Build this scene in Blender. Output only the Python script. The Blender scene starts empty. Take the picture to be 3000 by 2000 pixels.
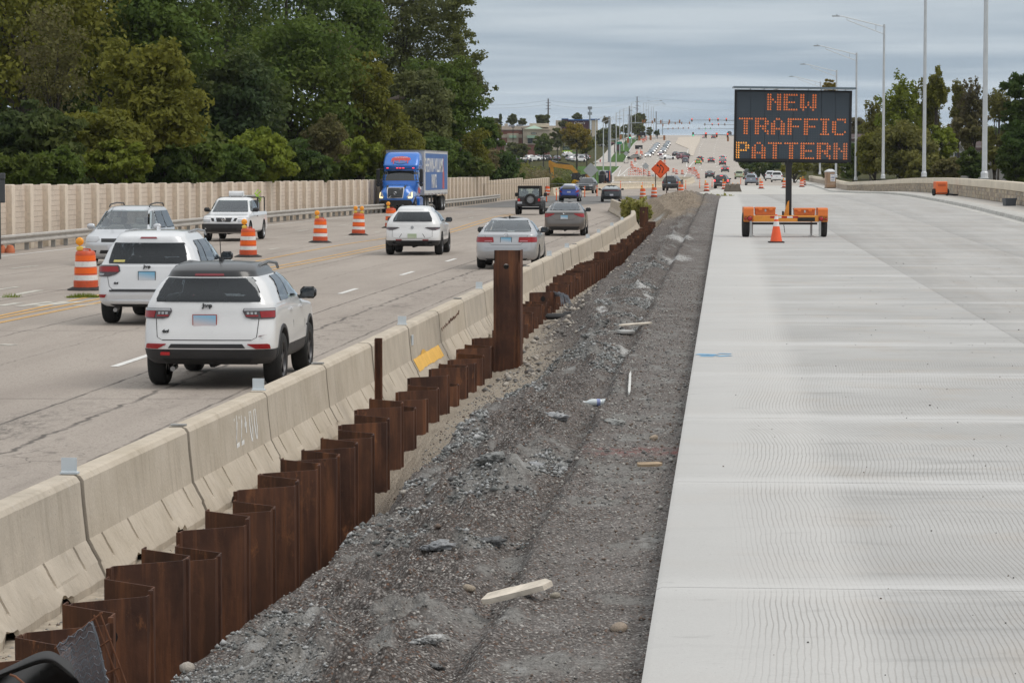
import bpy, bmesh, math, random
import numpy as np
from mathutils import Vector, Matrix
RND = random.Random(11)
NPR = np.random.RandomState(5)
PI = math.pi
SC = bpy.context.scene
COL = SC.collection
# ---- camera
FPX, CAMZ, HZ = 8750.0, 3.15, 455.0
TILT = math.atan((1000 - HZ) / FPX)
cd = bpy.data.cameras.new('camera')
cd.lens, cd.sensor_width, cd.sensor_fit = FPX * 36 / 3000, 36.0, 'HORIZONTAL'
cd.clip_start, cd.clip_end = 0.5, 9000
cam = bpy.data.objects.new('camera', cd)
cam.location = (0, 0, CAMZ)
cam.rotation_euler = (PI / 2 - TILT, 0, 0)
COL.objects.link(cam)
SC.camera = cam
# ---- sky and sun (overcast)
SUN_EL, SUN_AZ = math.radians(52), math.radians(100)     # azimuth clockwise from +Y
wd = bpy.data.worlds.new('World')
SC.world = wd
wd.use_nodes = True
nt = wd.node_tree
for n in list(nt.nodes):
 nt.nodes.remove(n)
def _n(t, kind, **kw):
 n = t.nodes.new(kind)
 for k, v in kw.items():
  setattr(n, k, v)
 return n
out = _n(nt, 'ShaderNodeOutputWorld')
bg = _n(nt, 'ShaderNodeBackground')
bg.inputs['Strength'].default_value = 0.1
sky = _n(nt, 'ShaderNodeTexSky', sky_type='NISHITA')
sky.sun_disc = False
sky.sun_elevation, sky.sun_rotation = SUN_EL, SUN_AZ
sky.air_density, sky.dust_density = 1.0, 2.0
tc = _n(nt, 'ShaderNodeTexCoord')
sep = _n(nt, 'ShaderNodeSeparateXYZ')
nt.links.new(tc.outputs['Generated'], sep.inputs[0])
def wm(op, a, b=None, c=None):
 n = _n(nt, 'ShaderNodeMath', operation=op)
 for i, v in enumerate((a, b, c)):
  if v is None: continue
  if isinstance(v, (int, float)): n.inputs[i].default_value = v
  else: nt.links.new(v, n.inputs[i])
 return n.outputs[0]
zc = wm('MAXIMUM', sep.outputs[2], 0.0)
den = wm('ADD', zc, 0.035)
u = wm('DIVIDE', sep.outputs[0], den)
v = wm('DIVIDE', sep.outputs[1], den)
cmb = _n(nt, 'ShaderNodeCombineXYZ')
nt.links.new(u, cmb.inputs[0]); nt.links.new(v, cmb.inputs[1])
mp = _n(nt, 'ShaderNodeMapping')
mp.inputs['Scale'].default_value = (0.42, 0.55, 1)
mp.inputs['Rotation'].default_value = (0, 0, 0.12)
nt.links.new(cmb.outputs[0], mp.inputs[0])
nz = _n(nt, 'ShaderNodeTexNoise')
nz.inputs['Scale'].default_value = 1.0; nz.inputs['Detail'].default_value = 6; nz.inputs['Roughness'].default_value = 0.55
nt.links.new(mp.outputs[0], nz.inputs['Vector'])
cr = _n(nt, 'ShaderNodeValToRGB')
cr.color_ramp.elements[0].position = 0.37; cr.color_ramp.elements[0].color = (4.0, 5.15, 6.35, 1)
cr.color_ramp.elements[1].position = 0.64; cr.color_ramp.elements[1].color = (6.6, 7.6, 8.5, 1)
nt.links.new(nz.outputs[0], cr.inputs[0])
# the overcast sky: paler along the horizon, brighter overhead
lift = wm('ADD', wm('MULTIPLY', zc, 0.95), 0.84)
hor = wm('MULTIPLY', wm('POWER', wm('SUBTRACT', 1.0, zc), 70.0), 0.34)
mulc = _n(nt, 'ShaderNodeVectorMath', operation='SCALE')
nt.links.new(wm('ADD', lift, hor), mulc.inputs['Scale'])
neu = _n(nt, 'ShaderNodeMix', data_type='RGBA')
nt.links.new(wm('MINIMUM', wm('MULTIPLY', zc, 3.5), 0.85), neu.inputs[0])
nt.links.new(cr.outputs[0], neu.inputs[6]); neu.inputs[7].default_value = (6.3, 6.25, 6.1, 1)
nt.links.new(neu.outputs[2], mulc.inputs[0])
mixs = _n(nt, 'ShaderNodeMix', data_type='RGBA')
mixs.inputs[0].default_value = 0.9
nt.links.new(sky.outputs[0], mixs.inputs[6]); nt.links.new(mulc.outputs[0], mixs.inputs[7])
nt.links.new(mixs.outputs[2], bg.inputs['Color'])
nt.links.new(bg.outputs[0], out.inputs[0])
sl = bpy.data.lights.new('sun', 'SUN')
sl.energy, sl.angle, sl.color = 1.3, math.radians(32), (1.0, 0.95, 0.88)
so = bpy.data.objects.new('sun', sl)
sd = Vector((math.sin(SUN_AZ) * math.cos(SUN_EL), math.cos(SUN_AZ) * math.cos(SUN_EL), math.sin(SUN_EL)))
so.rotation_euler = sd.to_track_quat('Z', 'Y').to_euler()
so.location = (0, 0, 200)
COL.objects.link(so)
vs = SC.view_settings
vs.view_transform, vs.look, vs.exposure, vs.gamma, vs.use_curve_mapping = 'Standard', 'None', 0.0, 1.0, False
# ---- terrain functions
def pchip(xs, ys):
 xs, ys = np.array(xs, float), np.array(ys, float)
 h, d = np.diff(xs), np.diff(ys) / np.diff(xs)
 m = np.zeros_like(ys)
 m[0], m[-1] = d[0], d[-1]
 for i in range(1, len(ys) - 1):
  if d[i - 1] * d[i] > 0:
   w1, w2 = 2 * h[i] + h[i - 1], h[i] + 2 * h[i - 1]
   m[i] = (w1 + w2) / (w1 / d[i - 1] + w2 / d[i])
 def f(x):
  x = np.asarray(x, float)
  k = np.clip(np.searchsorted(xs, x) - 1, 0, len(xs) - 2)
  t = (x - xs[k]) / h[k]
  lo, hi = t < 0, t > 1
  tt = np.clip(t, 0, 1)
  y = ((2*tt**3 - 3*tt**2 + 1) * ys[k] + (tt**3 - 2*tt**2 + tt) * h[k] * m[k]
    + (-2*tt**3 + 3*tt**2) * ys[k+1] + (tt**3 - tt**2) * h[k] * m[k+1])
  y = np.where(lo, ys[0] + (x - xs[0]) * m[0], y)
  y = np.where(hi, ys[-1] + (x - xs[-1]) * m[-1], y)
  return y if y.ndim else float(y)
 return f
zroad = pchip([-50, 0, 41, 61, 100, 171, 196, 250, 300, 350, 420, 550, 650, 795, 1000, 1215, 1300, 1400, 1700, 2600, 9000],
    [.02, .02, .03, -.01, -.2, -.42, -.6, -.85, -.95, -1.05, -1.2, -1.25, -.8, 1.2, 5.3, 10.0, 11.6, 12.4, 12.6, 12, 12])
zslab = pchip([-50, 0, 82, 97, 116, 162, 193, 252, 300, 334, 391, 482, 560, 650, 795, 1000, 1215, 1300, 1400, 1700, 2600, 9000],
    [.9, .9, .92, .96, .98, .85, .62, -.05, -.55, -.9, -1.05, -1.2, -1.25, -.8, 1.2, 5.3, 10.0, 11.6, 12.4, 12.6, 12, 12])
xbar = pchip([-30, 15, 21.6, 33.3, 54.7, 82.3, 120, 139, 160, 201, 300], [-8.2, -3.86, -3.23, -2.14, -.37, 1.71, 4.4, 5.65, 6.25, 6.8, 9.5])
xslab = lambda Y: .56 + .0716 * (np.asarray(Y, float) - 12.7)
xkerb = pchip([-30, 0, 97, 162, 252, 334, 400, 482, 560, 700, 795, 1260, 1700], [6.5, 8.9, 16.7, 21.9, 29.1, 35.5, 40.6, 46.0, 49.5, 54.5, 60, 95, 130])
xleft = pchip([-30, 20, 102, 156, 215, 263, 300, 356, 450, 615, 795, 1160, 1260, 1700], [-31, -26.3, -18.2, -13, -6.3, -1.6, 2.6, 8.2, 13.5, 20.6, 29.8, 49, 57, 85])
def sstep(a, b, x):
 t = np.clip((np.asarray(x, float) - a) / (b - a), 0, 1)
 return t * t * (3 - 2 * t)
def gpave(X, Y):
 X = np.asarray(X, float)
 a = xbar(Y) + 1.0
 b = np.maximum(xslab(Y) + 1.0, a + 3)
 t = sstep(0, 1, (X - a) / (b - a))
 return zroad(Y) * (1 - t) + zslab(Y) * t
def field_z(X, Y):
 """the land outside the pavement"""
 X, Y = np.asarray(X, float), np.asarray(Y, float)
 dl, dr = xleft(Y) - X, X - (xkerb(Y) + 2.6)
 base = zroad(Y)
 l = base + sstep(0, 25, dl) * (-.7 * sstep(900, 300, Y) * sstep(150, 300, Y) + 1.0 * sstep(500, 850, Y)) - .12
 r = base - sstep(0, 22, dr) * 5.0 * sstep(700, 350, Y) - .3
 z = np.where(dl > -1, l, np.where(dr > -1, r, base - 2.5))
 return z
def ray(px, py):
 c, s = math.cos(TILT), math.sin(TILT)
 vv = -(py - 1000) / FPX
 return Vector(((px - 1500) / FPX, c + vv * s, -s + vv * c))
def hit(px, py, g=gpave, y0=8.0):
 d = ray(px, py)
 a = y0
 def dz(Y):
  return CAMZ + d.z / d.y * Y - float(g(d.x / d.y * Y, Y))
 b = a
 while b < 3000 and dz(b) > 0:
  a, b = b, b * 1.01 + .05
 for _ in range(30):
  m = (a + b) / 2
  if dz(m) > 0: a = m
  else: b = m
 Y = (a + b) / 2
 return Vector((d.x / d.y * Y, Y, float(g(d.x / d.y * Y, Y))))
def at(px, py, Y):
 d = ray(px, py)
 return Vector((d.x / d.y * Y, Y, CAMZ + d.z / d.y * Y))
# ---- numpy noise
def _hash(ix, iy, seed):
 h = (ix * 374761393 + iy * 668265263 + seed * 974634777) & 0xFFFFFFFF
 h = ((h ^ (h >> 13)) * 1274126177) & 0xFFFFFFFF
 return ((h ^ (h >> 16)) & 0xFFFFFF) / float(0xFFFFFF)
def vnoise(x, y, seed=0):
 x, y = np.asarray(x, float), np.asarray(y, float)
 ix, iy = np.floor(x).astype(np.int64), np.floor(y).astype(np.int64)
 fx, fy = x - ix, y - iy
 fx, fy = fx*fx*(3-2*fx), fy*fy*(3-2*fy)
 a, b = _hash(ix, iy, seed), _hash(ix+1, iy, seed)
 c, d = _hash(ix, iy+1, seed), _hash(ix+1, iy+1, seed)
 return (a*(1-fx)+b*fx)*(1-fy) + (c*(1-fx)+d*fx)*fy
def fbm(x, y, o=4, seed=0, g=.5):
 s, a, t = 0, 1, 0
 for i in range(o):
  s = s + a * vnoise(x * 2**i, y * 2**i, seed + i); t += a; a *= g
 return s / t
# ---- scene helpers
def link(o, parent=None):
 COL.objects.link(o)
 if parent is not None: o.parent = parent
 return o
def tag(o, label=None, cat=None, group=None, kind=None):
 if label: o['label'] = label
 if cat: o['category'] = cat
 if group: o['group'] = group
 if kind: o['kind'] = kind
 return o
def empty(name, loc=(0, 0, 0), rz=0.0, label=None, cat=None, group=None):
 o = bpy.data.objects.new(name, None)
 o.empty_display_size = .2
 o.location = loc; o.rotation_euler = (0, 0, rz)
 link(o)
 return tag(o, label, cat, group)
ORD = 'first second third fourth fifth sixth seventh eighth ninth tenth eleventh twelfth thirteenth fourteenth fifteenth sixteenth seventeenth eighteenth nineteenth twentieth'.split()
ORD += ['twenty-' + o for o in ORD[:9]] + ['thirtieth'] + ['thirty-' + o for o in ORD[:9]] + ['fortieth'] + ['forty-' + o for o in ORD[:9]]
class MB:
 """collects shapes and builds one mesh"""
 def __init__(s):
  s.v, s.f, s.m = [], [], []
 def add(s, vs_, fs, m=0):
  b = len(s.v)
  s.v += [tuple(p) for p in vs_]
  s.f += [tuple(i + b for i in f) for f in fs]
  s.m += [m] * len(fs)
  return s
 def box(s, x0, x1, y0, y1, z0, z1, m=0, M=None):
  p = [(x0,y0,z0),(x1,y0,z0),(x1,y1,z0),(x0,y1,z0),(x0,y0,z1),(x1,y0,z1),(x1,y1,z1),(x0,y1,z1)]
  if M is not None: p = [M @ Vector(q) for q in p]
  return s.add(p, [(0,3,2,1),(4,5,6,7),(0,1,5,4),(1,2,6,5),(2,3,7,6),(3,0,4,7)], m)
 def cbox(s, c, d, m=0, M=None, ch=0.0):
  x, y, z = c; a, b, e = d[0]/2, d[1]/2, d[2]/2
  if ch <= 0:
   return s.box(x-a, x+a, y-b, y+b, z-e, z+e, m, M)
  k = ch; vs_ = []
  rings = [(-e, k), (-e+k, 0), (e-k, 0), (e, k)]
  for (zz, i) in rings:
   aa, bb = a - i, b - i
   q = k * .6
   vs_ += [(x-aa+q,y-bb,z+zz),(x+aa-q,y-bb,z+zz),(x+aa,y-bb+q,z+zz),(x+aa,y+bb-q,z+zz),(x+aa-q,y+bb,z+zz),(x-aa+q,y+bb,z+zz),(x-aa,y+bb-q,z+zz),(x-aa,y-bb+q,z+zz)]
  fs = []
  for r in range(3):
   for j in range(8):
    fs.append((r*8+j, r*8+(j+1)%8, (r+1)*8+(j+1)%8, (r+1)*8+j))
  fs.append(tuple(range(7, -1, -1))); fs.append(tuple(24+j for j in range(8)))
  if M is not None: vs_ = [M @ Vector(q) for q in vs_]
  return s.add(vs_, fs, m)
 def tube(s, pts, r, n=8, m=0, cap=True):
  pts = [Vector(p) for p in pts]
  rs = r if isinstance(r, (list, tuple)) else [r] * len(pts)
  b = len(s.v); vs_ = []; fs = []
  for i, p in enumerate(pts):
   t = (pts[min(i+1, len(pts)-1)] - pts[max(i-1, 0)]).normalized()
   q = Vector((0, 0, 1)) if abs(t.z) < .9 else Vector((1, 0, 0))
   a = t.cross(q).normalized(); c = a.cross(t)
   for k in range(n):
    w = 2 * PI * k / n
    vs_.append(p + (a * math.cos(w) + c * math.sin(w)) * rs[i])
  for i in range(len(pts) - 1):
   for k in range(n):
    fs.append((i*n+k, i*n+(k+1)%n, (i+1)*n+(k+1)%n, (i+1)*n+k))
  if cap:
   fs.append(tuple(range(n-1, -1, -1))); e = (len(pts)-1)*n
   fs.append(tuple(e+k for k in range(n)))
  return s.add(vs_, fs, m)
 def lathe(s, prof, n=20, m=0, axis='Z', c=(0,0,0), cap=True, M=None):
  vs_, fs = [], []
  for (r, h) in prof:
   for k in range(n):
    w = 2*PI*k/n
    p = (r*math.cos(w), r*math.sin(w), h)
    if axis == 'X': p = (h, r*math.cos(w), r*math.sin(w))
    if axis == 'Y': p = (r*math.cos(w), h, r*math.sin(w))
    p = Vector(p) + Vector(c)
    vs_.append(M @ p if M is not None else p)
  for i in range(len(prof)-1):
   for k in range(n):
    fs.append((i*n+k, i*n+(k+1)%n, (i+1)*n+(k+1)%n, (i+1)*n+k))
  if cap:
   fs.append(tuple(range(n-1,-1,-1))); e=(len(prof)-1)*n
   fs.append(tuple(e+k for k in range(n)))
  return s.add(vs_, fs, m)
 def prism(s, poly, a, b, plane='XZ', m=0, M=None):
  """extrudes a polygon: XZ along Y, YZ along X, XY along Z"""
  def P(p, h):
   q = {'XZ': (p[0], h, p[1]), 'YZ': (h, p[0], p[1]), 'XY': (p[0], p[1], h)}[plane]
   return M @ Vector(q) if M is not None else q
  n = len(poly)
  vs_ = [P(p, a) for p in poly] + [P(p, b) for p in poly]
  fs = [tuple(range(n-1,-1,-1)), tuple(n+i for i in range(n))] + [(i,(i+1)%n,n+(i+1)%n,n+i) for i in range(n)]
  return s.add(vs_, fs, m)
 def sheet(s, rows, m=0):
  """rows of equally many points -> quads"""
  n = len(rows[0]); vs_ = [p for r in rows for p in r]
  fs = [(i*n+j, i*n+j+1, (i+1)*n+j+1, (i+1)*n+j) for i in range(len(rows)-1) for j in range(n-1)]
  return s.add(vs_, fs, m)
 def mesh(s, name, mats, smooth=None, fix=True):
  me = bpy.data.meshes.new(name)
  me.from_pydata([tuple(p) for p in s.v], [], s.f)
  for m_ in (mats if isinstance(mats, (list, tuple)) else [mats]):
   me.materials.append(m_)
  if any(s.m): me.polygons.foreach_set('material_index', s.m)
  if fix:
   bm = bmesh.new(); bm.from_mesh(me)
   bmesh.ops.recalc_face_normals(bm, faces=bm.faces)
   bm.to_mesh(me); bm.free()
  if smooth is not None:
   me.polygons.foreach_set('use_smooth', [True] * len(me.polygons))
   try: me.set_sharp_from_angle(angle=math.radians(smooth))
   except Exception: pass
  me.update()
  return me
 def build(s, name, mats, parent=None, loc=(0,0,0), smooth=None, fix=True, rz=0.0):
  o = bpy.data.objects.new(name, s.mesh(name, mats, smooth, fix))
  o.location = loc; o.rotation_euler = (0, 0, rz)
  return link(o, parent)
def obj(name, me, parent=None, loc=(0,0,0), rz=0.0):
 o = bpy.data.objects.new(name, me)
 o.location = loc; o.rotation_euler = (0, 0, rz)
 return link(o, parent)
def copy_tree(o, parent=None):
 c = o.copy()
 link(c, parent if parent is not None else None)
 for ch in list(o.children): copy_tree(ch, c)
 return c
TXT = {}
def text_mesh(s, size, mat, ext=.004, bold=0.0, shear=0.0, sx=1.0):
 """lettering standing in the XZ plane, read from -Y, centred on its origin"""
 k = (s, size, mat.name, ext, bold, shear, sx)
 if k in TXT: return TXT[k]
 cu = bpy.data.curves.new('lettering', 'FONT')
 cu.body, cu.size, cu.extrude, cu.offset, cu.shear = s, size, ext, bold, shear
 cu.align_x, cu.align_y, cu.resolution_u = 'CENTER', 'CENTER', 3
 o = bpy.data.objects.new('lettering', cu); COL.objects.link(o)
 me = bpy.data.meshes.new_from_object(o.evaluated_get(bpy.context.evaluated_depsgraph_get()))
 bpy.data.objects.remove(o)
 me.transform(Matrix.Diagonal((sx, 1, 1, 1)))
 me.transform(Matrix.Rotation(PI/2, 4, 'X'))
 me.materials.clear(); me.materials.append(mat)
 TXT[k] = me
 return me
# ---- materials
def mk(name):
 m = bpy.data.materials.new(name); m.use_nodes = True
 t = m.node_tree
 b = t.nodes['Principled BSDF']
 return m, t, b
class G:
 """small node-graph writer"""
 def __init__(s, t): s.t = t
 def n(s, k, **kw):
  x = s.t.nodes.new(k)
  for a, b in kw.items(): setattr(x, a, b)
  return x
 def put(s, v, sock):
  if v is None: return
  if isinstance(v, (int, float)):
   try: sock.default_value = v
   except TypeError: sock.default_value = (v, v, v)
  elif isinstance(v, (tuple, list)):
   sock.default_value = tuple(v) + ((1,) if len(v) == 3 and len(sock.default_value) == 4 else ())
  else: s.t.links.new(v, sock)
 def math(s, op, a, b=None, c=None, cl=False):
  x = s.n('ShaderNodeMath', operation=op, use_clamp=cl)
  for i, v in enumerate((a, b, c)): s.put(v, x.inputs[i])
  return x.outputs[0]
 def mix(s, f, a, b, mode='MIX'):
  x = s.n('ShaderNodeMix', data_type='RGBA', blend_type=mode)
  s.put(f, x.inputs[0]); s.put(a, x.inputs[6]); s.put(b, x.inputs[7])
  return x.outputs[2]
 def noise(s, vec, scale, detail=3, rough=.55, dist=0.0):
  x = s.n('ShaderNodeTexNoise')
  s.put(vec, x.inputs['Vector']); s.put(scale, x.inputs['Scale']); s.put(detail, x.inputs['Detail']); s.put(rough, x.inputs['Roughness']); s.put(dist, x.inputs['Distortion'])
  return x.outputs[0]
 def vor(s, vec, scale, feature='F1', out='Distance', rand=1.0):
  x = s.n('ShaderNodeTexVoronoi', feature=feature)
  s.put(vec, x.inputs['Vector']); s.put(scale, x.inputs['Scale']); s.put(rand, x.inputs['Randomness'])
  return x.outputs[out]
 def ramp(s, f, a, b, ca=0.0, cb=1.0):
  x = s.n('ShaderNodeMapRange', clamp=True)
  s.put(f, x.inputs[0]); s.put(a, x.inputs[1]); s.put(b, x.inputs[2]); s.put(ca, x.inputs[3]); s.put(cb, x.inputs[4])
  return x.outputs[0]
 def scale(s, vec, sc, loc=(0,0,0)):
  x = s.n('ShaderNodeMapping'); s.put(vec, x.inputs[0]); x.inputs['Scale'].default_value = sc; x.inputs['Location'].default_value = loc
  return x.outputs[0]
 def pos(s): return s.n('ShaderNodeNewGeometry').outputs['Position']
 def ob(s): return s.n('ShaderNodeTexCoord').outputs['Object']
 def xyz(s, v):
  x = s.n('ShaderNodeSeparateXYZ'); s.put(v, x.inputs[0]); return x.outputs
 def comb(s, a, b, c):
  x = s.n('ShaderNodeCombineXYZ')
  for i, v in enumerate((a, b, c)): s.put(v, x.inputs[i])
  return x.outputs[0]
 def rnd(s): return s.n('ShaderNodeObjectInfo').outputs['Random']
 def bump(s, h, st=.3, d=.02):
  x = s.n('ShaderNodeBump'); s.put(h, x.inputs['Height']); x.inputs['Strength'].default_value = st; x.inputs['Distance'].default_value = d
  return x.outputs[0]
MATS = {}
def M(name, col, rough=.6, metal=0.0, spec=.5, var=.12, scale=3.0, bump=0.0, bscale=40.0, coat=0.0, emit=None, es=1.0, dirt=0.0, world=False, alpha=None):
 """a procedural material: base colour broken up by noise, optional grime and fine relief"""
 if name in MATS: return MATS[name]
 m, t, b = mk(name); g = G(t)
 vec = g.pos() if world else g.ob()
 c = col
 if var > 0:
  f = g.noise(vec, scale, 4)
  c = g.mix(g.ramp(f, .3, .7), tuple(x * (1 - var) for x in col), tuple(min(1, x * (1 + var)) for x in col))
 if dirt > 0:
  f2 = g.noise(vec, scale * 2.3, 5, .65)
  c = g.mix(g.math('MULTIPLY', g.ramp(f2, .5, .75), dirt), c, (.12, .1, .08))
 g.put(c, b.inputs['Base Color'])
 b.inputs['Roughness'].default_value = rough; b.inputs['Metallic'].default_value = metal
 b.inputs['Specular IOR Level'].default_value = spec
 if coat: b.inputs['Coat Weight'].default_value = coat; b.inputs['Coat Roughness'].default_value = .06
 if bump:
  g.put(g.bump(g.noise(vec, bscale, 3), bump), b.inputs['Normal'])
 if emit:
  b.inputs['Emission Color'].default_value = tuple(emit) + (1,); b.inputs['Emission Strength'].default_value = es
 MATS[name] = m
 return m
# ---- special materials
def road_mat():
 m, t, b = mk('old_concrete_road'); g = G(t)
 p = g.pos(); x, y, z = g.xyz(p)
 u = g.math('SUBTRACT', x, g.math('MULTIPLY', y, .08))
 lp = g.comb(u, g.math('MULTIPLY', y, .12), 0)
 big = g.noise(g.scale(p, (.25, .06, 1)), 1.0, 4)
 c = g.mix(g.ramp(big, .3, .7), (.39, .34, .295), (.49, .43, .375))
 lane = g.noise(lp, .9, 3)
 c = g.mix(g.math('MULTIPLY', g.ramp(lane, .48, .68), .45), c, (.30, .255, .22))
 sp = g.noise(p, 38, 3, .8)
 c = g.mix(g.ramp(sp, .35, .62, 0, .5), c, (.17, .15, .135))
 sp2 = g.noise(g.scale(p, (1, .35, 1)), 22, 2, .7)
 c = g.mix(g.ramp(sp2, .55, .72, 0, .45), c, (.2, .17, .15))
 wob = g.math('MULTIPLY', g.math('SUBTRACT', g.noise(g.scale(p, (.0, 1, 0)), .8, 5, .7), .5), .5)
 dk = None
 for (u0, wd_, amp, st) in ((-8.72, .035, .25, .85), (-7.85, .05, 1.0, .8), (-6.75, .03, .3, .7), (-13.0, .04, .5, .6), (-16.4, .05, .4, .6), (-20.3, .04, .3, .5), (-11.2, .03, .8, .35), (-22.2, .05, .3, .4)):
  d = g.math('ABSOLUTE', g.math('SUBTRACT', g.math('ADD', u, g.math('MULTIPLY', wob, amp)), u0))
  k = g.math('MULTIPLY', g.ramp(d, wd_ * .4, wd_, 1, 0), st)
  dk = k if dk is None else g.math('MAXIMUM', dk, k)
 # crazed patches beside the wandering crack
 va = g.n('ShaderNodeVectorMath', operation='ADD')
 g.put(g.comb(g.math('MULTIPLY', u, 1.6), g.math('MULTIPLY', y, .8), 0), va.inputs[0])
 nn = g.n('ShaderNodeTexNoise'); g.put(p, nn.inputs['Vector']); nn.inputs['Scale'].default_value = 2.5
 sc_ = g.n('ShaderNodeVectorMath', operation='SCALE'); g.put(nn.outputs['Color'], sc_.inputs[0]); sc_.inputs['Scale'].default_value = .9
 g.put(sc_.outputs[0], va.inputs[1])
 e = g.vor(va.outputs[0], 1.5, 'DISTANCE_TO_EDGE')
 near = g.ramp(g.math('ABSOLUTE', g.math('ADD', u, 7.7)), .3, 1.1, 1, 0)
 pat = g.ramp(g.noise(g.comb(g.math('MULTIPLY', u, .5), g.math('MULTIPLY', y, .22), 3), 1.0, 3), .45, .62)
 dk = g.math('MAXIMUM', dk, g.math('MULTIPLY', g.math('MULTIPLY', g.ramp(e, .015, .05, 1, 0), near), g.math('MULTIPLY', pat, .85)))
 stain = g.ramp(g.noise(g.comb(g.math('MULTIPLY', u, 1.3), g.math('MULTIPLY', y, .2), 7), 1.1, 4, .7), .58, .72)
 dk = g.math('MAXIMUM', dk, g.math('MULTIPLY', g.math('MULTIPLY', stain, near), .65))
 ds = g.math('SQRT', g.math('ADD', g.math('POWER', g.math('DIVIDE', g.math('ADD', u, 8.5), .6), 2), g.math('POWER', g.math('DIVIDE', g.math('SUBTRACT', y, 33.5), 5.5), 2)))
 dk = g.math('MAXIMUM', dk, g.math('MULTIPLY', g.math('MULTIPLY', g.ramp(ds, .3, 1.0, 1, 0), g.ramp(g.noise(g.scale(p, (3, 1, 1)), 2.2, 5, .75), .42, .62)), .8))
 fr = g.math('ABSOLUTE', g.math('SUBTRACT', g.math('FRACT', g.math('DIVIDE', g.math('ADD', y, g.math('MULTIPLY', wob, 1.5)), 15.3)), .5))
 dk = g.math('MAXIMUM', dk, g.math('MULTIPLY', g.ramp(fr, .002, .006, 1, 0), .45))
 dk = g.math('MULTIPLY', dk, g.ramp(y, 90, 420, 1, .25))
 dk = g.math('MULTIPLY', dk, g.ramp(g.noise(g.scale(p, (2, .8, 1)), 1.3, 4, .7), .34, .55, .25, 1))
 c = g.mix(dk, c, (.065, .058, .053))
 g.put(c, b.inputs['Base Color']); b.inputs['Roughness'].default_value = .85; b.inputs['Specular IOR Level'].default_value = .25
 g.put(g.bump(g.math('SUBTRACT', g.noise(p, 30, 3, .7), g.math('MULTIPLY', dk, 1.5)), .35, .012), b.inputs['Normal'])
 return m
def slab_mat():
 m, t, b = mk('tined_new_concrete'); g = G(t)
 p = g.pos(); x, y, z = g.xyz(p)
 u = g.math('SUBTRACT', x, g.math('MULTIPLY', y, .0716))
 n1 = g.noise(g.scale(p, (.5, .55, 1)), .9, 2)
 n2 = g.noise(g.scale(p, (.12, .22, 1)), .8, 1)
 n3 = g.noise(g.scale(p, (2.5, 3, 1)), 1.0, 2)
 wan = g.math('ADD', g.math('ADD', g.math('MULTIPLY', n1, .10), g.math('MULTIPLY', n2, .55)), g.math('MULTIPLY', n3, .012))
 vv = g.math('MULTIPLY', g.math('ADD', u, wan), 2 * PI / .030)
 vv = g.math('ADD', vv, g.math('MULTIPLY', g.noise(g.scale(p, (30, .3, 1)), 1.0, 1), 3.5))
 w = g.math('MULTIPLY', g.math('ADD', g.math('SINE', vv), 1), .5)
 line = g.math('POWER', w, 7.0)
 big = g.noise(g.scale(p, (.5, .35, 1)), 1.0, 4)
 c = g.mix(g.ramp(big, .3, .7), (.43, .425, .412), (.53, .525, .512))
 # browner, dirtier lanes to the right
 right = g.ramp(g.math('SUBTRACT', x, g.math('ADD', g.math('MULTIPLY', y, .0625), 3.88)), -.02, .06)
 c = g.mix(g.math('MULTIPLY', right, .15), c, (.41, .38, .35))
 lgs = g.ramp(g.noise(g.comb(g.math('MULTIPLY', u, 1.3), g.math('MULTIPLY', y, .07), 2), 1.2, 5, .65), .42, .68)
 c = g.mix(g.math('MULTIPLY', g.math('MULTIPLY', right, lgs), .36), c, (.27, .24, .21))
 cl2 = g.ramp(g.noise(g.scale(p, (.22, .4, 1), (3, 7, 0)), 1.0, 5, .65), .38, .66)
 c = g.mix(g.math('MULTIPLY', cl2, .45), c, (.345, .34, .33))
 sm = g.ramp(g.noise(g.scale(p, (.55, 2.3, 1)), 1.0, 5, .65), .54, .68)
 c = g.mix(g.math('MULTIPLY', sm, .6), c, (.30, .30, .295))
 st = g.ramp(g.noise(g.scale(p, (.9, .8, 1), (4, 9, 0)), 1.2, 4), .52, .75)
 c = g.mix(g.math('MULTIPLY', st, .28), c, (.46, .37, .28))
 # the white curing film smeared along every joint
 yj = g.math('SUBTRACT', g.math('ADD', y, g.math('MULTIPLY', u, .08)), 15.5)
 fr = g.math('ABSOLUTE', g.math('SUBTRACT', g.math('FRACT', g.math('ADD', g.math('DIVIDE', yj, 5.05), .5)), .5))
 film = g.math('MULTIPLY', g.ramp(fr, .015, .10, 1, 0), g.ramp(g.noise(g.scale(p, (.5, 3, 1)), 1.5, 4), .3, .55))
 c = g.mix(g.math('MULTIPLY', g.math('MULTIPLY', film, .7), g.ramp(y, 30, 80, 1, .45)), c, (.64, .635, .625))
 tex = g.math('MULTIPLY', g.ramp(g.noise(g.scale(p, (.35, .5, 1)), 1.2, 4), .36, .62, .42, .9), g.ramp(y, 22, 48, 1, .25))
 lm = g.math('MULTIPLY', g.math('MULTIPLY', line, tex), g.math('SUBTRACT', 1, g.math('MULTIPLY', film, .8)))
 edge = g.ramp(u, .0, .25)
 lm = g.math('MULTIPLY', lm, edge)
 c = g.mix(g.math('MULTIPLY', g.ramp(u, .85, .6), .6), c, (.60, .59, .57))
 blot = g.ramp(g.noise(g.scale(p, (1.5, 3.5, 1), (9, 2, 0)), 1.1, 5, .7), .6, .72)
 c = g.mix(g.math('MULTIPLY', blot, .35), c, (.27, .265, .255))
 c = g.mix(g.math('MULTIPLY', lm, .5), c, (.22, .195, .165))
 sp = g.ramp(g.noise(p, 30, 2, .6), .68, .74)
 c = g.mix(g.math('MULTIPLY', sp, .35), c, (.2, .19, .18))
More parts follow.
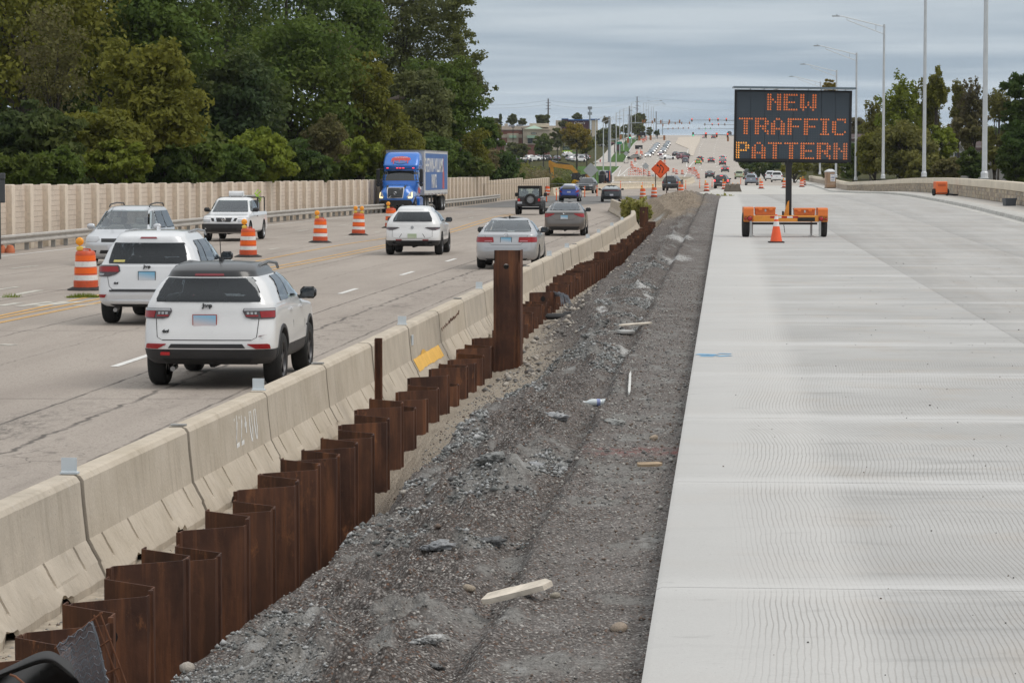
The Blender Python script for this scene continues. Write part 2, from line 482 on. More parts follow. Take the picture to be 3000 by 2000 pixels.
 c = g.mix(g.ramp(g.noise(p, 55, 2, .8), .3, .7, 0, .14), c, (.25, .24, .23))
 g.put(c, b.inputs['Base Color']); b.inputs['Roughness'].default_value = .75; b.inputs['Specular IOR Level'].default_value = .3
 g.put(g.bump(g.math('ADD', g.math('MULTIPLY', lm, -1), g.math('MULTIPLY', g.noise(p, 60, 2), .5)), .5, .006), b.inputs['Normal'])
 return m
def barrier_mat():
 m, t, b = mk('weathered_barrier_concrete'); g = G(t)
 o = g.ob(); r = g.rnd(); x, y, z = g.xyz(o)
 off = g.comb(g.math('MULTIPLY', r, 37), g.math('MULTIPLY', r, 91), g.math('MULTIPLY', r, 13))
 va = g.n('ShaderNodeVectorMath', operation='ADD'); g.put(o, va.inputs[0]); g.put(off, va.inputs[1]); q = va.outputs[0]
 tint = g.mix(r, (.50, .43, .335), (.44, .39, .325))
 c = g.mix(g.ramp(g.noise(q, 2.0, 4), .3, .7), tint, (.58, .51, .42))
 streak = g.noise(g.scale(q, (6, 7, .6)), 1.6, 4, .65)
 c = g.mix(g.ramp(streak, .5, .75, 0, .4), c, (.27, .225, .165))
 c = g.mix(g.ramp(g.noise(q, 9, 4, .7), .56, .75, 0, .25), c, (.62, .59, .54))
 pits = g.ramp(g.vor(q, 17), .06, .10, 1, 0)
 pits = g.math('MULTIPLY', pits, g.ramp(g.noise(q, 3, 2), .45, .6))
 c = g.mix(g.math('MULTIPLY', pits, .7), c, (.13, .11, .09))
 low = g.math('MULTIPLY', g.ramp(z, .16, .0), g.ramp(g.noise(q, 6, 4), .3, .6))
 c = g.mix(g.math('MULTIPLY', low, .45), c, (.24, .21, .175))
 endd = g.ramp(g.math('ABSOLUTE', g.math('SUBTRACT', y, 1.905)), 1.855, 1.885)  # shade of the joint gaps, painted dark onto both segment ends
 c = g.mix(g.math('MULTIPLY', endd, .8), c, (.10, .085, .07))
 g.put(c, b.inputs['Base Color']); b.inputs['Roughness'].default_value = .88; b.inputs['Specular IOR Level'].default_value = .2
 g.put(g.bump(g.math('SUBTRACT', g.noise(q, 28, 4, .6), pits), .35, .015), b.inputs['Normal'])
 return m
def rust_mat():
 m, t, b = mk('rusted_sheet_steel'); g = G(t)
 o = g.ob(); r = g.rnd()
 off = g.comb(g.math('MULTIPLY', r, 37), g.math('MULTIPLY', r, 91), g.math('MULTIPLY', r, 13))
 va = g.n('ShaderNodeVectorMath', operation='ADD'); g.put(o, va.inputs[0]); g.put(off, va.inputs[1]); q = va.outputs[0]; x, y, z = g.xyz(q)
 c = g.mix(g.ramp(g.noise(q, 2.5, 4), .3, .7), (.046, .022, .016), (.115, .050, .029))
 stv = g.noise(g.scale(q, (9, 9, .7)), 1.0, 4, .6)
 c = g.mix(g.ramp(stv, .50, .68, 0, .85), c, (.20, .082, .038))
 sy_ = g.noise(g.comb(g.math('MULTIPLY', x, 26), g.math('MULTIPLY', y, 26), g.math('MULTIPLY', z, .5)), 1.0, 3)
 c = g.mix(g.ramp(sy_, .60, .72, 0, .18), c, (.30, .14, .075))
 fl = g.math('MULTIPLY', g.ramp(g.noise(g.scale(q, (3, 3, 1.6)), 1.6, 5, .75), .57, .68), g.ramp(g.noise(q, .8, 2), .45, .6))
 c = g.mix(g.math('MULTIPLY', fl, .75), c, (.36, .15, .06))
 c = g.mix(g.ramp(g.vor(q, 30), .05, .09, .22, 0), c, (.4, .33, .28))
 c = g.mix(g.ramp(g.noise(g.scale(q, (3, 3, .8)), 1.3, 4, .65), .48, .66, 0, .7), c, (.024, .012, .009))
 c = g.mix(g.math('MULTIPLY', r, .3), c, (.13, .06, .035))
 g.put(c, b.inputs['Base Color']); b.inputs['Roughness'].default_value = .72; b.inputs['Specular IOR Level'].default_value = .3
 g.put(g.bump(g.noise(q, 22, 4, .7), .35, .008), b.inputs['Normal'])
 return m
def gravel_mat():
 m, t, b = mk('crushed_stone_and_rubble'); g = G(t)
 p = g.pos(); x, y, z = g.xyz(p)
 at_ = g.n('ShaderNodeAttribute', attribute_name='kind_mask').outputs['Color']
 rub, sand, dirt = g.xyz(at_)
 cell = g.vor(p, 58, out='Color'); cs = g.xyz(cell)
 stone = g.mix(g.ramp(cs[0], .15, .95), (.07, .06, .055), (.30, .275, .26))
 stone = g.mix(g.ramp(cs[1], .82, .95), stone, (.55, .52, .49))
 stone = g.mix(g.ramp(cs[2], .85, .97), stone, (.19, .11, .075))
 stone = g.mix(g.ramp(g.vor(p, 58), .34, .66, 0, .7), stone, (.03, .025, .022))
 pat = g.noise(p, .9, 4)
 stone = g.mix(g.ramp(pat, .35, .7, 0, .35), stone, (.10, .085, .075))
 stone = g.mix(g.math('MULTIPLY', g.ramp(g.math('SUBTRACT', g.math('MULTIPLY', y, .0716), g.math('SUBTRACT', x, -.34)), .9, .55, 0, .30), g.ramp(g.noise(p, 1.7, 3), .3, .6)), stone, (.33, .31, .295))
 stone = g.mix(g.ramp(g.noise(g.scale(p, (1.4, .5, 1)), 1.3, 4, .65), .54, .72, 0, .35), stone, (.25, .235, .225))
 rb = g.mix(g.ramp(g.noise(p, 24, 4, .75), .3, .7), (.105, .10, .092), (.315, .305, .29))
 rb = g.mix(g.ramp(g.noise(p, 4, 3), .56, .68, 0, .6), rb, (.40, .40, .39))
 c = g.mix(rub, stone, rb)
 sd_ = g.mix(g.ramp(g.noise(p, 30, 4, .8), .3, .7), (.27, .225, .175), (.44, .385, .315))
 c = g.mix(sand, c, sd_)
 dr = g.mix(g.ramp(g.noise(p, 3.5, 5, .75), .3, .7), (.13, .095, .065), (.40, .335, .26))
 c = g.mix(dirt, c, dr)
 alp = g.n('ShaderNodeAttribute', attribute_name='kind_mask').outputs['Alpha']
 c = g.mix(g.ramp(g.math('ADD', alp, g.math('MULTIPLY', g.math('SUBTRACT', g.noise(p, 3, 5, .7), .5), .9)), .45, .6), c, g.mix(g.ramp(g.noise(p, 12, 3), .3, .7), (.37, .37, .36), (.54, .535, .525)))
 # a trail of red marking paint
 red = g.math('MULTIPLY', g.ramp(g.math('ABSOLUTE', g.math('SUBTRACT', y, 24.15)), .15, .5, 1, 0), g.ramp(x, .35, .8))
 red = g.math('MULTIPLY', red, g.ramp(g.noise(p, 5, 4, .7), .42, .62))
 c = g.mix(g.math('MULTIPLY', red, .6), c, (.27, .085, .075))
 g.put(c, b.inputs['Base Color']); b.inputs['Roughness'].default_value = .92; b.inputs['Specular IOR Level'].default_value = .2
 hgt = g.math('ADD', g.math('MULTIPLY', g.vor(p, 58), -.8), g.noise(p, 60, 3))
 g.put(g.bump(hgt, .8, .02), b.inputs['Normal'])
 return m
def wall_mat():
 m, t, b = mk('ashlar_wall_concrete'); g = G(t)
 o = g.ob(); x, y, z = g.xyz(o); r = g.rnd()
 br = g.n('ShaderNodeTexBrick')
 g.put(g.comb(y, z, 0), br.inputs['Vector'])
 br.inputs['Scale'].default_value = 1.0; br.inputs['Brick Width'].default_value = .55; br.inputs['Row Height'].default_value = .2; br.inputs['Mortar Size'].default_value = .012
 br.inputs['Color1'].default_value = (.62, .52, .43, 1); br.inputs['Color2'].default_value = (.66, .56, .465, 1); br.inputs['Mortar'].default_value = (.55, .46, .375, 1)
 c = g.mix(g.ramp(g.noise(o, 5, 4), .3, .7, 0, .45), br.outputs['Color'], (.72, .62, .52))
 off = g.math('MULTIPLY', r, 50)
 c = g.mix(g.ramp(g.noise(g.comb(y, g.math('MULTIPLY', z, .8), off), 1.3, 4, .65), .55, .75, 0, .5), c, (.36, .30, .25))
 g.put(c, b.inputs['Base Color']); b.inputs['Roughness'].default_value = .9; b.inputs['Specular IOR Level'].default_value = .15
 h = g.math('ADD', g.math('MULTIPLY', br.outputs['Fac'], -1), g.noise(o, 14, 4, .7))
 g.put(g.bump(h, .8, .03), b.inputs['Normal'])
 return m
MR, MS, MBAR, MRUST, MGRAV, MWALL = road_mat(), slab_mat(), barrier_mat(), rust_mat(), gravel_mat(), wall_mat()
m_post = M('wall_post_concrete', (.74, .635, .52), .85, var=.1, dirt=.25, bump=.2)
m_cross = M('pale_new_pavement', (.52, .505, .47), .8, var=.14, scale=.5, world=True, dirt=.15)
m_asph = M('fresh_asphalt', (.16, .155, .15), .85, var=.2, scale=.8, world=True)
m_walk = M('sidewalk_concrete', (.50, .47, .43), .85, var=.12, scale=.8, world=True, dirt=.2)
m_kerb = M('kerb_concrete', (.50, .49, .46), .8, var=.14, scale=1.2, world=True, dirt=.55)
m_white = M('white_road_paint', (.72, .71, .68), .7, var=.15, scale=4, world=True, dirt=.3)
m_faded = M('faded_white_road_paint', (.52, .50, .44), .75, var=.25, scale=3, world=True, dirt=.35)
m_yellow = M('yellow_road_paint', (.60, .35, .11), .7, var=.25, scale=4, world=True, dirt=.4)
m_grey_far = M('far_road_concrete', (.43, .385, .34), .85, var=.1, scale=.15, world=True)
m_steel = M('galvanised_steel', (.50, .50, .49), .45, .6, var=.14, scale=4, dirt=.2)
m_pole = M('pale_aluminium_pole', (.62, .64, .66), .45, .35, var=.06)
m_black = M('black_plastic', (.018, .018, .02), .5, var=.1)
m_rubber = M('black_rubber', (.022, .021, .021), .85, var=.2, dirt=.25)
m_wood = M('weathered_wood', (.64, .57, .48), .85, var=.25, scale=8, bump=.3)
m_stonec = M('field_stone', (.36, .31, .26), .85, var=.25, scale=6, bump=.4)
m_refl = M('reflector_sheeting', (.66, .72, .76), .35, var=.05)
m_chalk = M('white_spray_paint', (.82, .82, .80), .8, var=.1, scale=20)
m_blue_p = M('blue_spray_paint', (.13, .38, .62), .8, var=.2, scale=12)
m_ypatch = M('yellow_paint_on_barrier', (.80, .47, .10), .75, var=.12, scale=5)
# grass and earth
def land_mat():
 m, t, b = mk('rough_grassland'); g = G(t)
 p = g.pos()
 c = g.mix(g.ramp(g.noise(p, .12, 5), .3, .7), (.045, .055, .018), (.10, .085, .04))
 c = g.mix(g.ramp(g.noise(p, .9, 5, .75), .45, .75), c, (.12, .12, .04))
 g.put(c, b.inputs['Base Color']); b.inputs['Roughness'].default_value = .95; b.inputs['Specular IOR Level'].default_value = .1
 g.put(g.bump(g.noise(p, 1.5, 5, .8), 1.0, .5), b.inputs['Normal'])
 return m
MLAND = land_mat()
m_lawn = M('mown_lawn', (.060, .125, .024), .95, spec=.1, var=.35, scale=.3, world=True)
# ---- land
def grid_obj(name, xs_rows, mat, zf, kind='structure', smooth=60):
 mb = MB()
 rows = []
 for Y, xs_ in xs_rows:
  zs = zf(np.array(xs_), np.full(len(xs_), Y))
  rows.append([(float(x), float(Y), float(z)) for x, z in zip(xs_, np.atleast_1d(zs))])
 mb.sheet(rows)
 o = mb.build(name, mat, smooth=smooth, fix=False)
 return tag(o, kind=kind)
ys_land = list(np.concatenate([np.linspace(-60, 320, 77), np.linspace(328, 1500, 148), np.linspace(1600, 6500, 12)]))
rows = []
for Y in ys_land:
 xl, xk = float(xleft(min(Y, 1700))), float(xkerb(min(Y, 1700))) + 2.6
 a = list(np.concatenate([np.linspace(-3000, -300, 8), np.linspace(-260, xl - 30 if xl > -200 else -250, 12), np.linspace(xl - 24, xl - .2, 9), np.linspace(xl + 1.5, xk - 1, 6), np.linspace(xk, xk + 26, 8), np.linspace(xk + 40, xk + 400, 10), np.linspace(xk + 600, 3000, 6)]))
 rows.append((Y, a))
tag(grid_obj('land', rows, MLAND, field_z), label='rough grassland and low ground around the road')
# ---- pavements
ys = list(np.concatenate([np.arange(3, 120, 1.5), np.arange(120, 420, 3), np.arange(420, 1320, 10), np.arange(1320, 1720, 25)]))
def xmid(Y):
 return float(xbar(Y)) + .5 if Y < 140 else float(xbar(Y)) + 1.0 if Y < 196 else float(xbar(196)) + 1.0 + (Y - 196) * .10
rows = [(Y, np.linspace(float(xleft(Y)), xmid(Y) if Y < 420 else float(xkerb(Y)), 12)) for Y in ys if Y <= 420]
road = tag(grid_obj('road', rows, MR, gpave), label='worn grey concrete road with cracks and painted lines')
rows = [(Y, np.linspace(xmid(Y), float(xkerb(Y)), 14)) for Y in ys if 190 <= Y <= 420]
def g_cross(X, Y): return gpave(X, Y) - .02 * sstep(200, 193, Y)
tag(grid_obj('crossover_pavement', rows, m_cross, g_cross), label='pale new concrete carriageway beyond the gravel strip')
rows = [(Y, np.linspace(float(xleft(Y)), float(xkerb(Y)), 14)) for Y in ys if Y >= 420]
tag(grid_obj('far_road', rows, m_grey_far, gpave), label='wide concrete road climbing the far hill')
def strip(name, pts, w, mat, dz=.006, g=gpave, seg=2.0, label=None):
 """a flat painted stripe following points (X, Y)"""
 mb = MB()
 P = [Vector((p[0], p[1])) for p in pts]
 fine = []
 for a, b_ in zip(P[:-1], P[1:]):
  n = max(1, int((b_ - a).length / seg))
  fine += [a.lerp(b_, i / n) for i in range(n)]
 fine.append(P[-1])
 rows_ = []
 for i, p in enumerate(fine):
  t = (fine[min(i+1, len(fine)-1)] - fine[max(i-1, 0)]).normalized()
  nn_ = Vector((t.y, -t.x))
  l, r_ = p - nn_ * w/2, p + nn_ * w/2
  rows_.append([(l.x, l.y, float(g(l.x, l.y)) + dz), (r_.x, r_.y, float(g(r_.x, r_.y)) + dz)])
 mb.sheet(rows_)
 o = mb.build(name, mat, parent=road, fix=False)
 return o
def pxl(*pp): return [tuple(hit(x, y))[:2] for x, y in pp]
for i in range(14):
 Y = 19.4 + 12.35 * i
 xx = lambda q: -5.85 + .0775 * (q - 44.6) if q < 100 else -1.56 + .066 * (q - 100)
 strip('lane_dash', [(xx(Y), Y), (xx(Y + 3.05), Y + 3.05)], .13, m_white, seg=1)
yl = pchip([20, 56.5, 66, 87, 98, 134, 163, 200], [-13.0, -9.62, -8.75, -6.75, -5.75, -2.75, -1.2, 1.0])
for off in (0.0, -.42):
 strip('yellow_line', [(float(yl(Y)) + off, Y) for Y in np.arange(24, 190, 3)], .125, m_yellow)
y2 = pchip([20, 57, 66.4, 95.7, 111, 134, 150], [-12.4, -9.85, -9.2, -7.55, -6.35, -3.6, -2.3])
strip('yellow_line', [(float(y2(Y)) - .35, Y) for Y in np.arange(34, 148, 3)], .12, m_yellow)
strip('edge_line', [(float(xleft(Y)) + 1.55, Y) for Y in np.arange(40, 260, 4)], .12, m_white)
for i in range(13):
 Y = 86.5 + 12.35 * (i - 3)
 strip('lane_dash', [(float(xleft(Y)) + 5.2, Y), (float(xleft(Y + 3)) + 5.2, Y + 3)], .12, m_faded, seg=1)
for i in range(12):
 Y = 71.0 + 9.0 * i
 strip('lane_dash', [(float(xleft(Y)) + 9.0, Y), (float(xleft(Y + 2)) + 9.0, Y + 2)], .14, m_faded, seg=1)
for (a, c_) in (((0, 896), (60, 887)), ((55, 898), (150, 884)), ((105, 897), (200, 883)), ((150, 893), (235, 884)), ((215, 896), (285, 892)), ((0, 872), (118, 850)), ((0, 1009), (42, 1011))):
 strip('worn_stroke', pxl(a, c_), .22, m_faded, seg=.5)
# far markings
def far_dashes(f, y0, y1, n, L=9):
 for k in range(n):
  Y = y0 + (y1 - y0) * k / n
  X = lambda q: float(xleft(q)) + f * (float(xkerb(q)) - float(xleft(q)))
  strip('lane_dash', [(X(Y), Y), (X(Y + L), Y + L)], .22, m_white, dz=.02, seg=5)
for f in (.17, .28, .66, .80):
 far_dashes(f, 660, 1250, 16)
strip('edge_line', [(float(xleft(Y)) + .55 * (float(xkerb(Y)) - float(xleft(Y))), Y) for Y in np.arange(600, 1260, 20)], .22, m_white, dz=.02)
strip('edge_line', [(float(xleft(Y)) + 2.2 + max(0, (640 - Y) * .012), Y) for Y in np.arange(380, 640, 10)], .2, m_white, dz=.02)
strip('edge_line', pxl((1786, 537), (1812, 517), (1838, 495), (1868, 478)), .2, m_white, dz=.02)
strip('edge_line', pxl((1808, 520), (1814, 508), (1818, 498)), .18, m_white, dz=.02)
strip('stop_line', pxl((1880, 486), (2000, 481)), .5, m_faded, dz=.02)
strip('lane_line', pxl((2003, 520), (2020, 487), (2036, 470)), .2, m_white, dz=.02)
strip('lane_line', pxl((2020, 490), (2034, 472)), .16, m_white, dz=.02)
# darker resurfaced stretch where traffic crosses over
rows = []
for k, Y in enumerate(np.linspace(222, 300, 16)):
 x0 = float(xleft(Y)) + 1.2
 x1 = x0 + 6 + (Y - 222) * .13
 rows.append((Y, np.linspace(x0, min(x1, xmid(Y) - .2), 8)))
o = grid_obj('asphalt_patch', rows, m_asph, lambda X, Y: gpave(X, Y) + .008)
o.parent = road; del o['kind']
# traffic island on the hill
isl = [hit(x, y) for x, y in ((1979, 421), (2018, 437), (2020, 456), (2031, 458), (2037, 440), (2050, 415), (2052, 402), (1988, 403))]
mb = MB()
n_ = len(isl)
mb.add([(p.x, p.y, p.z - .1) for p in isl] + [(p.x, p.y, p.z + .16) for p in isl], [tuple(range(n_ - 1, -1, -1)), tuple(range(n_, 2 * n_))] + [(i, (i+1) % n_, n_ + (i+1) % n_, n_ + i) for i in range(n_)])
tag(mb.build('traffic_island', M('island_concrete', (.55, .48, .40), .85, world=True)), kind='structure')
# far kerb, lawns, footpath on the left of the hill
def ribbon(name, fa, fb, y0, y1, step, mat, dz, parent=None, kind='structure', gz=None):
 rows_ = []
 gz = gz or (lambda X, Y: float(zroad(Y)))
 for Y in np.arange(y0, y1 + .1, step):
  a, b_ = fa(Y), fb(Y)
  rows_.append([(a, Y, gz(a, Y) + dz), ((a+b_)/2, Y, gz((a+b_)/2, Y) + dz), (b_, Y, gz(b_, Y) + dz)])
 mb = MB().sheet(rows_)
 o = mb.build(name, mat, parent=parent, fix=False)
 if parent is None: tag(o, kind=kind)
 return o
XL = lambda Y: float(xleft(Y))
for (a, b_) in ((430, 745), (800, 925), (945, 1300)):
 mb = MB()
 rr = [[(XL(Y) + dx, Y, float(zroad(Y)) + dz) for dx, dz in ((.05, -.05), (0, .15), (-.35, .17), (-.4, -.2))] for Y in np.arange(a, b_ + 1, 10)]
 tag(mb.sheet(rr).build('kerb', m_kerb, fix=False), kind='structure')
 ribbon('lawn', lambda Y: XL(Y) - .38, lambda Y: XL(Y) - (14 if Y < 760 else 4.5), a, b_, 10, m_lawn, .12)
ribbon('footpath', lambda Y: XL(Y) - 4.5, lambda Y: XL(Y) - 8.5, 790, 1300, 12, m_walk, .10)
ribbon('lawn', lambda Y: XL(Y) - 8.5, lambda Y: XL(Y) - 19, 790, 1300, 12, m_lawn, .11)
ribbon('side_street', lambda Y: XL(Y) + .1, lambda Y: XL(Y) - 40, 745, 800, 11, m_grey_far, .04)
# ---- new slab on the right, panel by panel
YS0, YS1 = 9.0, 196.0
slab = MB()
rows = []
for Y in np.concatenate([np.arange(YS0, 120, 3), np.arange(120, YS1 + 1, 4)]):
 a, b_ = float(xslab(Y)), float(xkerb(Y))
 rows.append([(a + .03, Y, float(zslab(Y)) - .3), (a + .03, Y, float(zslab(Y)) - .022)] + [(x, Y, float(zslab(Y)) - .022) for x in np.linspace(a + .4, b_, 5)])
slab.sheet(rows)
slabo = tag(slab.build('concrete_carriageway', M('slab_joint_filler', (.30, .29, .275), .9, world=True), fix=False), label='newly poured pale concrete carriageway with wavy grooves', kind='structure')
jl = lambda Y, k: [float(xslab(Y)), 6.1 + .0625 * (Y - 35.5), 11.1 + .07 * (Y - 65), float(xkerb(Y))][k]
npan = 0
for k in range(3):
 Y = 15.5 - 5.05 * 2
 while Y < YS1:
  y0, y1 = Y + .006, min(Y + 5.05 - .006, YS1)
  Y += 5.05
  if y1 < YS0: continue
  y0 = max(y0, YS0)
  mb = MB(); rr = []
  for yy in np.linspace(y0, y1, 5):
   sk = .08
   g_ = .006
   a, b_ = jl(yy, k) + g_, jl(yy, k + 1) - g_
   pts_ = []
   for i, x in enumerate(np.linspace(a, b_, 5)):
    y_ = yy - sk * (x - float(xslab(yy)))
    pts_.append((x, y_, float(zslab(y_))))
   zz = -.20 if k == 0 else -.06
   p0, p1 = pts_[0], pts_[-1]
   pts_ = [(p0[0] - (.012 if k == 0 else 0), p0[1], p0[2] + zz), (p0[0] - (.012 if k == 0 else 0), p0[1], p0[2] - .014), (p0[0] + .02, p0[1], p0[2])] + pts_[1:-1] + [p1, (p1[0], p1[1], p1[2] - .06)]
   rr.append(pts_)
  mb.sheet(rr)
  f0 = [(p[0], p[1], p[2]) for p in rr[0]]; f1 = rr[-1]
  for rim in (f0, f1):
   mb.sheet([rim, [(p[0], p[1], p[2] - .05) for p in rim]])
  mb.build('panel', MS, parent=slabo, smooth=40, fix=False); npan += 1
# blue survey mark on the first panel column
for (a, c_, w_) in (((2042, 1038), (2100, 1040), .16), ((2052, 1043), (2092, 1044), .12), ((2100, 1044), (2140, 1042), .10), ((2106, 1036), (2142, 1037), .09)):
 A, B = hit(*a, g=lambda X, Y: zslab(Y)), hit(*c_, g=lambda X, Y: zslab(Y))
 o = strip('survey_mark', [A[:2], B[:2]], w_, m_blue_p, g=lambda X, Y: float(zslab(Y)), seg=.2, dz=.004); o.parent = slabo
# ---- kerb, sidewalk and parapet on the right
mb = MB(); rr = []
KY = list(np.arange(6, 300, 4)) + list(np.arange(300, 700, 10))
for Y in KY:
 x, z = float(xkerb(Y)), float(zslab(Y))
 rr.append([(x - .35, Y, z - .1), (x - .35, Y, z + .004), (x, Y, z + .012), (x + .03, Y, z + .13), (x + .07, Y, z + .15), (x + .62, Y, z + .16), (x + .62, Y, z - .1)])
tag(mb.sheet(rr).build('kerb', m_kerb, smooth=40, fix=False), kind='structure')
mb = MB(); rr = []
for Y in KY:
 x, z = float(xkerb(Y)), float(zslab(Y))
 rr.append([(x + .625, Y, z + .155), (x + 1.2, Y, z + .165), (x + 1.75, Y, z + .175)])
tag(mb.sheet(rr).build('sidewalk', m_walk, fix=False), kind='structure')
m_stone = M('moulded_stone_face', (.44, .37, .30), .9, var=.22, scale=1.6, world=True, dirt=.2, bump=.3, bscale=20)
m_capc = M('cream_parapet_cap', (.68, .60, .48), .8, var=.08, scale=.6, world=True, dirt=.12)
par = MB(); cap = MB(); ra, rb_ = [], []
for Y in KY:
 if Y < 40 or Y > 480: continue
 x, z = float(xkerb(Y)) + 1.76, float(zslab(Y)) + .16
 ra.append([(x + .03, Y, z - .3), (x + .03, Y, z + .56), (x + .4, Y, z + .56), (x + .4, Y, z - 1.5)])
 rb_.append([(x + .03, Y, z + .55), (x - .03, Y, z + .58), (x - .03, Y, z + .86), (x + .0, Y, z + .91), (x + .46, Y, z + .91), (x + .48, Y, z + .58), (x + .4, Y, z + .55)])
parapet = tag(par.sheet(ra).build('parapet_wall', m_stone, fix=True), 'long stone-faced parapet wall with cream cap along the sidewalk', 'wall')
cap.sheet(rb_).build('wall_cap', m_capc, parent=parapet, smooth=35, fix=True)
m_st2 = [M('moulded_stone_%s' % k, c_, .9, var=.15, scale=5, world=True, bump=.4, bscale=18) for k, c_ in (('buff', (.48, .41, .32)), ('brown', (.38, .32, .26)), ('grey', (.36, .33, .29)), ('pale', (.55, .47, .35)))]
st = MB()
Y = 92.0
while Y < 330:
 w_ = RND.uniform(.28, .6)
 for row in range(3):
  yy = Y + row * .21 + RND.uniform(-.05, .05)
  x, z = float(xkerb(yy)) + 1.79, float(zslab(yy)) + .165
  h0, h1 = row * .185 + .01, row * .185 + .18
  d = RND.uniform(.015, .05)
  ang = math.atan(.08)
  Mx = Matrix.Translation((x, yy, z)) @ Matrix.Rotation(-ang, 4, 'Z')
  e = .02
  st.add([Mx @ Vector(q) for q in ((.02, 0, h0), (.02, w_ - .02, h0), (.02, w_ - .02, h1), (.02, 0, h1), (-d, e, h0 + e), (-d * RND.uniform(.5, 1.1), w_ - .02 - e, h0 + e), (-d * RND.uniform(.5, 1.1), w_ - .02 - e, h1 - e), (-d, e, h1 - e))],
    [(4, 5, 6, 7), (0, 1, 5, 4), (1, 2, 6, 5), (2, 3, 7, 6), (3, 0, 4, 7)], RND.choice((0, 0, 1, 1, 2, 3)))
 Y += w_
tag(st.build('stone_facing', m_st2, parent=parapet, fix=True), kind='stuff')
# ---- gravel strip between the sheet piles and the slab
zfoot = pchip([5, 28, 32, 36, 42, 48, 58, 70, 88, 103, 120, 140, 160, 196], [-.8, -.75, -.25, -.02, -.02, .12, .2, .1, -.3, -.5, -.42, -.2, .1, .35])
def gravel_z(X, Y, fine=True):
 X, Y = np.asarray(X, float), np.asarray(Y, float)
 xp = xbar(Y) + 1.0
 xs_ = xslab(Y)
 d = X - xp
 back = xs_ - X
 top = zslab(Y) - .15
 cz = top - .20 - .09 * sstep(30, 22, Y)
 cd_ = 1.12 + .25 * (fbm(Y * .6, Y * 0, 3, 3) - .5) + .45 * sstep(30, 37, Y) - .8 * sstep(41, 56, Y)
 zf = zfoot(Y)
 t = np.clip(d / cd_, 0, 1)
 slope = zf + (cz - zf) * (t ** 1.35)
 z = np.where(d < cd_, slope, cz + (top - cz) * sstep(0, 1, (d - cd_) / np.maximum(xs_ - 1.0 - xp - cd_, .3)))
 wob = .12 * (fbm(Y * .9, Y * 0 + 3, 3, 9) - .5)
 rut = sstep(.80, .88, back + wob)
 z = z - rut * .05 - .06 * np.exp(-((back + wob - .95) / .10) ** 2) + .03 * np.exp(-((back + wob - .76) / .07) ** 2)
 mound = sstep(1.0, 1.35, back) * sstep(.85, 1.6, d)
 lum = fbm(X * 2.1, Y * 1.1, 4, 21) - .5
 z = z + mound * (.22 * lum + .09 * np.maximum(0, fbm(X * 5, Y * 3.2, 3, 33) - .52) * 4) + .10 * sstep(22, 34, Y) * np.exp(-((d - cd_ - .12) / .28) ** 2) * (.4 + fbm(X * 1.2, Y * .8, 2, 47)) * sstep(140, 110, Y)
 z = z + .22 * mound * np.maximum(0, fbm(X * 8, Y * 5.5, 3, 39) - .52)
 far = sstep(95, 135, Y)
 z = z + far * (.5 * np.exp(-((Y - 172) / 13) ** 2 - ((d - 2.3) / 2.0) ** 2) + .25 * (fbm(X * .8, Y * .25, 4, 5) - .5))
 if fine:
  z = z + .028 * (fbm(X * 14, Y * 10, 3, 55) - .5) + .020 * (vnoise(X * 44, Y * 34, 77) - .5)
 return z
NY, NX = 760, 250
Yr = 9.5 * (196.0 / 9.5) ** (np.arange(NY) / (NY - 1.0))
SPILL = []
for (px_, py_, wp, dy_) in ((1985, 752, 75, 4.5), (1830, 1030, 42, 1.6), (1690, 690, 30, 6), (1900, 870, 30, 2.0), (1880, 830, 40, 2.5), (1760, 905, 30, 1.8), (1930, 640, 30, 6), (1990, 700, 60, 7)):
 q_ = hit(px_, py_, g=lambda X, Y: gravel_z(X, Y, False))
 SPILL.append((q_.x, q_.y, wp * q_.y / FPX, dy_, .62))
V = np.zeros((NY, NX, 3)); K = np.zeros((NY, NX, 4)); K[..., 3] = 1
for i, Y in enumerate(Yr):
 a, b_ = float(xbar(Y)) + (.56 if Y < 138 else .3), float(xslab(Y)) + .05
 X = np.linspace(a, b_, NX)
 z = gravel_z(X, np.full(NX, Y))
 V[i, :, 0], V[i, :, 1], V[i, :, 2] = X, Y, z
 d, back = X - (float(xbar(Y)) + 1.0), float(xslab(Y)) - X
 rub = sstep(.55, .66, fbm(X * 1.6, X * 0 + Y * .75, 4, 21)) * sstep(.95, 1.25, back) * sstep(1.0, 1.4, d)
 rub = np.maximum(rub, sstep(.62, .7, fbm(X * 3, X * 0 + Y * 1.5, 4, 61)) * sstep(.9, 1.3, d) * .9)
 sand = sstep(1.15 + .5 * float(sstep(30, 38, Y)) - 1.15 * float(sstep(40, 52, Y)), .6 - .6 * float(sstep(40, 52, Y)), d + .5 * (fbm(X * 2, X * 0 + Y, 3, 81) - .5)) * float(sstep(28.5, 32, Y))
 dirt = float(sstep(100, 135, Y)) * sstep(.7, -.4, d - 1.5 - 1.2 * float(sstep(135, 165, Y)) + 1.8 * (fbm(X * .6, X * 0 + Y * .15, 3, 15) - .5))
 K[i, :, 3] = 0
 for (sx, sy, wx, wy, am) in SPILL: K[i, :, 3] = np.maximum(K[i, :, 3], am * np.exp(-((X - sx) / wx) ** 2 - ((Y - sy) / wy) ** 2))
 K[i, :, 0], K[i, :, 1], K[i, :, 2] = rub, sand, dirt
idx = np.arange(NY * NX).reshape(NY, NX)
F_ = np.stack([idx[:-1, :-1], idx[:-1, 1:], idx[1:, 1:], idx[1:, :-1]], -1).reshape(-1, 4)
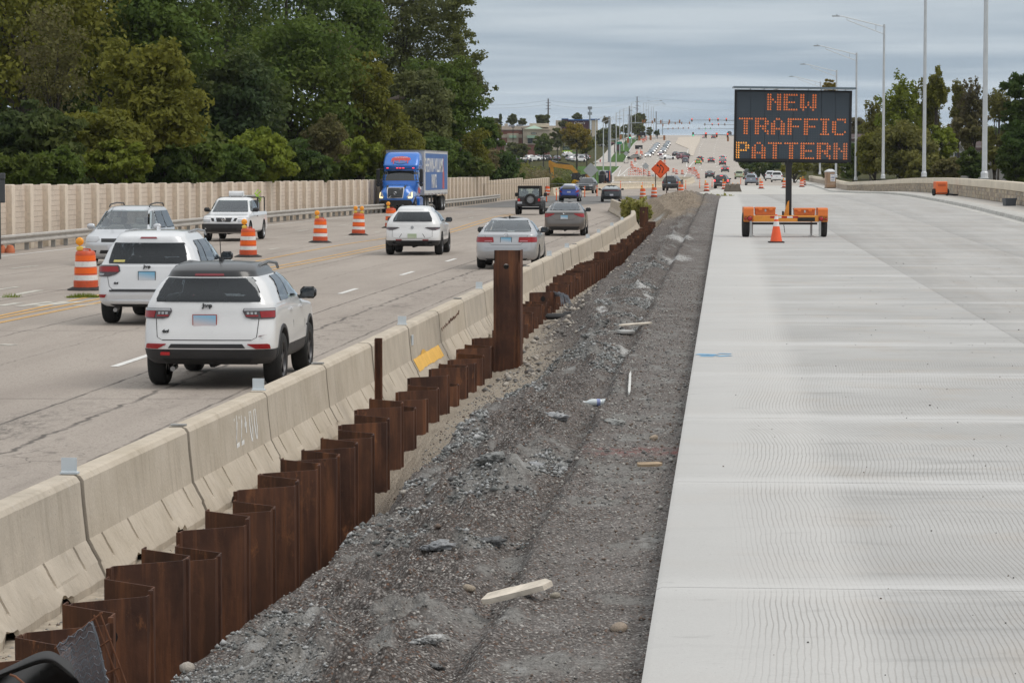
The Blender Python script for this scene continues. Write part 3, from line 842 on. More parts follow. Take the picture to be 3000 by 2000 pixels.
def np_mesh(name, V_, F4, mat, smooth=True):
 me = bpy.data.meshes.new(name)
 V_ = np.asarray(V_, np.float32).reshape(-1, 3); F4 = np.asarray(F4, np.int32); nf, k = F4.shape
 me.vertices.add(len(V_)); me.vertices.foreach_set('co', V_.ravel())
 me.loops.add(nf * k); me.loops.foreach_set('vertex_index', F4.ravel())
 me.polygons.add(nf); me.polygons.foreach_set('loop_start', np.arange(nf, dtype=np.int32) * k)
 if smooth: me.polygons.foreach_set('use_smooth', np.ones(nf, bool))
 me.materials.append(mat); me.update(calc_edges=True)
 return me
gm = np_mesh('gravel_strip', V, F_, MGRAV)
ca = gm.color_attributes.new('kind_mask', 'FLOAT_COLOR', 'POINT'); ca.data.foreach_set('color', K.reshape(-1, 4).astype(np.float32).ravel())
tag(obj('gravel_strip', gm), label='strip of crushed stone, rubble and earth between steel wall and slab', kind='structure')
# loose pebbles on the gravel (nobody could count them)
def pebble_field(name, pts, sizes, mats, seed, label):
 rs = np.random.RandomState(seed)
 ph = 1.15 * np.array([(0, 0, 1), (0, 0, -1), (1, 0, 0), (-1, 0, 0), (0, 1, 0), (0, -1, 0), (.7, .6, .5), (-.7, .6, -.4)], float)[:6]
 tri = np.array([(0,2,4),(0,4,3),(0,3,5),(0,5,2),(1,4,2),(1,3,4),(1,5,3),(1,2,5)])
 n = len(pts)
 v_ = ph[None] * (sizes[:, None, None] * rs.uniform(.6, 1.25, (n, 6, 1))) * np.array([1, 1, .7])
 an = rs.uniform(0, 6.28, n); c_, s_ = np.cos(an), np.sin(an)
 x = v_[..., 0] * c_[:, None] - v_[..., 1] * s_[:, None]; y = v_[..., 0] * s_[:, None] + v_[..., 1] * c_[:, None]
 v_ = np.stack([x, y, v_[..., 2]], -1) + pts[:, None, :]
 f_ = (tri[None] + (np.arange(n) * 6)[:, None, None]).reshape(-1, 3)
 me = np_mesh(name, v_, f_, mats[0], smooth=True)
 for m_ in mats[1:]: me.materials.append(m_)
 me.polygons.foreach_set('material_index', np.repeat(rs.randint(0, len(mats), n), 8).astype(np.int32)); me.update()
 o = obj(name, me)
 return tag(o, label, kind='stuff')
pm = [M('pebble_%s' % k, c_, .9, var=.2, scale=20, world=True) for k, c_ in (('dark', (.07, .065, .06)), ('grey', (.17, .165, .16)), ('pale', (.36, .345, .32)), ('brown', (.16, .12, .095)), ('slate', (.11, .115, .12)))]
n = 17000
Yp = 10.5 * (60 / 10.5) ** NPR.rand(n)
Xp = xbar(Yp) + 1.15 + NPR.rand(n) * (xslab(Yp) - .03 - xbar(Yp) - 1.15)
sz = NPR.uniform(.005, .013, n) * np.clip(Yp / 16, .8, 1.5)
sz[NPR.rand(n) < .02] *= 1.9
pebble_field('loose_gravel', np.stack([Xp, Yp, gravel_z(Xp, Yp) + sz * .25], -1), sz * .85, pm[1:4] + [pm[1], pm[2]], 3, 'scattered loose pebbles on the crushed stone strip')
n = 60000
Yp = 10.8 * (70 / 10.8) ** NPR.rand(n)
Xp = xbar(Yp) + 2.05 + NPR.rand(n) * (xslab(Yp) - .9 - xbar(Yp) - 2.05)
keep = (fbm(Xp * 1.6, Yp * .75, 4, 21) > .575) & (fbm(Xp * 5, Yp * 3, 3, 91) > .42)
Xp, Yp = Xp[keep], Yp[keep]
sz = NPR.uniform(.005, .016, len(Xp)) * np.clip(Yp / 18, .8, 1.5); sz[NPR.rand(len(Xp)) < .04] *= 1.8
pebble_field('rubble_crumbs', np.stack([Xp, Yp, gravel_z(Xp, Yp) + sz * .4], -1), sz, [M('crumb_%s' % k, c_, .92, var=.25, scale=25, world=True) for k, c_ in (('a', (.16, .165, .16)), ('b', (.26, .265, .26)), ('c', (.38, .385, .385)), ('d', (.10, .10, .10)))], 6, 'crumbled grey concrete heaped along the mound')
n = 420
Yp = 40 * (125 / 40) ** NPR.rand(n)
Xp = xbar(Yp) + 1.05 + NPR.beta(2, 2.2, n) * (1.0 + .4 * (Yp < 42))
sz = NPR.uniform(.015, .06, n)
pebble_field('edge_stones', np.stack([Xp, Yp, gravel_z(Xp, Yp) + sz * .3], -1), sz, [M('edge_stone_%s' % k, c_, .9, var=.2, scale=9, world=True) for k, c_ in (('a', (.42, .38, .33)), ('b', (.30, .27, .24)), ('c', (.16, .15, .14)))], 8, 'pale stones along the foot of the steel wall')
n = 900
Yp = 11 * (70 / 11) ** NPR.rand(n); w_ = NPR.beta(2.2, 1.6, n)
Xp = xslab(Yp) + .1 + w_ * np.minimum(xkerb(Yp) - xslab(Yp) - .3, 9)
sz = NPR.uniform(.003, .008, n); sz[NPR.rand(n) < .05] *= 1.8
pebble_field('road_grit', np.stack([Xp, Yp, zslab(Yp) + sz * .5], -1), sz, pm[:2] + pm[3:4], 4, 'dark grit scattered on the new concrete')
n = 1500
Yp = 15 * (45 / 15) ** NPR.rand(n)
Xp = xbar(Yp) + .33 + NPR.rand(n) * .35
sz = NPR.uniform(.006, .018, n)
pebble_field('barrier_rubble', np.stack([Xp, Yp, zroad(Yp) + .01 + sz * .3], -1), sz, pm[1:4], 5, 'crumbled concrete bits along the barrier toe')
# ground between the barrier and the piles
rows = [(Y, np.linspace(float(xbar(Y)) - .1, float(xbar(Y)) + .57, 4)) for Y in np.arange(9, 140, 1.0)]
tag(grid_obj('sand_strip', rows, M('dusty_sand', (.40, .345, .275), .95, var=.25, scale=9, world=True, bump=.5, bscale=40), lambda X, Y: zroad(Y) + .012 + .01 * vnoise(X * 9, Y * 7)), label='dusty strip of sand behind the concrete barrier')
# rubble lumps, cobbles, laths, bottle: single things on the gravel
def rock_mesh(seed, flat=.7, rough=.25, sub=2):
 bm = bmesh.new(); bmesh.ops.create_icosphere(bm, subdivisions=sub, radius=1)
 rs = random.Random(seed); k = [Vector((rs.uniform(-1, 1), rs.uniform(-1, 1), rs.uniform(-1, 1))) for _ in range(9)]
 for v_ in bm.verts:
  s_ = 1 + sum(max(0, v_.co.dot(q) - .45) * rs_ for q, rs_ in zip(k, [rough, -rough, rough * .7, -rough * .6, rough, -rough, .2, -.2, .1]))
  v_.co *= s_ * (1 + rs.uniform(-rough, rough) * .28); v_.co.z *= flat
  if sub > 3: v_.co *= 1 + .55 * (float(fbm(v_.co.x * 3 + seed, v_.co.y * 3 + v_.co.z * 2, 4, seed)) - .5) + .25 * (float(vnoise(v_.co.x * 9, v_.co.y * 9 + v_.co.z * 7, seed)) - .5)
 me = bpy.data.meshes.new('rock'); bm.to_mesh(me); bm.free()
 me.polygons.foreach_set('use_smooth', [True] * len(me.polygons))
 return me
def on_gravel(px, py): return hit(px, py, g=lambda X, Y: gravel_z(X, Y, False))
for (px, py, wp, lab, nm, cat, c_, sd_) in (
 (1372, 1727, 40, 'rounded tan cobble left of the broken lath', 'cobble', 'stone', (.44, .37, .29), 1),
 (1814, 1846, 56, 'smooth oblong tan cobble beside the slab edge', 'cobble', 'stone', (.42, .34, .27), 2),
 (1257, 1872, 76, 'pale ragged lump of concrete low in the gravel', 'concrete_lump', 'rubble', (.56, .56, .55), 3),
 (1280, 1956, 60, 'grey flat lump at the bottom of the gravel', 'concrete_lump', 'rubble', (.24, .24, .24), 5),
 (550, 1965, 60, 'pale angular boulder at the near end of the steel wall', 'boulder', 'stone', (.45, .41, .36), 6),
 (848, 1722, 30, 'small pale stone on the edge of the trench', 'stone', 'stone', (.5, .47, .42), 7),
 (1183, 1445, 26, 'light stone caught on the lip of the trench', 'stone', 'stone', (.5, .46, .41), 8),
 (1435, 1590, 84, 'dark grey rubble heap in the middle of the gravel', 'concrete_lump', 'rubble', (.17, .175, .18), 9),
 (1265, 1600, 70, 'pale blue-grey rubble heap left of the dark one', 'concrete_lump', 'rubble', (.36, .37, .385), 10),
 (1440, 1345, 90, 'grey crumbled ridge of rubble across the mound', 'concrete_lump', 'rubble', (.28, .285, .28), 11),
 (1570, 1368, 70, 'flat bluish rubble lump above the red stain', 'concrete_lump', 'rubble', (.40, .41, .425), 12),
 (1640, 1225, 60, 'whitish crumbled rubble left of the bottle', 'concrete_lump', 'rubble', (.46, .47, .485), 13),
 (1812, 1242, 60, 'light rubble heap right of the wheel rut', 'concrete_lump', 'rubble', (.36, .365, .355), 14),
 (1912, 1287, 28, 'small tan stone above the red stain', 'stone', 'stone', (.46, .37, .28), 15),
 (1660, 1382, 18, 'little tan pebble beside the wheel rut', 'stone', 'stone', (.44, .35, .27), 16),
 (1626, 1749, 34, 'small buff block right of the broken lath', 'stone', 'stone', (.45, .40, .33), 17),
 (1720, 985, 30, 'grey rubble on the trench side of the strip', 'concrete_lump', 'rubble', (.33, .335, .33), 20)):
 p = on_gravel(px, py)
 w_ = wp / 2 * p.y / FPX
 me = rock_mesh(sd_, .62 if cat == 'stone' else .5, .25 if cat == 'stone' else .9, 2 if cat == 'stone' else 4)
 me.materials.append(M('rock_%d' % sd_, c_, .9, var=.25, scale=7, bump=.6, bscale=22))
 o = obj(nm, me, loc=(p.x, p.y, p.z + (w_ * .3 if cat == 'stone' else w_ * .02)), rz=sd_ * 1.3 if cat == 'stone' else .2)
 o.scale = (w_, w_ * .85, w_ * (1 if cat == 'stone' else .75))
 tag(o, lab, cat)
def lath(pa, pb, w_, th, lab, mat=m_wood, lift=.012):
 A, B = on_gravel(*pa), on_gravel(*pb)
 d = B - A; L = d.length; a = math.atan2(d.y, d.x)
 for i in range(9):
  q = A.lerp(B, i / 8); lift = max(lift, float(gravel_z(q.x, q.y)) - q.z - .01)
 mb = MB()
 mb.prism([(0, -w_*.3), (L*.12, -w_*.5), (L*.55, -w_*.5), (L*.9, -w_*.42), (L, -w_*.05), (L*.86, w_*.5), (L*.4, w_*.44), (L*.36, w_*.5), (L*.03, w_*.42)], 0, th, 'XY')
 o = mb.build('wooden_lath', mat, loc=A + Vector((0, 0, lift + .02)))
 o.rotation_euler = (.22, -math.asin(max(-1, min(1, d.z / L))), a)
 return tag(o, lab, 'board')
lath((1420, 1812), (1622, 1764), .13, .03, 'broken pale wooden lath lying across the gravel', lift=.05)
lath((1866, 1376), (1940, 1374), .06, .02, 'short plank lying beside the slab edge', M('brown_wood', (.36, .27, .18), .85, var=.2, scale=9))
lath((1815, 964), (1912, 957), .08, .02, 'thin grey board lying far up the gravel')
lath((1812, 982), (1855, 980), .10, .03, 'grey slat in front of the thin board', M('grey_wood', (.36, .36, .35), .85))
lath((1842, 1165), (1846, 1100), .025, .02, 'white striped stake lying in the wheel rut', M('white_stake', (.62, .62, .60), .8, dirt=.3))
# plastic bottle
m_bot = M('clear_bottle_plastic', (.66, .72, .74), .15, spec=.6, var=.1, coat=.6)
p = on_gravel(1749, 1190)
bt = MB().lathe([(.0, -.135), (.032, -.13), (.036, -.11), (.034, -.05), (.031, -.045), (.036, -.03), (.036, .05), (.03, .075), (.014, .105), (.0125, .125)], 18, axis='X').build('water_bottle', m_bot, loc=p + Vector((0, 0, .04)), smooth=40, rz=PI + .12)
tag(bt, 'empty clear plastic water bottle lying on the gravel', 'bottle')
MB().lathe([(.0365, -.03), (.0368, .005)], 18, axis='X', cap=False).build('wrapper', M('bottle_wrapper', (.25, .3, .55), .5), parent=bt)
MB().lathe([(.0, .124), (.0155, .124), (.0155, .142), (.0, .142)], 14, axis='X').build('cap', M('bottle_cap', (.8, .82, .85), .4), parent=bt)
# ---- concrete barriers
BL = 3.81
def barrier_mesh(seed):
 rs = random.Random(seed)
 slots = [.42, 1.28, 2.52, 3.38]
 Ys = list(np.linspace(.026, BL - .026, 44)) + [s_ + d_ for s_ in slots for d_ in (-.026, -.020, .020, .026)] + [.035, BL - .035]
 Ys = sorted(Ys); n = len(Ys) - 1
 gaps = [(.95, 1.28), (2.45, 2.75)]
 rows_ = []
 for i in range(n + 1):
  y = Ys[i]
  e = min(y, BL - y)
  c_ = .022 if i in (0, n) else 0                         # chamfered ends
  g_ = any(a < y < b_ for a, b_ in gaps)
  sl_ = any(abs(y - s_) < .0225 for s_ in slots)
  chip = .05 * max(0, float(fbm(y * 3.5, seed * 9.1, 3, seed)) - .5) + .05 * max(0, 1 - e / .12) * float(vnoise(y * 20, seed, 3))
  lo = (.075 + .04 * float(vnoise(y * 14, seed * 3, 5))) if g_ else .0
  tl = .06 if sl_ else 0
  R_ = [(.30 - c_ - chip - (.035 if g_ else 0), lo), (.30 - c_ - chip, max(.07, lo + .01)), (.245 - c_ - chip * .4, .165), (.236 - c_ - tl * .5, .185), (.190 - c_ - tl * .9, .265), (.176 - c_ - tl * .7, .295), (.150 - c_, .34), (.122 - c_, .60), (.110 - c_ - (.01 * rs.random() if rs.random() < .1 else 0), .765), (.085 - c_, .80), (.06, .81)]
  L_ = [(-x, z) for x, z in [(.06, .81), (.085 - c_, .80), (.108 - c_, .765), (.118 - c_, .6), (.145 - c_, .335), (.175 - c_ - tl, .275), (.235 - c_ - tl, .185), (.30 - c_, max(.07, lo)), (.30 - c_, lo)]]
  rows_.append([(x, y, z) for x, z in R_ + L_])
 mb = MB().sheet(rows_)
 m_ = len(rows_[0])
 for k in (0, n):
  mb.add(rows_[k], [tuple(range(m_))])
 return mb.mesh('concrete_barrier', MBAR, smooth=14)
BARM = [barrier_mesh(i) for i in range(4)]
refl_me = MB().cbox((0, 0, .07), (.115, .010, .10)).cbox((0, .02, .008), (.13, .07, .014)).mesh('reflector', m_refl)
flat_me = MB().cbox((0, .0, .008), (.13, .08, .014)).cbox((.01, -.04, .016), (.11, .04, .010)).mesh('reflector_base', m_steel)
side_me = MB().cbox((0, 0, 0), (.012, .16, .14)).mesh('reflector', m_refl)
pts = [(float(xbar(Y)), Y) for Y in np.arange(8, 205, .05)]
arc = [0]
for a, b_ in zip(pts[:-1], pts[1:]): arc.append(arc[-1] + math.hypot(b_[0]-a[0], b_[1]-a[1]))
arc = np.array(arc); PX_, PY_ = np.array([p[0] for p in pts]), np.array([p[1] for p in pts])
s0 = float(np.interp(21.6, PY_, arc))
k0 = int(s0 // BL)
s0 -= k0 * BL
barriers = []
bn = 0
k = 0
while s0 + (k + 1) * BL < arc[-1]:
 a, b_ = s0 + k * BL, s0 + (k + 1) * BL
 A = Vector((np.interp(a, arc, PX_), np.interp(a, arc, PY_))); B = Vector((np.interp(b_, arc, PX_), np.interp(b_, arc, PY_)))
 k += 1
 if B.y < 16: continue
 rz = math.atan2(B.y - A.y, B.x - A.x) - PI / 2
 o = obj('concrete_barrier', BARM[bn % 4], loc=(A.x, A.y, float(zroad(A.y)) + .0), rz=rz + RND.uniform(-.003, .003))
 o.rotation_euler[0] = math.asin((float(zroad(B.y)) - float(zroad(A.y))) / BL)
 tag(o, 'plain concrete barrier in the row, %s beyond the one with rusty scrawl' % ORD[bn - 9] if bn >= 9 else 'plain concrete barrier, %s of the row counting from the left edge' % ORD[bn], 'barrier', 'concrete barriers along the traffic lane')
 barriers.append(o)
 if bn in (2, 4, 7, 10, 12, 15, 17, 20, 22, 25, 28): obj('reflector', refl_me, o, (0, .16 if bn != 2 else .05, .81))
 elif bn in (1, 3, 5, 9, 13, 18): obj('reflector', flat_me, o, (0, .12, .81))
 bn += 1
 if bn == 4:
  o['label'] = 'concrete barrier with white sprayed station number on its side'
  gl = {'2': [(0, .75), (.2, 1), (.42, .95), (.45, .7), (.1, .2), (.0, .0), (.5, .02)], '1': [(.1, 1), (.1, 0)], '+': [(.0, .5), (.35, .52), None, (.18, .75), (.16, .25)], '0': [(.1, .1), (.0, .5), (.15, .95), (.4, .9), (.45, .4), (.3, .03), (.1, .1)]}
  xo = 2.05; lt_ = MB()
  for ch_ in '22+00':
   seg_ = [[]]
   for q_ in gl[ch_]:
    if q_ is None: seg_.append([]); continue
    zz = .45 + q_[1] * .30 - (.03 if ch_ == '0' else 0)
    seg_[-1].append((.150 - (zz - .34) * .106 + .003, xo + q_[0] * .27, zz))
   for sg_ in seg_: lt_.tube(sg_, .022, 4)
   xo += .24
  for v_ in range(len(lt_.v)): p_ = lt_.v[v_]; b_x = .150 - (p_[2] - .34) * .106; lt_.v[v_] = (b_x + max(-.004, min(.003, p_[0] - b_x)), p_[1], p_[2])
  lt_.build('lettering', m_chalk, o)
 if bn == 8:
  o['label'] = 'concrete barrier with a yellow painted toe'
  mb = MB(); rr = []
  for i in range(15):
   y = .12 + 3.2 * i / 14
   w0, w1 = .17 + .02 * RND.random(), .335 + (.05 + .02 * RND.random() if i in (5, 6) else .015 * RND.random())
   rr.append([(.300 - (w0 - .07) * .58 + .007, y, w0), (.238, y, .19), (.18, y, .30), (.157, y, .34), (.157 - (w1 - .34) * .1, y, w1)])
  mb.sheet(rr).build('paint_patch', m_ypatch, o)
  obj('reflector', side_me, o, (.135, .22, .60))
 if bn == 9:
  o['label'] = 'grey weathered barrier with rusty brown scrawl on its face'
  mb = MB(); pp = []
  for i in range(26):
   pp.append((.128 - .001 * (i % 2), .1 + i * .11, .50 + .006 * i + (.045 if i % 2 else -.03) * RND.random()))
  mb.tube(pp, .008, 4).build('rust_scrawl', MRUST, o)
 if bn == 1: o['label'] = 'nearest concrete barrier at the left edge with broken toe'
 if bn == 2:
  o['label'] = 'concrete barrier with a bent white bracket on its end'
  MB().cbox((.125, .17, .6), (.01, .03, .17)).cbox((.13, .21, .64), (.01, .09, .012)).build('bracket', m_refl, o)
 if bn == 3: o['label'] = 'second whole barrier from the left with a brown crack at its end'
 if bn == 47 - 3: o['label'] = 'last concrete barrier where the row curves away'
# ---- sheet piling
def pile_mesh(kind, bottom=-1.7, holes=False, notch=0):
 """one Z-shaped sheet: kind 0 runs from the left flange to the right one, kind 1 back again"""
 c_ = [(-.21, 0), (-.21, .125), (.205, .455), (.21, .585)]
 t = .013
 if kind == 1: c_ = [(x, .585 - y) for x, y in c_][::-1]
 cl = [Vector(p) for p in c_]
 l, r_ = [], []
 for i, p in enumerate(cl):
  a = (cl[min(i+1, 3)] - cl[max(i-1, 0)]).normalized(); n_ = Vector((a.y, -a.x))
  l.append(p - n_ * t/2); r_.append(p + n_ * t/2)
 poly = [tuple(p) for p in l] + [tuple(p) for p in reversed(r_)]
 mb = MB()
 mb.prism(poly, bottom, 0, 'XY')
 ye = .585 if kind == 0 else 0.0
 mb.prism([(.20, ye - .045), (.232, ye - .035), (.232, ye - .012), (.214, ye - .004), (.20, ye - .004)], bottom, -.002, 'XY')
 if kind == 0: mb.prism([(-.20, .004), (-.235, .012), (-.235, .04), (-.20, .05)], bottom, -.002, 'XY')
 return mb.mesh('sheet_pile', MRUST, smooth=25)
PM = [pile_mesh(0), pile_mesh(1)]
hole_me = MB().lathe([(.0, 0), (.05, 0), (.05, .004), (.0, .004)], 14).mesh('lifting_hole', M('hole_dark', (.006, .005, .005), .9, var=0))
pw = empty('sheet_pile_wall', (float(xbar(20)) + .8, 20, -.3), 0, 'zigzag wall of rusty brown steel sheet piles beside the barrier', 'wall')
ztop = pchip([10, 16, 22, 28, 34, 40, 48, 58, 70, 88, 103, 120, 140], [.18, .20, .25, .33, .32, .3, .35, .48, .44, .28, .15, .08, 0])
Y = 12.2; kk = 0
prev = 0.0
while Y < 138:
 for kind in (0, 1):
  sl_ = float((xbar(Y + .35) - xbar(Y)) / .35)
  rz = -math.atan(sl_)
  x = float(xbar(Y)) + .79
  if kind == 0: prev = RND.uniform(-.13, .13) if RND.random() < .6 else RND.uniform(-.04, .04)
  if 34 < Y < 60 and RND.random() < .25: prev -= .08
  h = float(ztop(Y)) + prev + (RND.uniform(-.025, .025))
  o = obj('sheet_pile', PM[kind], pw, Vector((x, Y, h)) - pw.location, rz=rz)
  if RND.random() < .22:
   hm = obj('lifting_hole', hole_me, o, (.0, .29, -RND.uniform(.12, .3)))
   a = math.atan2(.415, .33)
   hm.rotation_euler = Vector((math.cos(a), -math.sin(a), 0) if kind == 0 else (-math.cos(a), -math.sin(a), 0)).to_track_quat('Z', 'Y').to_euler()
   hm.location = Vector((0, .29, hm.location.z)) + Vector((math.cos(a), -math.sin(a), 0) if kind == 0 else (-math.cos(a), -math.sin(a), 0)) * .008
  Y += .585 * math.cos(math.atan(sl_)); kk += 1
  if kk > 226: break
# tall single piles
def tall_pile(px0, px1, ytop, Y, zb, lab, hole=True):
 A, B = at(px0, ytop, Y), at(px1, ytop - 3, Y)
 w_ = B.x - A.x; ht = A.z - zb
 mb = MB()
 f = .015
 # flat face with a hole, flanges turned back at both sides
 n = 16; cx, cz, rr_ = w_ * .47, ht - .24, .04
 ring = [(cx + rr_ * math.cos(2*PI*k/n), cz + rr_ * math.sin(2*PI*k/n)) for k in range(n)]
 def outer(k):
  a = 2*PI*k/n; c_, s_ = math.cos(a), math.sin(a)
  tx = ((w_ - cx) if c_ > 0 else cx) / max(abs(c_), 1e-6); tz = ((ht - cz) if s_ > 0 else cz - (ht - .5)) / max(abs(s_), 1e-6)
  t = min(tx, tz); return (cx + c_*t, cz + s_*t)
 out_ = [outer(k) for k in range(n)]
 for yy in (0, f):
  b = [(p[0], yy, p[1]) for p in ring] + [(p[0], yy, p[1]) for p in out_]
  if hole: mb.add(b, [(k, (k+1) % n, n + (k+1) % n, n + k) for k in range(n)])
 if hole:
  mb.add([(p[0], 0, p[1]) for p in ring] + [(p[0], f, p[1]) for p in ring], [(k, (k+1) % n, n + (k+1) % n, n + k) for k in range(n)])
  # corners left by the radial fan
  mb.box(0, w_, 0, f, 0, ht - .5)
  for (qx0, qx1, qz0, qz1) in ((0, .012, ht - .5, ht), (w_ - .012, w_, ht - .5, ht)): mb.box(qx0, qx1, 0, f, qz0, qz1)
  for sx in (0, w_):
   for sz in (ht - .5, ht):
    q = [(sx, sz)] + [p for p in out_ if abs(p[0] - sx) < 1e-4 or abs(p[1] - sz) < 1e-4]
    ex = [p for p in out_ if abs(p[0] - sx) < 1e-3]; ez = [p for p in out_ if abs(p[1] - sz) < 1e-3]
    if ex and ez:
     p1 = max(ex, key=lambda p: p[1]) if sz > cz else min(ex, key=lambda p: p[1])
     p2 = min(ez, key=lambda p: p[0]) if sx < cx else max(ez, key=lambda p: p[0])
     mb.add([(sx, 0, sz), (p1[0], 0, p1[1]), (p2[0], 0, p2[1])], [(0, 1, 2)])
 else:
  mb.box(0, w_, 0, f, 0, ht)
 mb.box(-.0, .014, -.0, .30, 0, ht - .02)
 mb.prism([(w_, 0), (w_ + .012, 0), (w_ + .05, .34), (w_ + .038, .34)], 0, ht, 'XY')
 mb.box(-.012, .028, -.035, .0, 0, ht - .19); mb.box(w_ - .02, w_ + .014, -.02, .0, 0, ht - .17)
 o = mb.build('tall_sheet_pile', MRUST, loc=(A.x, Y, zb), smooth=20)
 return tag(o, lab, 'steel pile')
tall_pile(1448, 1522, 733, 44.0, -.9, 'tallest rusty steel pile with a hole near its top')
tall_pile(1875, 1897, 606, 141.0, -.3, 'far tall rusty pile standing at the end of the steel wall')
mb = MB(); p = at(1109, 990, 33.6)
mb.box(-.04, .04, -.008, .008, -2.2, 0); mb.box(-.045, -.03, -.04, .04, -2.2, -.01); mb.box(.025, .042, -.05, .05, -2.2, -.004)
tag(mb.build('narrow_steel_post', MRUST, loc=p), 'narrow dark steel post rising from the zigzag wall', 'steel pile')
mb = MB(); p = at(1604, 836, 60.5)
mb.box(-.02, .02, -.05, .05, -1.2, 0)
tag(mb.build('narrow_steel_post', MRUST, loc=p), 'short thin steel post among the middle sheet piles', 'steel pile')
# ---- rebar mat, wire mesh and black sheet at the near end
m_wire = M('galvanised_wire', (.20, .215, .24), .5, .6, var=.2)
m_reb = M('rusty_rebar', (.16, .062, .028), .8, var=.3, scale=12)
Yb = 15.6
def P2(px, py, Y=Yb): return at(px, py, Y)
mat_ = empty('rebar_mat', P2(300, 1900), 0, 'rusty rebar mat wrapped in wire mesh leaning at the near end', 'rebar')
inv = -Vector(mat_.location)
def lt(name, a, b_, r, m_, Y0=Yb, Y1=Yb, n=6, sub=1, wav=0.0):
 A, B = P2(a[0], a[1], Y0) + inv, P2(b_[0], b_[1], Y1) + inv
 pp = []
 for i in range(sub + 1):
  q = A.lerp(B, i / sub); q.z += wav * math.sin(i * 2.2); q.x += wav * .5 * math.cos(i * 1.7); pp.append(q)
 return MB().tube(pp, r, n).build(name, m_, mat_, smooth=60)
for i, (a, b_) in enumerate((((275, 1800), (360, 2030)), ((292, 1793), (380, 2030)))): lt('rebar', a, b_, .0055, m_reb)
for i in range(7): lt('rebar', (165 + i * 17, 1887 - i * 11), (215 + i * 17, 2030), .0045, m_reb)
for (a, b_) in (((160, 1900), (300, 1793)), ((190, 1965), (325, 1870)), ((240, 2010), (350, 1953)), ((215, 1948), (300, 2010))): lt('rebar', a, b_, .006, m_reb)
mb = MB()
for i in range(34):
 f = i / 33
 A, B = P2(165 + f * 103, 1890 - f * 72, Yb - .02) + inv, P2(235 + f * 85, 2040, Yb - .06) + inv
 mb.tube([A, A.lerp(B, .5) + Vector((.004, -.02, 0)), B], .0016, 4)
for j in range(9):
 f = j / 8
 pp = []
 for i in range(13):
  e = i / 12
  A = P2(168 + f * 75, 1893 + f * 120, Yb - .03) + inv; B = P2(270 + f * 56, 1822 + f * 185, Yb - .03) + inv
  q = A.lerp(B, e); q.z += .014 * math.sin(i * 1.9 + j); pp.append(q)
 mb.tube(pp, .0035, 5)
mb.tube([P2(268, 1818) + inv, P2(285, 1870) + inv, P2(322, 2040) + inv], .008, 6)
tag(mb.build('wire_mesh', m_wire, mat_, smooth=60))
sh = MB(); rr = []
top = [(-60, 1990), (0, 1962), (60, 1935), (110, 1908), (150, 1902), (178, 1920), (212, 1942)]
for j in range(7):
 f = j / 6
 row = []
 for i, (x, y) in enumerate(top):
  yy = y + f * (14 + 6 * i)
  q = P2(x + f * 8, yy, 15.2 - .12 * math.sin(f * PI) - .05 * i * f)
  row.append(q)
 rr.append(row)
sh.sheet(rr)
rr = []
for j in range(6):
 f = j / 5
 rr.append([P2(x + 8 + f * 14 * (i - 2), min(y + 14 + 6 * i, 1975) + f * 110, 15.3 + .2 * f + (.25 * math.sin(i + j))) for i, (x, y) in enumerate(top)])
sh.sheet(rr)
m_tarp = M('black_filter_fabric', (.035, .035, .036), .85, var=.25, scale=5)
o = sh.build('black_fabric_sheet', m_tarp, smooth=60)
ss_ = o.modifiers.new('sub', 'SUBSURF'); ss_.levels = ss_.render_levels = 2
so_ = o.modifiers.new('solid', 'SOLIDIFY'); so_.thickness = .006
tag(o, 'black fabric sheet draped at the bottom left corner', 'fabric sheet')
tag(MB().tube([at(30, 1975, 14.6), at(45, 1980, 14.55), at(75, 2005, 14.5)], .006, 6).build('bent_rebar', m_reb), 'bent rusty bar end poking out over the black fabric', 'rebar')
# wire scraps over the middle of the wall
mb = MB()
for i in range(26):
 A = at(1620 + RND.uniform(-8, 20), 862 + RND.uniform(-10, 8), 57); B = at(1655 + RND.uniform(-12, 22), 893 + RND.uniform(-10, 14), 56.6)
 mb.tube([A, A.lerp(B, .5) + Vector((.05, 0, .08)), B], .005, 4)
tag(mb.build('wire_tangle', m_wire), 'tangle of cut wire hanging over the middle sheet piles', 'wire')
tag(MB().cbox((0, 0, .05), (.42, .3, .10), ch=.04).cbox((.2, .1, .07), (.24, .3, .12), ch=.05).build('black_bag', m_tarp, loc=hit(1632, 935, g=lambda X, Y: gravel_z(X, Y, False))), 'crumpled black plastic at the foot of the sheet piles', 'bag')
# ---- guard rail
gr = empty('guard_rail', (float(xleft(110)) + .5, 110, float(zroad(110))), 0, 'long galvanised guard rail along the foot of the noise wall', 'guard rail')
gi = -Vector(gr.location)
prof = [(.0, .24), (.05, .27), (.055, .32), (.0, .37), (-.02, .405), (.0, .44), (.055, .49), (.05, .54), (.0, .575)]
rr = []
for Y in np.arange(62, 264, 1.9):
 x, z = float(xleft(Y)) + .5, float(zroad(Y)) + .03
 rr.append([Vector((x + a * 1.4, Y, z + b_)) + gi for a, b_ in prof])
MB().sheet(rr).build('rail', M('dull_rail_steel', (.46, .435, .40), .6, .15, var=.12, scale=2, dirt=.3), gr, smooth=50)
pm_ = MB().box(-.075, .075, -.06, .06, -.2, .52).box(-.04, .08, -.1, .1, .28, .54).mesh('post', M('guard_rail_post', (.33, .33, .32), .6, .4, var=.2, dirt=.3))
for Y in np.arange(63, 263, 1.905):
 obj('post', pm_, gr, Vector((float(xleft(Y)) + .38, Y, float(zroad(Y)))) + gi)
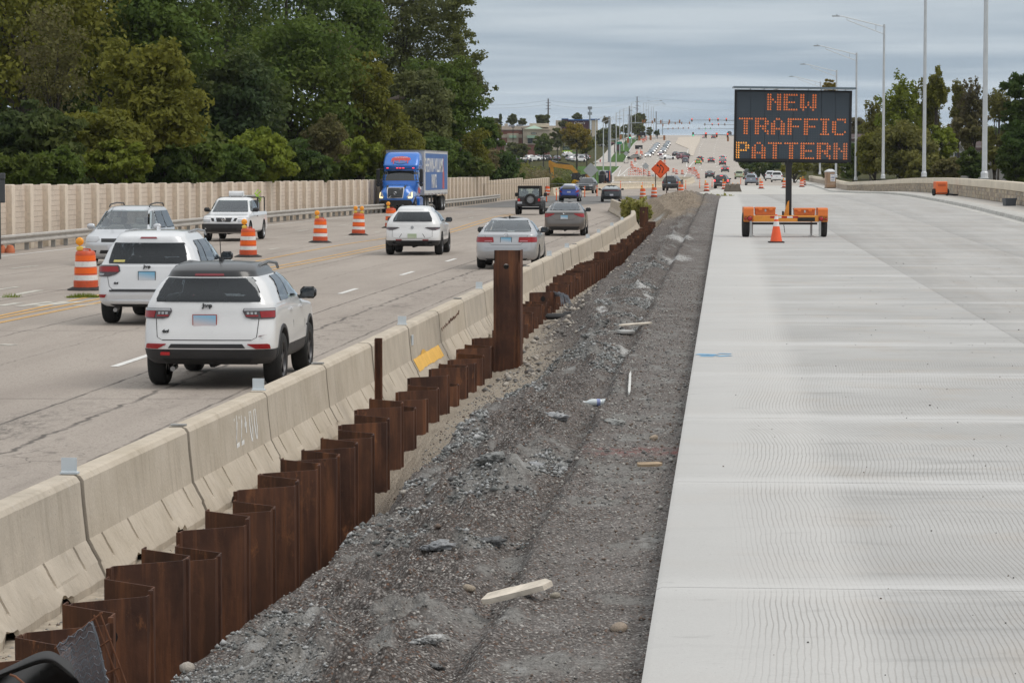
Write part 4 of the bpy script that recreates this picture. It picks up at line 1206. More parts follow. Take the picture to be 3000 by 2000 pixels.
# ---- noise wall
wz = pchip([60, 103, 190, 216, 262], [2.55, 2.10, 1.56, 1.46, 1.22])
nw = empty('noise_wall', (float(xleft(140)) - .8, 140, 0), 0, 'long beige ribbed concrete noise wall in front of the trees', 'wall')
ni = -Vector(nw.location)
mb = MB()
PP = 2.65
mb.box(-.12, 0, 0, 2.19, -3.4, 0)
panel_me = mb.mesh('panel', MWALL)
post_me = MB().cbox((.045, 2.42, -1.7), (.34, .455, 3.4), ch=.025).mesh('post', m_post)
Y = 64.0
while Y < 332:
 dx = float(xleft(min(Y + PP, 300)) - xleft(min(Y, 300))) / PP
 if Y > 262: dx = .10
 if Y <= 262: x, z = float(xleft(Y)) - .75, float(wz(Y)) + RND.uniform(-.012, .012)
 else: x = float(xleft(262)) - .75 + (Y - 262) * .09; z = .88 if Y < 297 else .66
 rz = -math.atan(dx)
 obj('panel', panel_me, nw, Vector((x, Y, z)) + ni, rz=rz)
 obj('post', post_me, nw, Vector((x, Y, z + .02)) + ni, rz=rz)
 Y += PP * math.cos(rz)
# ---- traffic drums, cones, marker posts
m_drum = M('red_orange_plastic', (.60, .085, .025), .45, var=.15, scale=4, dirt=.35)
m_flu = M('fluorescent_orange_sheeting', (.92, .145, .012), .4, var=.06)
m_wsh = M('white_reflective_sheeting', (.78, .77, .75), .35, var=.08, dirt=.3)
m_amb = M('amber_lens', (.95, .36, .012), .2, var=.05, coat=.5)
m_batt = M('yellow_battery_case', (.72, .55, .10), .5)
D = {}
D['body'] = MB().lathe([(.0, .05), (.292, .05), (.290, .23), (.28, .24), (.278, .37), (.268, .385), (.266, .40), (.264, .54), (.255, .555), (.253, .57), (.25, .70), (.242, .715), (.238, .83), (.232, .90), (.20, .935), (.0, .94)], 24).mesh('body', m_drum, smooth=40)
D['base'] = MB().lathe([(.46, 0), (.46, .025), (.34, .075), (.30, .085), (0, .085)], 8).mesh('base', m_rubber)
D['b1'] = MB().lathe([(.2435, .715), (.2395, .83)], 24, cap=False).mesh('orange_band', m_flu, smooth=40)
D['b2'] = MB().lathe([(.2585, .565), (.2545, .69)], 24, cap=False).mesh('white_band', m_wsh, smooth=40)
D['b3'] = MB().lathe([(.270, .41), (.266, .535)], 24, cap=False).mesh('orange_band', m_flu, smooth=40)
D['b4'] = MB().lathe([(.283, .245), (.279, .368)], 24, cap=False).mesh('white_band', m_wsh, smooth=40)
D['handle'] = MB().prism([(-.16, .90), (-.12, .99), (.12, .99), (.16, .90), (.11, .90), (.09, .96), (-.09, .96), (-.11, .90)], -.03, .03, 'XZ').mesh('handle', m_drum)
D['lamp'] = MB().lathe([(0, -.045), (.07, -.04), (.095, -.02), (.1, 0), (.095, .02), (.07, .04), (0, .045)], 20, axis='Y', c=(0, 0, .11)).mesh('lamp_lens', m_amb, smooth=50)
D['case'] = MB().cbox((0, 0, 0), (.15, .1, .1), ch=.02).tube([(0, 0, 0), (0, 0, .1)], .02, 6).mesh('battery_case', m_batt)
def drum(p, lamps=0, label=None, small=False, rz=0.0, sc=1.0):
 r_ = empty('traffic_drum', p, rz, label or 'orange and white striped traffic drum', 'traffic drum', 'striped traffic drums')
 r_.scale = (sc, sc, sc)
 r_.rotation_euler = (RND.uniform(-.025, .025), RND.uniform(-.025, .025), rz)
 obj('body', D['body'], r_); obj('base', D['base'], r_)
 for k in ('b1', 'b2', 'b3', 'b4'): obj('orange_band' if k in ('b1', 'b3') else 'white_band', D[k], r_)
 if not small: obj('handle', D['handle'], r_)
 for i in range(lamps):
  dx = (-.13 if lamps == 1 else -.16 + .3 * i)
  c_ = obj('battery_case', D['case'], r_, (dx, -.02, .99))
  obj('lamp_lens', D['lamp'], c_, (0, 0, .06))
 return r_
for (px, py, n_, lab) in (
 (252, 850, 1, 'nearest striped drum with amber lamp, left of the white SUVs'),
 (727, 753, 1, 'striped drum with amber lamp in front of the white pickup'),
 (938, 711, 1, 'striped drum with amber lamp right of the white pickup'),
 (1050, 689, 2, 'striped drum carrying two amber lamps left of the white crossover'),
 (1146, 668, 1, 'striped drum with amber lamp half hidden by the white crossover'),
 (1391, 589, 0, 'striped drum without lamp beside the guard rail end'),
 (1445, 583, 0, 'front drum of the close pair near the black off-roader'),
 (1455, 580, 1, 'rear drum with leaning staff in the close pair by the rail'),
 (1604, 573, 0, 'striped drum beside the barrier end left of the blue hatchback'),
 (1883, 583, 1, 'striped drum with lamp behind the roadside bush'),
 (1916, 579, 1, 'striped drum with lamp at the foot of the orange diamond sign'),
 (1995, 569, 1, 'striped drum at the rear corner of the black SUV'),
 (2070, 561, 1, 'striped drum with lamp left of the barrier stub'),
 (2122, 555, 1, 'striped drum half hidden behind the barrier stub'),
 (2230, 553, 1, 'striped drum with lamp right of the grey crossover'),
 (2298, 551, 1, 'striped drum with lamp left of the message board post'),
 (2349, 548, 1, 'front drum of the pair by the right kerb'),
 (2355, 543, 1, 'rear drum of the pair by the right kerb')):
 q = hit(px, py)
 drum(q, n_, lab, rz=RND.uniform(-.4, .4))
k = 0
for (px, py, lab) in ((2046, 524, 'nearest drum in the taper below the orange arrow panel'), (2042, 517, 'second drum in the taper below the orange arrow panel'), (2039, 511, 'third drum in the taper below the orange arrow panel'),
     (1973, 506, 'drum right of the orange diamond sign'), (1982, 510.5, 'drum two places right of the orange diamond sign'), (1999, 511, 'drum left of the curved end of the cream barriers'), (1957, 502, 'drum partly behind the right corner of the diamond sign'), (1947, 480, 'lone far drum behind the tip of the diamond sign'),
     (1850, 484, 'top drum of the line beside the closed lane'), (1850.5, 488, 'second drum of the line beside the closed lane'), (1852, 493, 'third drum of the line beside the closed lane'), (1855, 497, 'fourth drum of the line beside the closed lane'), (1861, 502, 'fifth drum of the line beside the closed lane'), (1869, 504, 'drum behind the left end of the striped barricade'), (1875, 507, 'drum behind the middle of the striped barricade'), (1887, 511, 'drum behind the right end of the striped barricade'), (1901.5, 516, 'drum just right of the striped barricade'), (1861, 474, 'drum below the silver SUV crossing the junction')):
 drum(hit(px, py), 0, lab, small=True)
m_cone = M('cone_orange', (.88, .115, .03), .5, var=.08, dirt=.1)
cb = hit(2274, 711, g=lambda X, Y: zslab(Y))
cn = empty('traffic_cone', cb, 0, 'orange traffic cone with white collars in front of the trailer', 'traffic cone')
MB().lathe([(.155, .03), (.028, .72), (.018, .725), (0, .725)], 24).build('cone_body', m_cone, cn, smooth=40)
MB().lathe([(.085, .42), (.062, .545)], 24, cap=False).build('collar', m_wsh, cn, smooth=40)
MB().lathe([(.0545, .60), (.0385, .685)], 24, cap=False).build('collar', m_wsh, cn, smooth=40)
MB().cbox((0, 0, .018), (.40, .40, .036), ch=.012).build('base', m_rubber, cn)
# orange feet of knocked-over barricade by the guard rail
for i, px in enumerate((4, 30)):
 q = hit(px, 741)
 tag(MB().lathe([(.0, 0), (.16, .0), (.17, .1), (.10, .26), (.0, .28)], 12).build('orange_sandbag', M('sandbag_orange', (.55, .17, .08), .85, var=.2, dirt=.3), loc=q, smooth=50), ('left' if i == 0 else 'right') + ' of two orange bags under the guard rail', 'bag')
tube_me = MB().lathe([(.045, .03), (.045, 1.05), (.03, 1.08), (0, 1.08)], 10).mesh('tube', m_flu, smooth=40)
tbase_me = MB().lathe([(.11, 0), (.11, .03), (.06, .05), (0, .05)], 10).mesh('base', m_rubber)
tband_me = MB().lathe([(.0475, .8), (.0475, .9)], 10, cap=False).mesh('band', m_wsh)
for (px, py, lab) in ((1601, 592, 'orange marker post left of the blue hatchback, nearer one'), (1630, 588, 'orange marker post at the left tail of the blue hatchback'), (1713, 578, 'orange marker post in front of the dark facing SUV'), (1749, 575, 'orange marker post at the front wheel of the dark facing SUV'),
     (2050, 552, 'orange marker post left of the lamp drum'), (2086, 549, 'orange marker post between drum and dark SUV'), (2170, 541, 'orange marker post right of the barrier stub'), (2009, 555, 'orange marker post beside the black SUV rear wheel'), (1882, 562, 'orange marker post behind the lamp drum by the bush'), (1818, 556, 'orange marker post before the cream barriers')):
 q = hit(px, py)
 r_ = empty('marker_post', q, 0, lab, 'marker post', 'orange marker posts')
 obj('tube', tube_me, r_); obj('base', tbase_me, r_); obj('band', tband_me, r_)
# ---- message board trailer
m_tor = M('trailer_orange', (.80, .20, .035), .45, var=.08, dirt=.15, coat=.2)
m_tyl = M('beam_orange_yellow', (.78, .30, .035), .45, var=.08, dirt=.15, coat=.2)
m_brd = M('board_frame_black', (.012, .012, .014), .5, var=.1)
def face_mat():
 m, t, b = mk('board_face'); g = G(t)
 o = g.ob(); x, y, z = g.xyz(o)
 gx = g.math('ABSOLUTE', g.math('SUBTRACT', g.math('FRACT', g.math('DIVIDE', x, .0655)), .5))
 gz = g.math('ABSOLUTE', g.math('SUBTRACT', g.math('FRACT', g.math('DIVIDE', z, .0655)), .5))
 dot = g.math('MULTIPLY', g.ramp(gx, .12, .3, 1, 0), g.ramp(gz, .12, .3, 1, 0))
 c = g.mix(g.math('MULTIPLY', dot, .5), (.045, .060, .076), (.075, .093, .112))
 c = g.mix(g.ramp(g.noise(o, 1.2, 2), .35, .7, 0, .4), c, (.065, .083, .102))
 g.put(c, b.inputs['Base Color']); b.inputs['Roughness'].default_value = .3
 return m
m_bface = face_mat()
m_led = M('lit_amber_led', (.9, .3, .05), .4, var=0, emit=(1.0, .23, .035), es=1.0)
m_ledb = M('bright_amber_led', (.9, .4, .05), .4, var=0, emit=(1.0, .42, .035), es=1.6)
m_ledd = M('dim_amber_led', (.9, .3, .1), .4, var=0, emit=(1.0, .28, .06), es=.8)
TB = hit(2300, 695, g=lambda X, Y: zslab(Y))
TS = 8750 / TB.y
tr = empty('message_board_trailer', TB, -.03, 'orange trailer carrying a large black message board reading NEW TRAFFIC PATTERN', 'message board')
def tx(px): return (px - 2300) / TS
def tz(py): return (695 - py) / TS
def tb(name, mat, px0, px1, py0, py1, y0, y1, ch=.0, par=tr):
 mb = MB()
 mb.cbox(((tx(px0)+tx(px1))/2, (y0+y1)/2, (tz(py0)+tz(py1))/2), (tx(px1)-tx(px0), y1-y0, tz(py0)-tz(py1)), ch=ch)
 return mb.build(name, mat, par)
brd = empty('board', (0, .25, 0)); brd.parent = tr; brd.rotation_euler = (0, .012, 0)
bx0, bx1, bz0, bz1 = tx(2147.5), tx(2490), tz(474), tz(265)
def fr(name, x0, x1, z0, z1, y0, y1, mat): return MB().box(x0, x1, y0, y1, z0, z1).build(name, mat, brd)
fr('board_back', bx0 + .01, bx1 - .01, bz0 + .01, bz1 - .01, .04, .22, m_brd)
fw = .055
fr('board_frame', bx0, bx0 + fw, bz0, bz1, -.03, .23, m_brd); fr('board_frame', bx1 - fw, bx1, bz0, bz1, -.03, .23, m_brd)
fr('board_frame', bx0 + fw, bx1 - fw, bz1 - fw, bz1, -.032, .23, m_brd); fr('board_frame', bx0 + fw, bx1 - fw, bz0, bz0 + fw * 1.3, -.032, .23, m_brd)
npn = 8
for i in range(npn):
 a, b_ = bx0 + fw + (bx1 - bx0 - 2*fw) * i / npn, bx0 + fw + (bx1 - bx0 - 2*fw) * (i+1) / npn
 fr('display_panel', a + .004, b_ - .004, bz0 + fw * 1.3, bz1 - fw, .012, .045, m_bface)
fr('hinge_bar', tx(2153), tx(2480), bz0 - .03, bz0, .05, .2, m_brd)
FONT = {
 'N': ['11..11', '11..11', '111.11', '11.111', '11..11', '11..11', '11..11'],
 'E': ['111111', '11....', '11....', '11111.', '11....', '11....', '111111'],
 'W': ['11...11', '11...11', '11...11', '11.1.11', '11.1.11', '111.111', '.1...1.'],
 'T': ['111111', '..11..', '..11..', '..11..', '..11..', '..11..', '..11..'],
 'R': ['11111.', '11..11', '11..11', '11111.', '11.11.', '11..11', '11...1'],
 'A': ['..11..', '.1..1.', '11..11', '11..11', '111111', '11..11', '11..11'],
 'F': ['111111', '11....', '11....', '11111.', '11....', '11....', '11....'],
 'I': ['.1111.', '..11..', '..11..', '..11..', '..11..', '..11..', '.1111.'],
 'C': ['..1111', '11...1', '11....', '11....', '11....', '11...1', '.1111.'],
 'P': ['11111.', '11..11', '11..11', '11111.', '11....', '11....', '11....']}
def cpx(x): return 2100 + x / 3.136
def cpy(y): return 220 + y / 3.136
dx_, dz_ = 22.3 / 3.136 / TS, 22.5 / 3.136 / TS
for word, xs_, y in (('NEW', (455, 605, 757), 185), ('TRAFFIC', (198, 345, 493, 645, 795, 922, 1053), 407), ('PATTERN', (170, 320, 468, 618, 767, 917, 1070), 629)):
 for ci, (ch, x) in enumerate(zip(word, xs_)):
  mb = MB()
  for r_, line in enumerate(FONT[ch]):
   for c_, on in enumerate(line):
    if on != '1': continue
    X, Z = tx(cpx(x)) + c_ * dx_, tz(cpy(y)) - r_ * dz_
    for (ox, oz) in ((0, .014), (-.0125, -.010), (.0125, -.010)):
     mb.lathe([(.0094, .006), (.0072, -.004), (0, -.007)], 6, axis='Y', c=(X + ox, 0, Z + oz), cap=False)
  mat = m_led
  if word == 'PATTERN': mat = m_ledb if ci == 0 else (m_ledd if ci == 6 else m_led)
  tag(mb.build('lit_letter', mat, brd, smooth=60), kind='stuff')
# solar panel seen edge-on above the board
m_sol = M('solar_panel_glass', (.02, .03, .045), .15, var=.1)
for a, b_ in ((2143, 2320), (2322, 2499)):
 mb = MB(); mb.cbox(((tx(a)+tx(b_))/2, .22, tz(258.5)), (tx(b_)-tx(a), 1.0, .045)); mb.build('solar_panel', m_sol, brd)
 mb = MB(); mb.cbox(((tx(a)+tx(b_))/2, -.285, tz(259)), (tx(b_)-tx(a)+.01, .02, .055)); mb.build('panel_frame', M('panel_frame_grey', (.16, .2, .23), .4, .4), brd)
for px in (2192, 2232, 2270, 2320, 2362, 2400, 2435, 2470): MB().tube([(tx(px), .0, bz1), (tx(px) + .03, .1, tz(259.5))], .012, 6).build('panel_bracket', m_steel, brd)
mb = MB(); mb.box(tx(2303.5), tx(2320.5), .28, .46, tz(640), bz0 + .3); mb.box(tx(2301), tx(2322), .26, .48, bz0 - .1, bz0); mb.build('mast', m_black, tr)
mb = MB(); mb.prism([(tx(2296), tz(632)), (tx(2312.5), tz(632)), (tx(2312.5), tz(588)), (tx(2308), tz(592))], .2, .25, 'XZ'); mb.build('mast_gusset', m_tyl, tr)
tb('winch', m_black, 2292, 2297.5, 619, 632, .18, .26, .01)
tb('rear_beam', m_tyl, 2178.5, 2424.5, 631, 650, -.02, .06, .012)
for i, (a, b_) in enumerate(((2256, 2272), (2272, 2289), (2289, 2305.5), (2305.5, 2322), (2322, 2338))):
 tb('reflective_tape', M('red_tape', (.45, .02, .02), .4) if i % 2 == 0 else m_wsh, a, b_, 633.5, 638.8, -.026, -.018)
tb('sprayed_patch', M('patch_black', (.02, .02, .02), .8), 2336, 2387, 637, 648.5, -.026, -.018, .004)
for a, b_, t_ in ((2179, 2208, 607), (2396, 2424.6, 609.5)):
 mb = MB()
 w0, w1 = tx(a), tx(b_)
 pr = [(-.02, tz(649)), (-.02, tz(t_ + 5)), (.03, tz(t_ + 1)), (.09, tz(t_)), (.75, tz(t_)), (.88, tz(t_ + 7)), (.95, tz(640)), (.90, tz(640)), (.84, tz(t_ + 10)), (.73, tz(t_ + 4)), (.1, tz(t_ + 4)), (.04, tz(t_ + 9)), (.03, tz(649))]
 mb.prism([(y, z) for y, z in pr], w0, w1, 'YZ'); mb.box(w0 + .002, w0 + .02, .03, .85, tz(640), tz(t_ + 3)); mb.box(w1 - .02, w1 - .002, .03, .85, tz(640), tz(t_ + 3))
 mb.box(w0 + .004, w1 - .004, -.016, .02, tz(632), tz(t_ + 6))
 mb.build('fender', m_tor, tr)
for a, b_, t_, z0 in ((2212, 2273.5, 607, 631), (2326, 2389.5, 610, 631.5)):
 o = tb('toolbox', m_tor, a + 1.5, b_ - 1.5, t_ + 4, z0, .12, .6, .015)
 tb('lid', m_tor, a, b_, t_, t_ + 7, .08, .62, .02, )
 MB().cbox((tx((a + b_) / 2), .07, tz(t_ + 10)), (.05, .02, .07), ch=.006).build('latch', m_steel, tr)
 for fx in (.25, .75):
  MB().cbox((tx(a + (b_ - a) * fx), .08, tz(t_ + 8)), (.10, .03, .06), ch=.01).build('lid_clasp', m_tor, tr)
m_tl = M('red_tail_lens', (.42, .012, .015), .2, var=.1, coat=.5)
for px, py, r_ in ((2196.6, 640.3, 6.4), (2183.6, 640.3, 3.2), (2405.2, 641.5, 6.4), (2418.2, 642, 3.2)):
 l_ = MB().lathe([(r_/TS, -.02), (r_/TS*.93, -.035), (r_/TS*.6, -.045), (0, -.048)], 20, axis='Y', c=(tx(px), 0, tz(py)), cap=False).build('tail_lamp', m_tl, tr, smooth=50)
 MB().lathe([(r_/TS*1.15, -.02), (r_/TS*1.13, -.032), (r_/TS*.98, -.034)], 20, axis='Y', c=(tx(px), 0, tz(py)), cap=False).build('lamp_bezel', m_black, l_)
MB().tube([(tx(2205), .42, tz(656)), (tx(2397), .42, tz(656))], .03, 8).build('axle', m_black, tr)
tyre_p = [(.19, -.085), (.26, -.10), (.315, -.095), (.335, -.07), (.34, 0), (.335, .07), (.315, .095), (.26, .10), (.19, .085)]
for px in (2187, 2414):
 w_ = MB().lathe(tyre_p, 24, axis='X', c=(tx(px), .42, .335)).build('wheel', m_rubber, tr, smooth=50)
 MB().lathe([(.19, -.07), (.17, -.05), (.06, -.055), (.0, -.06)], 16, axis='X', c=(tx(px), .42, .335), cap=False).build('rim', m_wsh, w_)
for px, y, pyb in ((2199.5, -.06, 699), (2210, 1.3, 691), (2401, -.06, 701), (2386, 1.3, 693)):
 mb = MB().box(tx(px) - .03, tx(px) + .03, y - .03, y + .03, .05, tz(648)); mb.box(tx(px) - .022, tx(px) + .022, y - .022, y + .022, .0, .3); mb.cbox((tx(px), y, .012), (.13, .13, .02)); mb.build('jack', m_steel, tr)
mb = MB()
for i in range(9):
 mb.tube([(tx(2297) + .015 * (i % 2) + .004 * i, .3, tz(657) - .026 * i), (tx(2297) + .015 * ((i + 1) % 2) + .004 * i, .3, tz(657) - .026 * (i + 1))], .009, 5)
mb.build('safety_chain', M('chain_dark', (.09, .08, .08), .5, .5), tr)
mb = MB().box(-.04, .04, .06, 3.0, tz(646), tz(638)); mb.box(tx(2190), tx(2190) + .07, .06, 1.6, tz(648), tz(640)); mb.box(tx(2412) - .07, tx(2412), .06, 1.6, tz(648), tz(640)); mb.build('chassis', m_tyl, tr)
# ---- right-hand street lamps
m_lum = M('luminaire_grey', (.33, .35, .37), .5, .3)
def lamp_mesh(h, arm=3.95, rise=.85):
 P_ = MB().lathe([(.0, 0), (.165, 0), (.165, .02), (.10, .03)], 8)
 pole = MB().tube([(0, 0, .02), (0, 0, h * .5), (0, 0, h)], [.125, .105, .082], 12)
 ar = MB().tube([(0, 0, h - .18), (-arm * .76, 0, h - .18 + rise * .86), (-arm * .86, 0, h - .18 + rise * .97), (-arm * .95, 0, h - .18 + rise)], .042, 6)
 ar.tube([(0, 0, h - .78), (-arm * .75, 0, h - .36 + rise * .82)], .034, 6)
 for f in (.17, .755):
  ar.tube([(-arm * f, 0, h - .18 + rise * f * 1.13), (-arm * f, 0, h - .78 + (.42 + rise * .82) * f / .75)], .022, 5)
 lum = MB().cbox((-arm * .98, 0, h - .19 + rise), (.62, .26, .09), ch=.03).cbox((-arm * .96, 0, h - .12 + rise), (.12, .1, .08))
 base = MB().cbox((0, 0, .02), (.34, .34, .04)).lathe([(.17, .04), (.17, .26), (.13, .32)], 12)
 clamp = MB().lathe([(.10, h - .25), (.10, h - .06)], 10).lathe([(.10, h - .86), (.10, h - .72)], 10)
 return pole.mesh('pole', m_pole, smooth=50), ar.mesh('arm', m_pole, smooth=50), lum.mesh('luminaire', m_lum), base.mesh('base_flange', m_pole), clamp.mesh('clamp', m_pole)
LM = lamp_mesh(12.3)
for i, (px, py, Y, lab) in enumerate(((2884, 523, 136, 'nearest tall pale lamp post on the right parapet'), (2707, 518, 188, 'second pale lamp post on the right parapet'), (2587, 523, 240, 'third pale lamp post, the nearest whose arm is in view'), (2507, 528, 290, 'fourth pale lamp post, just right of the message board'), (2449, 520, 344, 'fifth pale lamp post, rising behind the portable toilet'), (2402, 511, 398, 'sixth pale lamp post with its arm left of the board corner'), (2343, 505, 470, 'seventh pale lamp post, seen below the message board'))):
 q = at(px, py, Y)
 r_ = empty('street_lamp', q, 0, lab, 'street lamp', 'street lamps on the right parapet')
 for nm, me in zip(('pole', 'arm', 'luminaire', 'base_flange', 'clamp'), LM): obj(nm, me, r_)
# ---- toilet, generator, bin
q = hit(2432, 551.5, g=lambda X, Y: zslab(Y) + .17)
s_ = 8750 / q.y
pt = empty('portable_toilet', q, .12, 'tan portable toilet with white roof standing on the sidewalk', 'portable toilet')
w_ = 27 / s_ / 2; hh = 47 / s_
m_tan = M('tan_plastic', (.36, .235, .15), .55, var=.08); m_gw = M('grey_white_plastic', (.62, .63, .64), .5)
MB().box(-w_, w_, -w_, w_, .06, hh).build('cabin', m_tan, pt)
for sx in (-1, 1): MB().cbox((sx * w_, -w_, hh/2), (.07, .07, hh), ch=.02).build('corner_post', M('tan_dark', (.28, .18, .12), .55), pt)
MB().cbox((0, -w_ - .012, hh * .52), (w_ * 1.7, .03, hh * .9), ch=.01).build('door', m_tan, pt)
sgn = MB().box(-w_ * .2, w_ * .85, -w_ - .036, -w_ - .03, hh * .42, hh * .88).build('door_poster', m_wsh, pt)
obj('lettering', text_mesh('LRS', .26, M('sign_blue', (.03, .07, .30), .6), .002, .008), pt, (w_ * .33, -w_ - .042, hh * .66), 0)
for z_, l_ in ((.83, .7), (.52, .6), (.47, .5)): MB().box(w_*.33 - l_*w_*.6, w_*.33 + l_*w_*.6, -w_ - .04, -w_ - .035, hh * z_, hh * (z_ + .018)).build('printed_line', M('sign_blue', (.03, .07, .30)), sgn)
mb = MB(); v0 = [(-w_*1.08, -w_*1.08, hh), (w_*1.08, -w_*1.08, hh), (w_*1.08, w_*1.08, hh), (-w_*1.08, w_*1.08, hh)]; v1 = [(x, y, z + .1) for x, y, z in v0]; v2 = [(x*.35, y*.35, hh + .36) for x, y, z in v0]
mb.add(v0 + v1 + v2, [(0,1,5,4),(1,2,6,5),(2,3,7,6),(3,0,4,7),(4,5,9,8),(5,6,10,9),(6,7,11,10),(7,4,8,11),(8,9,10,11),(3,2,1,0)]); mb.build('roof', m_gw, pt)
MB().cbox((0, 0, .03), (w_*2.1, w_*2.1, .06)).build('skid_base', m_black, pt)
q = hit(2759, 574, g=lambda X, Y: zslab(Y) + .17)
s_ = 8750 / q.y
ge = empty('wheeled_generator', q, .1, 'bright orange wheeled cabinet parked on the sidewalk by the wall', 'generator')
w_, hh = 34 / s_ / 2, 42 / s_
m_go = M('generator_orange', (.78, .17, .05), .45, var=.08, dirt=.15)
MB().cbox((0, .3, hh * .57), (w_ * 2, .62, hh * .86), ch=.03).build('cabinet', m_go, ge)
MB().box(-w_ * .68, w_ * .68, -.022, -.005, hh * .68, hh * .84).build('vent_panel', M('generator_vent', (.50, .10, .03), .5), ge)
MB().box(-w_ * .9, w_ * .9, -.018, -.008, hh * .20, hh * .23).build('seam', m_black, ge)
for sx in (-1, 1): MB().lathe([(.1, -.06), (.17, -.07), (.19, 0), (.17, .07), (.1, .06)], 16, axis='X', c=(sx * (w_ + .05), .25, .19)).build('wheel', m_rubber, ge, smooth=50)
MB().cbox((0, .3, .1), (w_ * 1.5, .5, .1), ch=.02).build('chassis', m_black, ge)
MB().tube([(w_, .1, .1), (w_ + .25, -.1, .06), (w_ + .55, 0, .04)], .05, 8).build('hose', m_black, ge)
q = hit(2957, 603, g=lambda X, Y: zslab(Y) + .17); s_ = 8750 / q.y
w0, w1, hh = 14.5 / s_, 16.5 / s_, 22 / s_
bn_ = empty('storage_tub', q, .08, 'dark grey plastic tub at the foot of the parapet wall', 'tub')
mb = MB(); d_ = .28
mb.add([(-w0,-d_*.9,0),(w0,-d_*.9,0),(w0,d_*.9,0),(-w0,d_*.9,0),(-w1,-d_,hh),(w1,-d_,hh),(w1,d_,hh),(-w1,d_,hh)], [(3,2,1,0),(0,1,5,4),(1,2,6,5),(2,3,7,6),(3,0,4,7)]); mb.build('tub', M('grey_tub_plastic', (.075, .085, .10), .5), bn_)
MB().box(-w1*1.05, w1*1.05, -d_*1.06, -d_*.96, hh - .05, hh + .01).build('rim', M('grey_tub_plastic', (.075, .085, .10)), bn_)
# black thing hanging at the left edge above the wall
q = at(0, 560, 96)
tag(MB().cbox((0, 0, 0), (.32, .06, .75), ch=.02).cbox((0, 0, .48), (.34, .1, .2), ch=.02).tube([(-.05, .1, .5), (-.05, .1, -3)], .05, 8).build('sign_back', M('sign_back_dark', (.06, .065, .07), .6), loc=q), 'dark sign back cut off at the left edge above the wall', 'sign')
# ---- vehicles
def paint(name, col, metal=0.0, rough=.28):
 return M('paint_' + name, col, rough, metal, var=.03, scale=2, coat=.8, dirt=.04)
m_glass = None
def glass_mat(name, tint, refl):
 m = bpy.data.materials.new(name); m.use_nodes = True; t = m.node_tree; g = G(t)
 for n in list(t.nodes):
  if n.type != 'OUTPUT_MATERIAL': t.nodes.remove(n)
 o = [n for n in t.nodes if n.type == 'OUTPUT_MATERIAL'][0]
 tr_ = g.n('ShaderNodeBsdfTransparent'); tr_.inputs[0].default_value = tuple(tint) + (1,)
 gl = g.n('ShaderNodeBsdfGlossy'); gl.inputs['Roughness'].default_value = .03; gl.inputs[0].default_value = (.9, .95, 1, 1)
 fr_ = g.n('ShaderNodeFresnel'); fr_.inputs[0].default_value = 1.5
 mx = g.n('ShaderNodeMixShader')
 t.links.new(g.math('ADD', g.math('MULTIPLY', fr_.outputs[0], 1.0), refl, cl=True), mx.inputs[0])
 t.links.new(tr_.outputs[0], mx.inputs[1]); t.links.new(gl.outputs[0], mx.inputs[2]); t.links.new(mx.outputs[0], o.inputs[0])
 return m
m_gl_dark = glass_mat('privacy_glass', (.16, .17, .18), .02)
m_gl_clear = glass_mat('clear_glass', (.86, .92, .89), .10)
m_gl_far = M('dark_car_glass', (.02, .024, .028), .06, spec=.8, var=0, coat=.3)
m_int = M('dark_interior', (.03, .03, .032), .9, var=.1)
m_int_l = M('pale_interior', (.22, .215, .20), .9, var=.1)
m_clad = M('charcoal_cladding', (.030, .031, .034), .55, var=.1, dirt=.08)
m_tyre = M('tyre_rubber', (.018, .018, .018), .85, var=.15)
m_rim = M('alloy_rim', (.34, .35, .36), .35, .7, var=.1)
m_rimd = M('dark_alloy_rim', (.07, .07, .075), .35, .6, var=.1)
m_red = M('red_lamp', (.30, .008, .012), .25, var=.1, coat=.25)
m_redlit = M('lit_red_lamp', (.8, .03, .03), .3, var=0, emit=(1.0, .07, .08), es=1.4)
m_clrl = M('clear_lamp_glass', (.42, .43, .45), .12, var=.1, coat=.9)
m_lampdk = M('smoked_lamp', (.045, .03, .035), .12, var=.1, coat=.9)
m_headlit = M('lit_headlamp', (.9, .9, .9), .2, var=0, emit=(1, .96, .88), es=2.2)
m_seam = M('panel_gap', (.05, .05, .05), .8, var=0)
m_chrome = M('chrome', (.62, .63, .65), .18, .9, var=.05)
m_blkgl = M('gloss_black_trim', (.012, .012, .013), .18, var=.05, coat=.4)
def plate_mat(name, a, b_):
 m, t, bb = mk(name); g = G(t); x, y, z = g.xyz(g.ob())
 c = g.mix(g.ramp(g.math('ADD', z, g.math('MULTIPLY', x, .15)), -.06, .06), b_, a)
 g.put(c, bb.inputs['Base Color']); bb.inputs['Roughness'].default_value = .35
 return m
m_plate = plate_mat('plate_blue_white', (.22, .50, .72), (.62, .66, .72))
m_plate2 = plate_mat('plate_white', (.66, .68, .72), (.5, .5, .56))
m_plate3 = plate_mat('plate_pale_green', (.42, .52, .34), (.55, .60, .46))
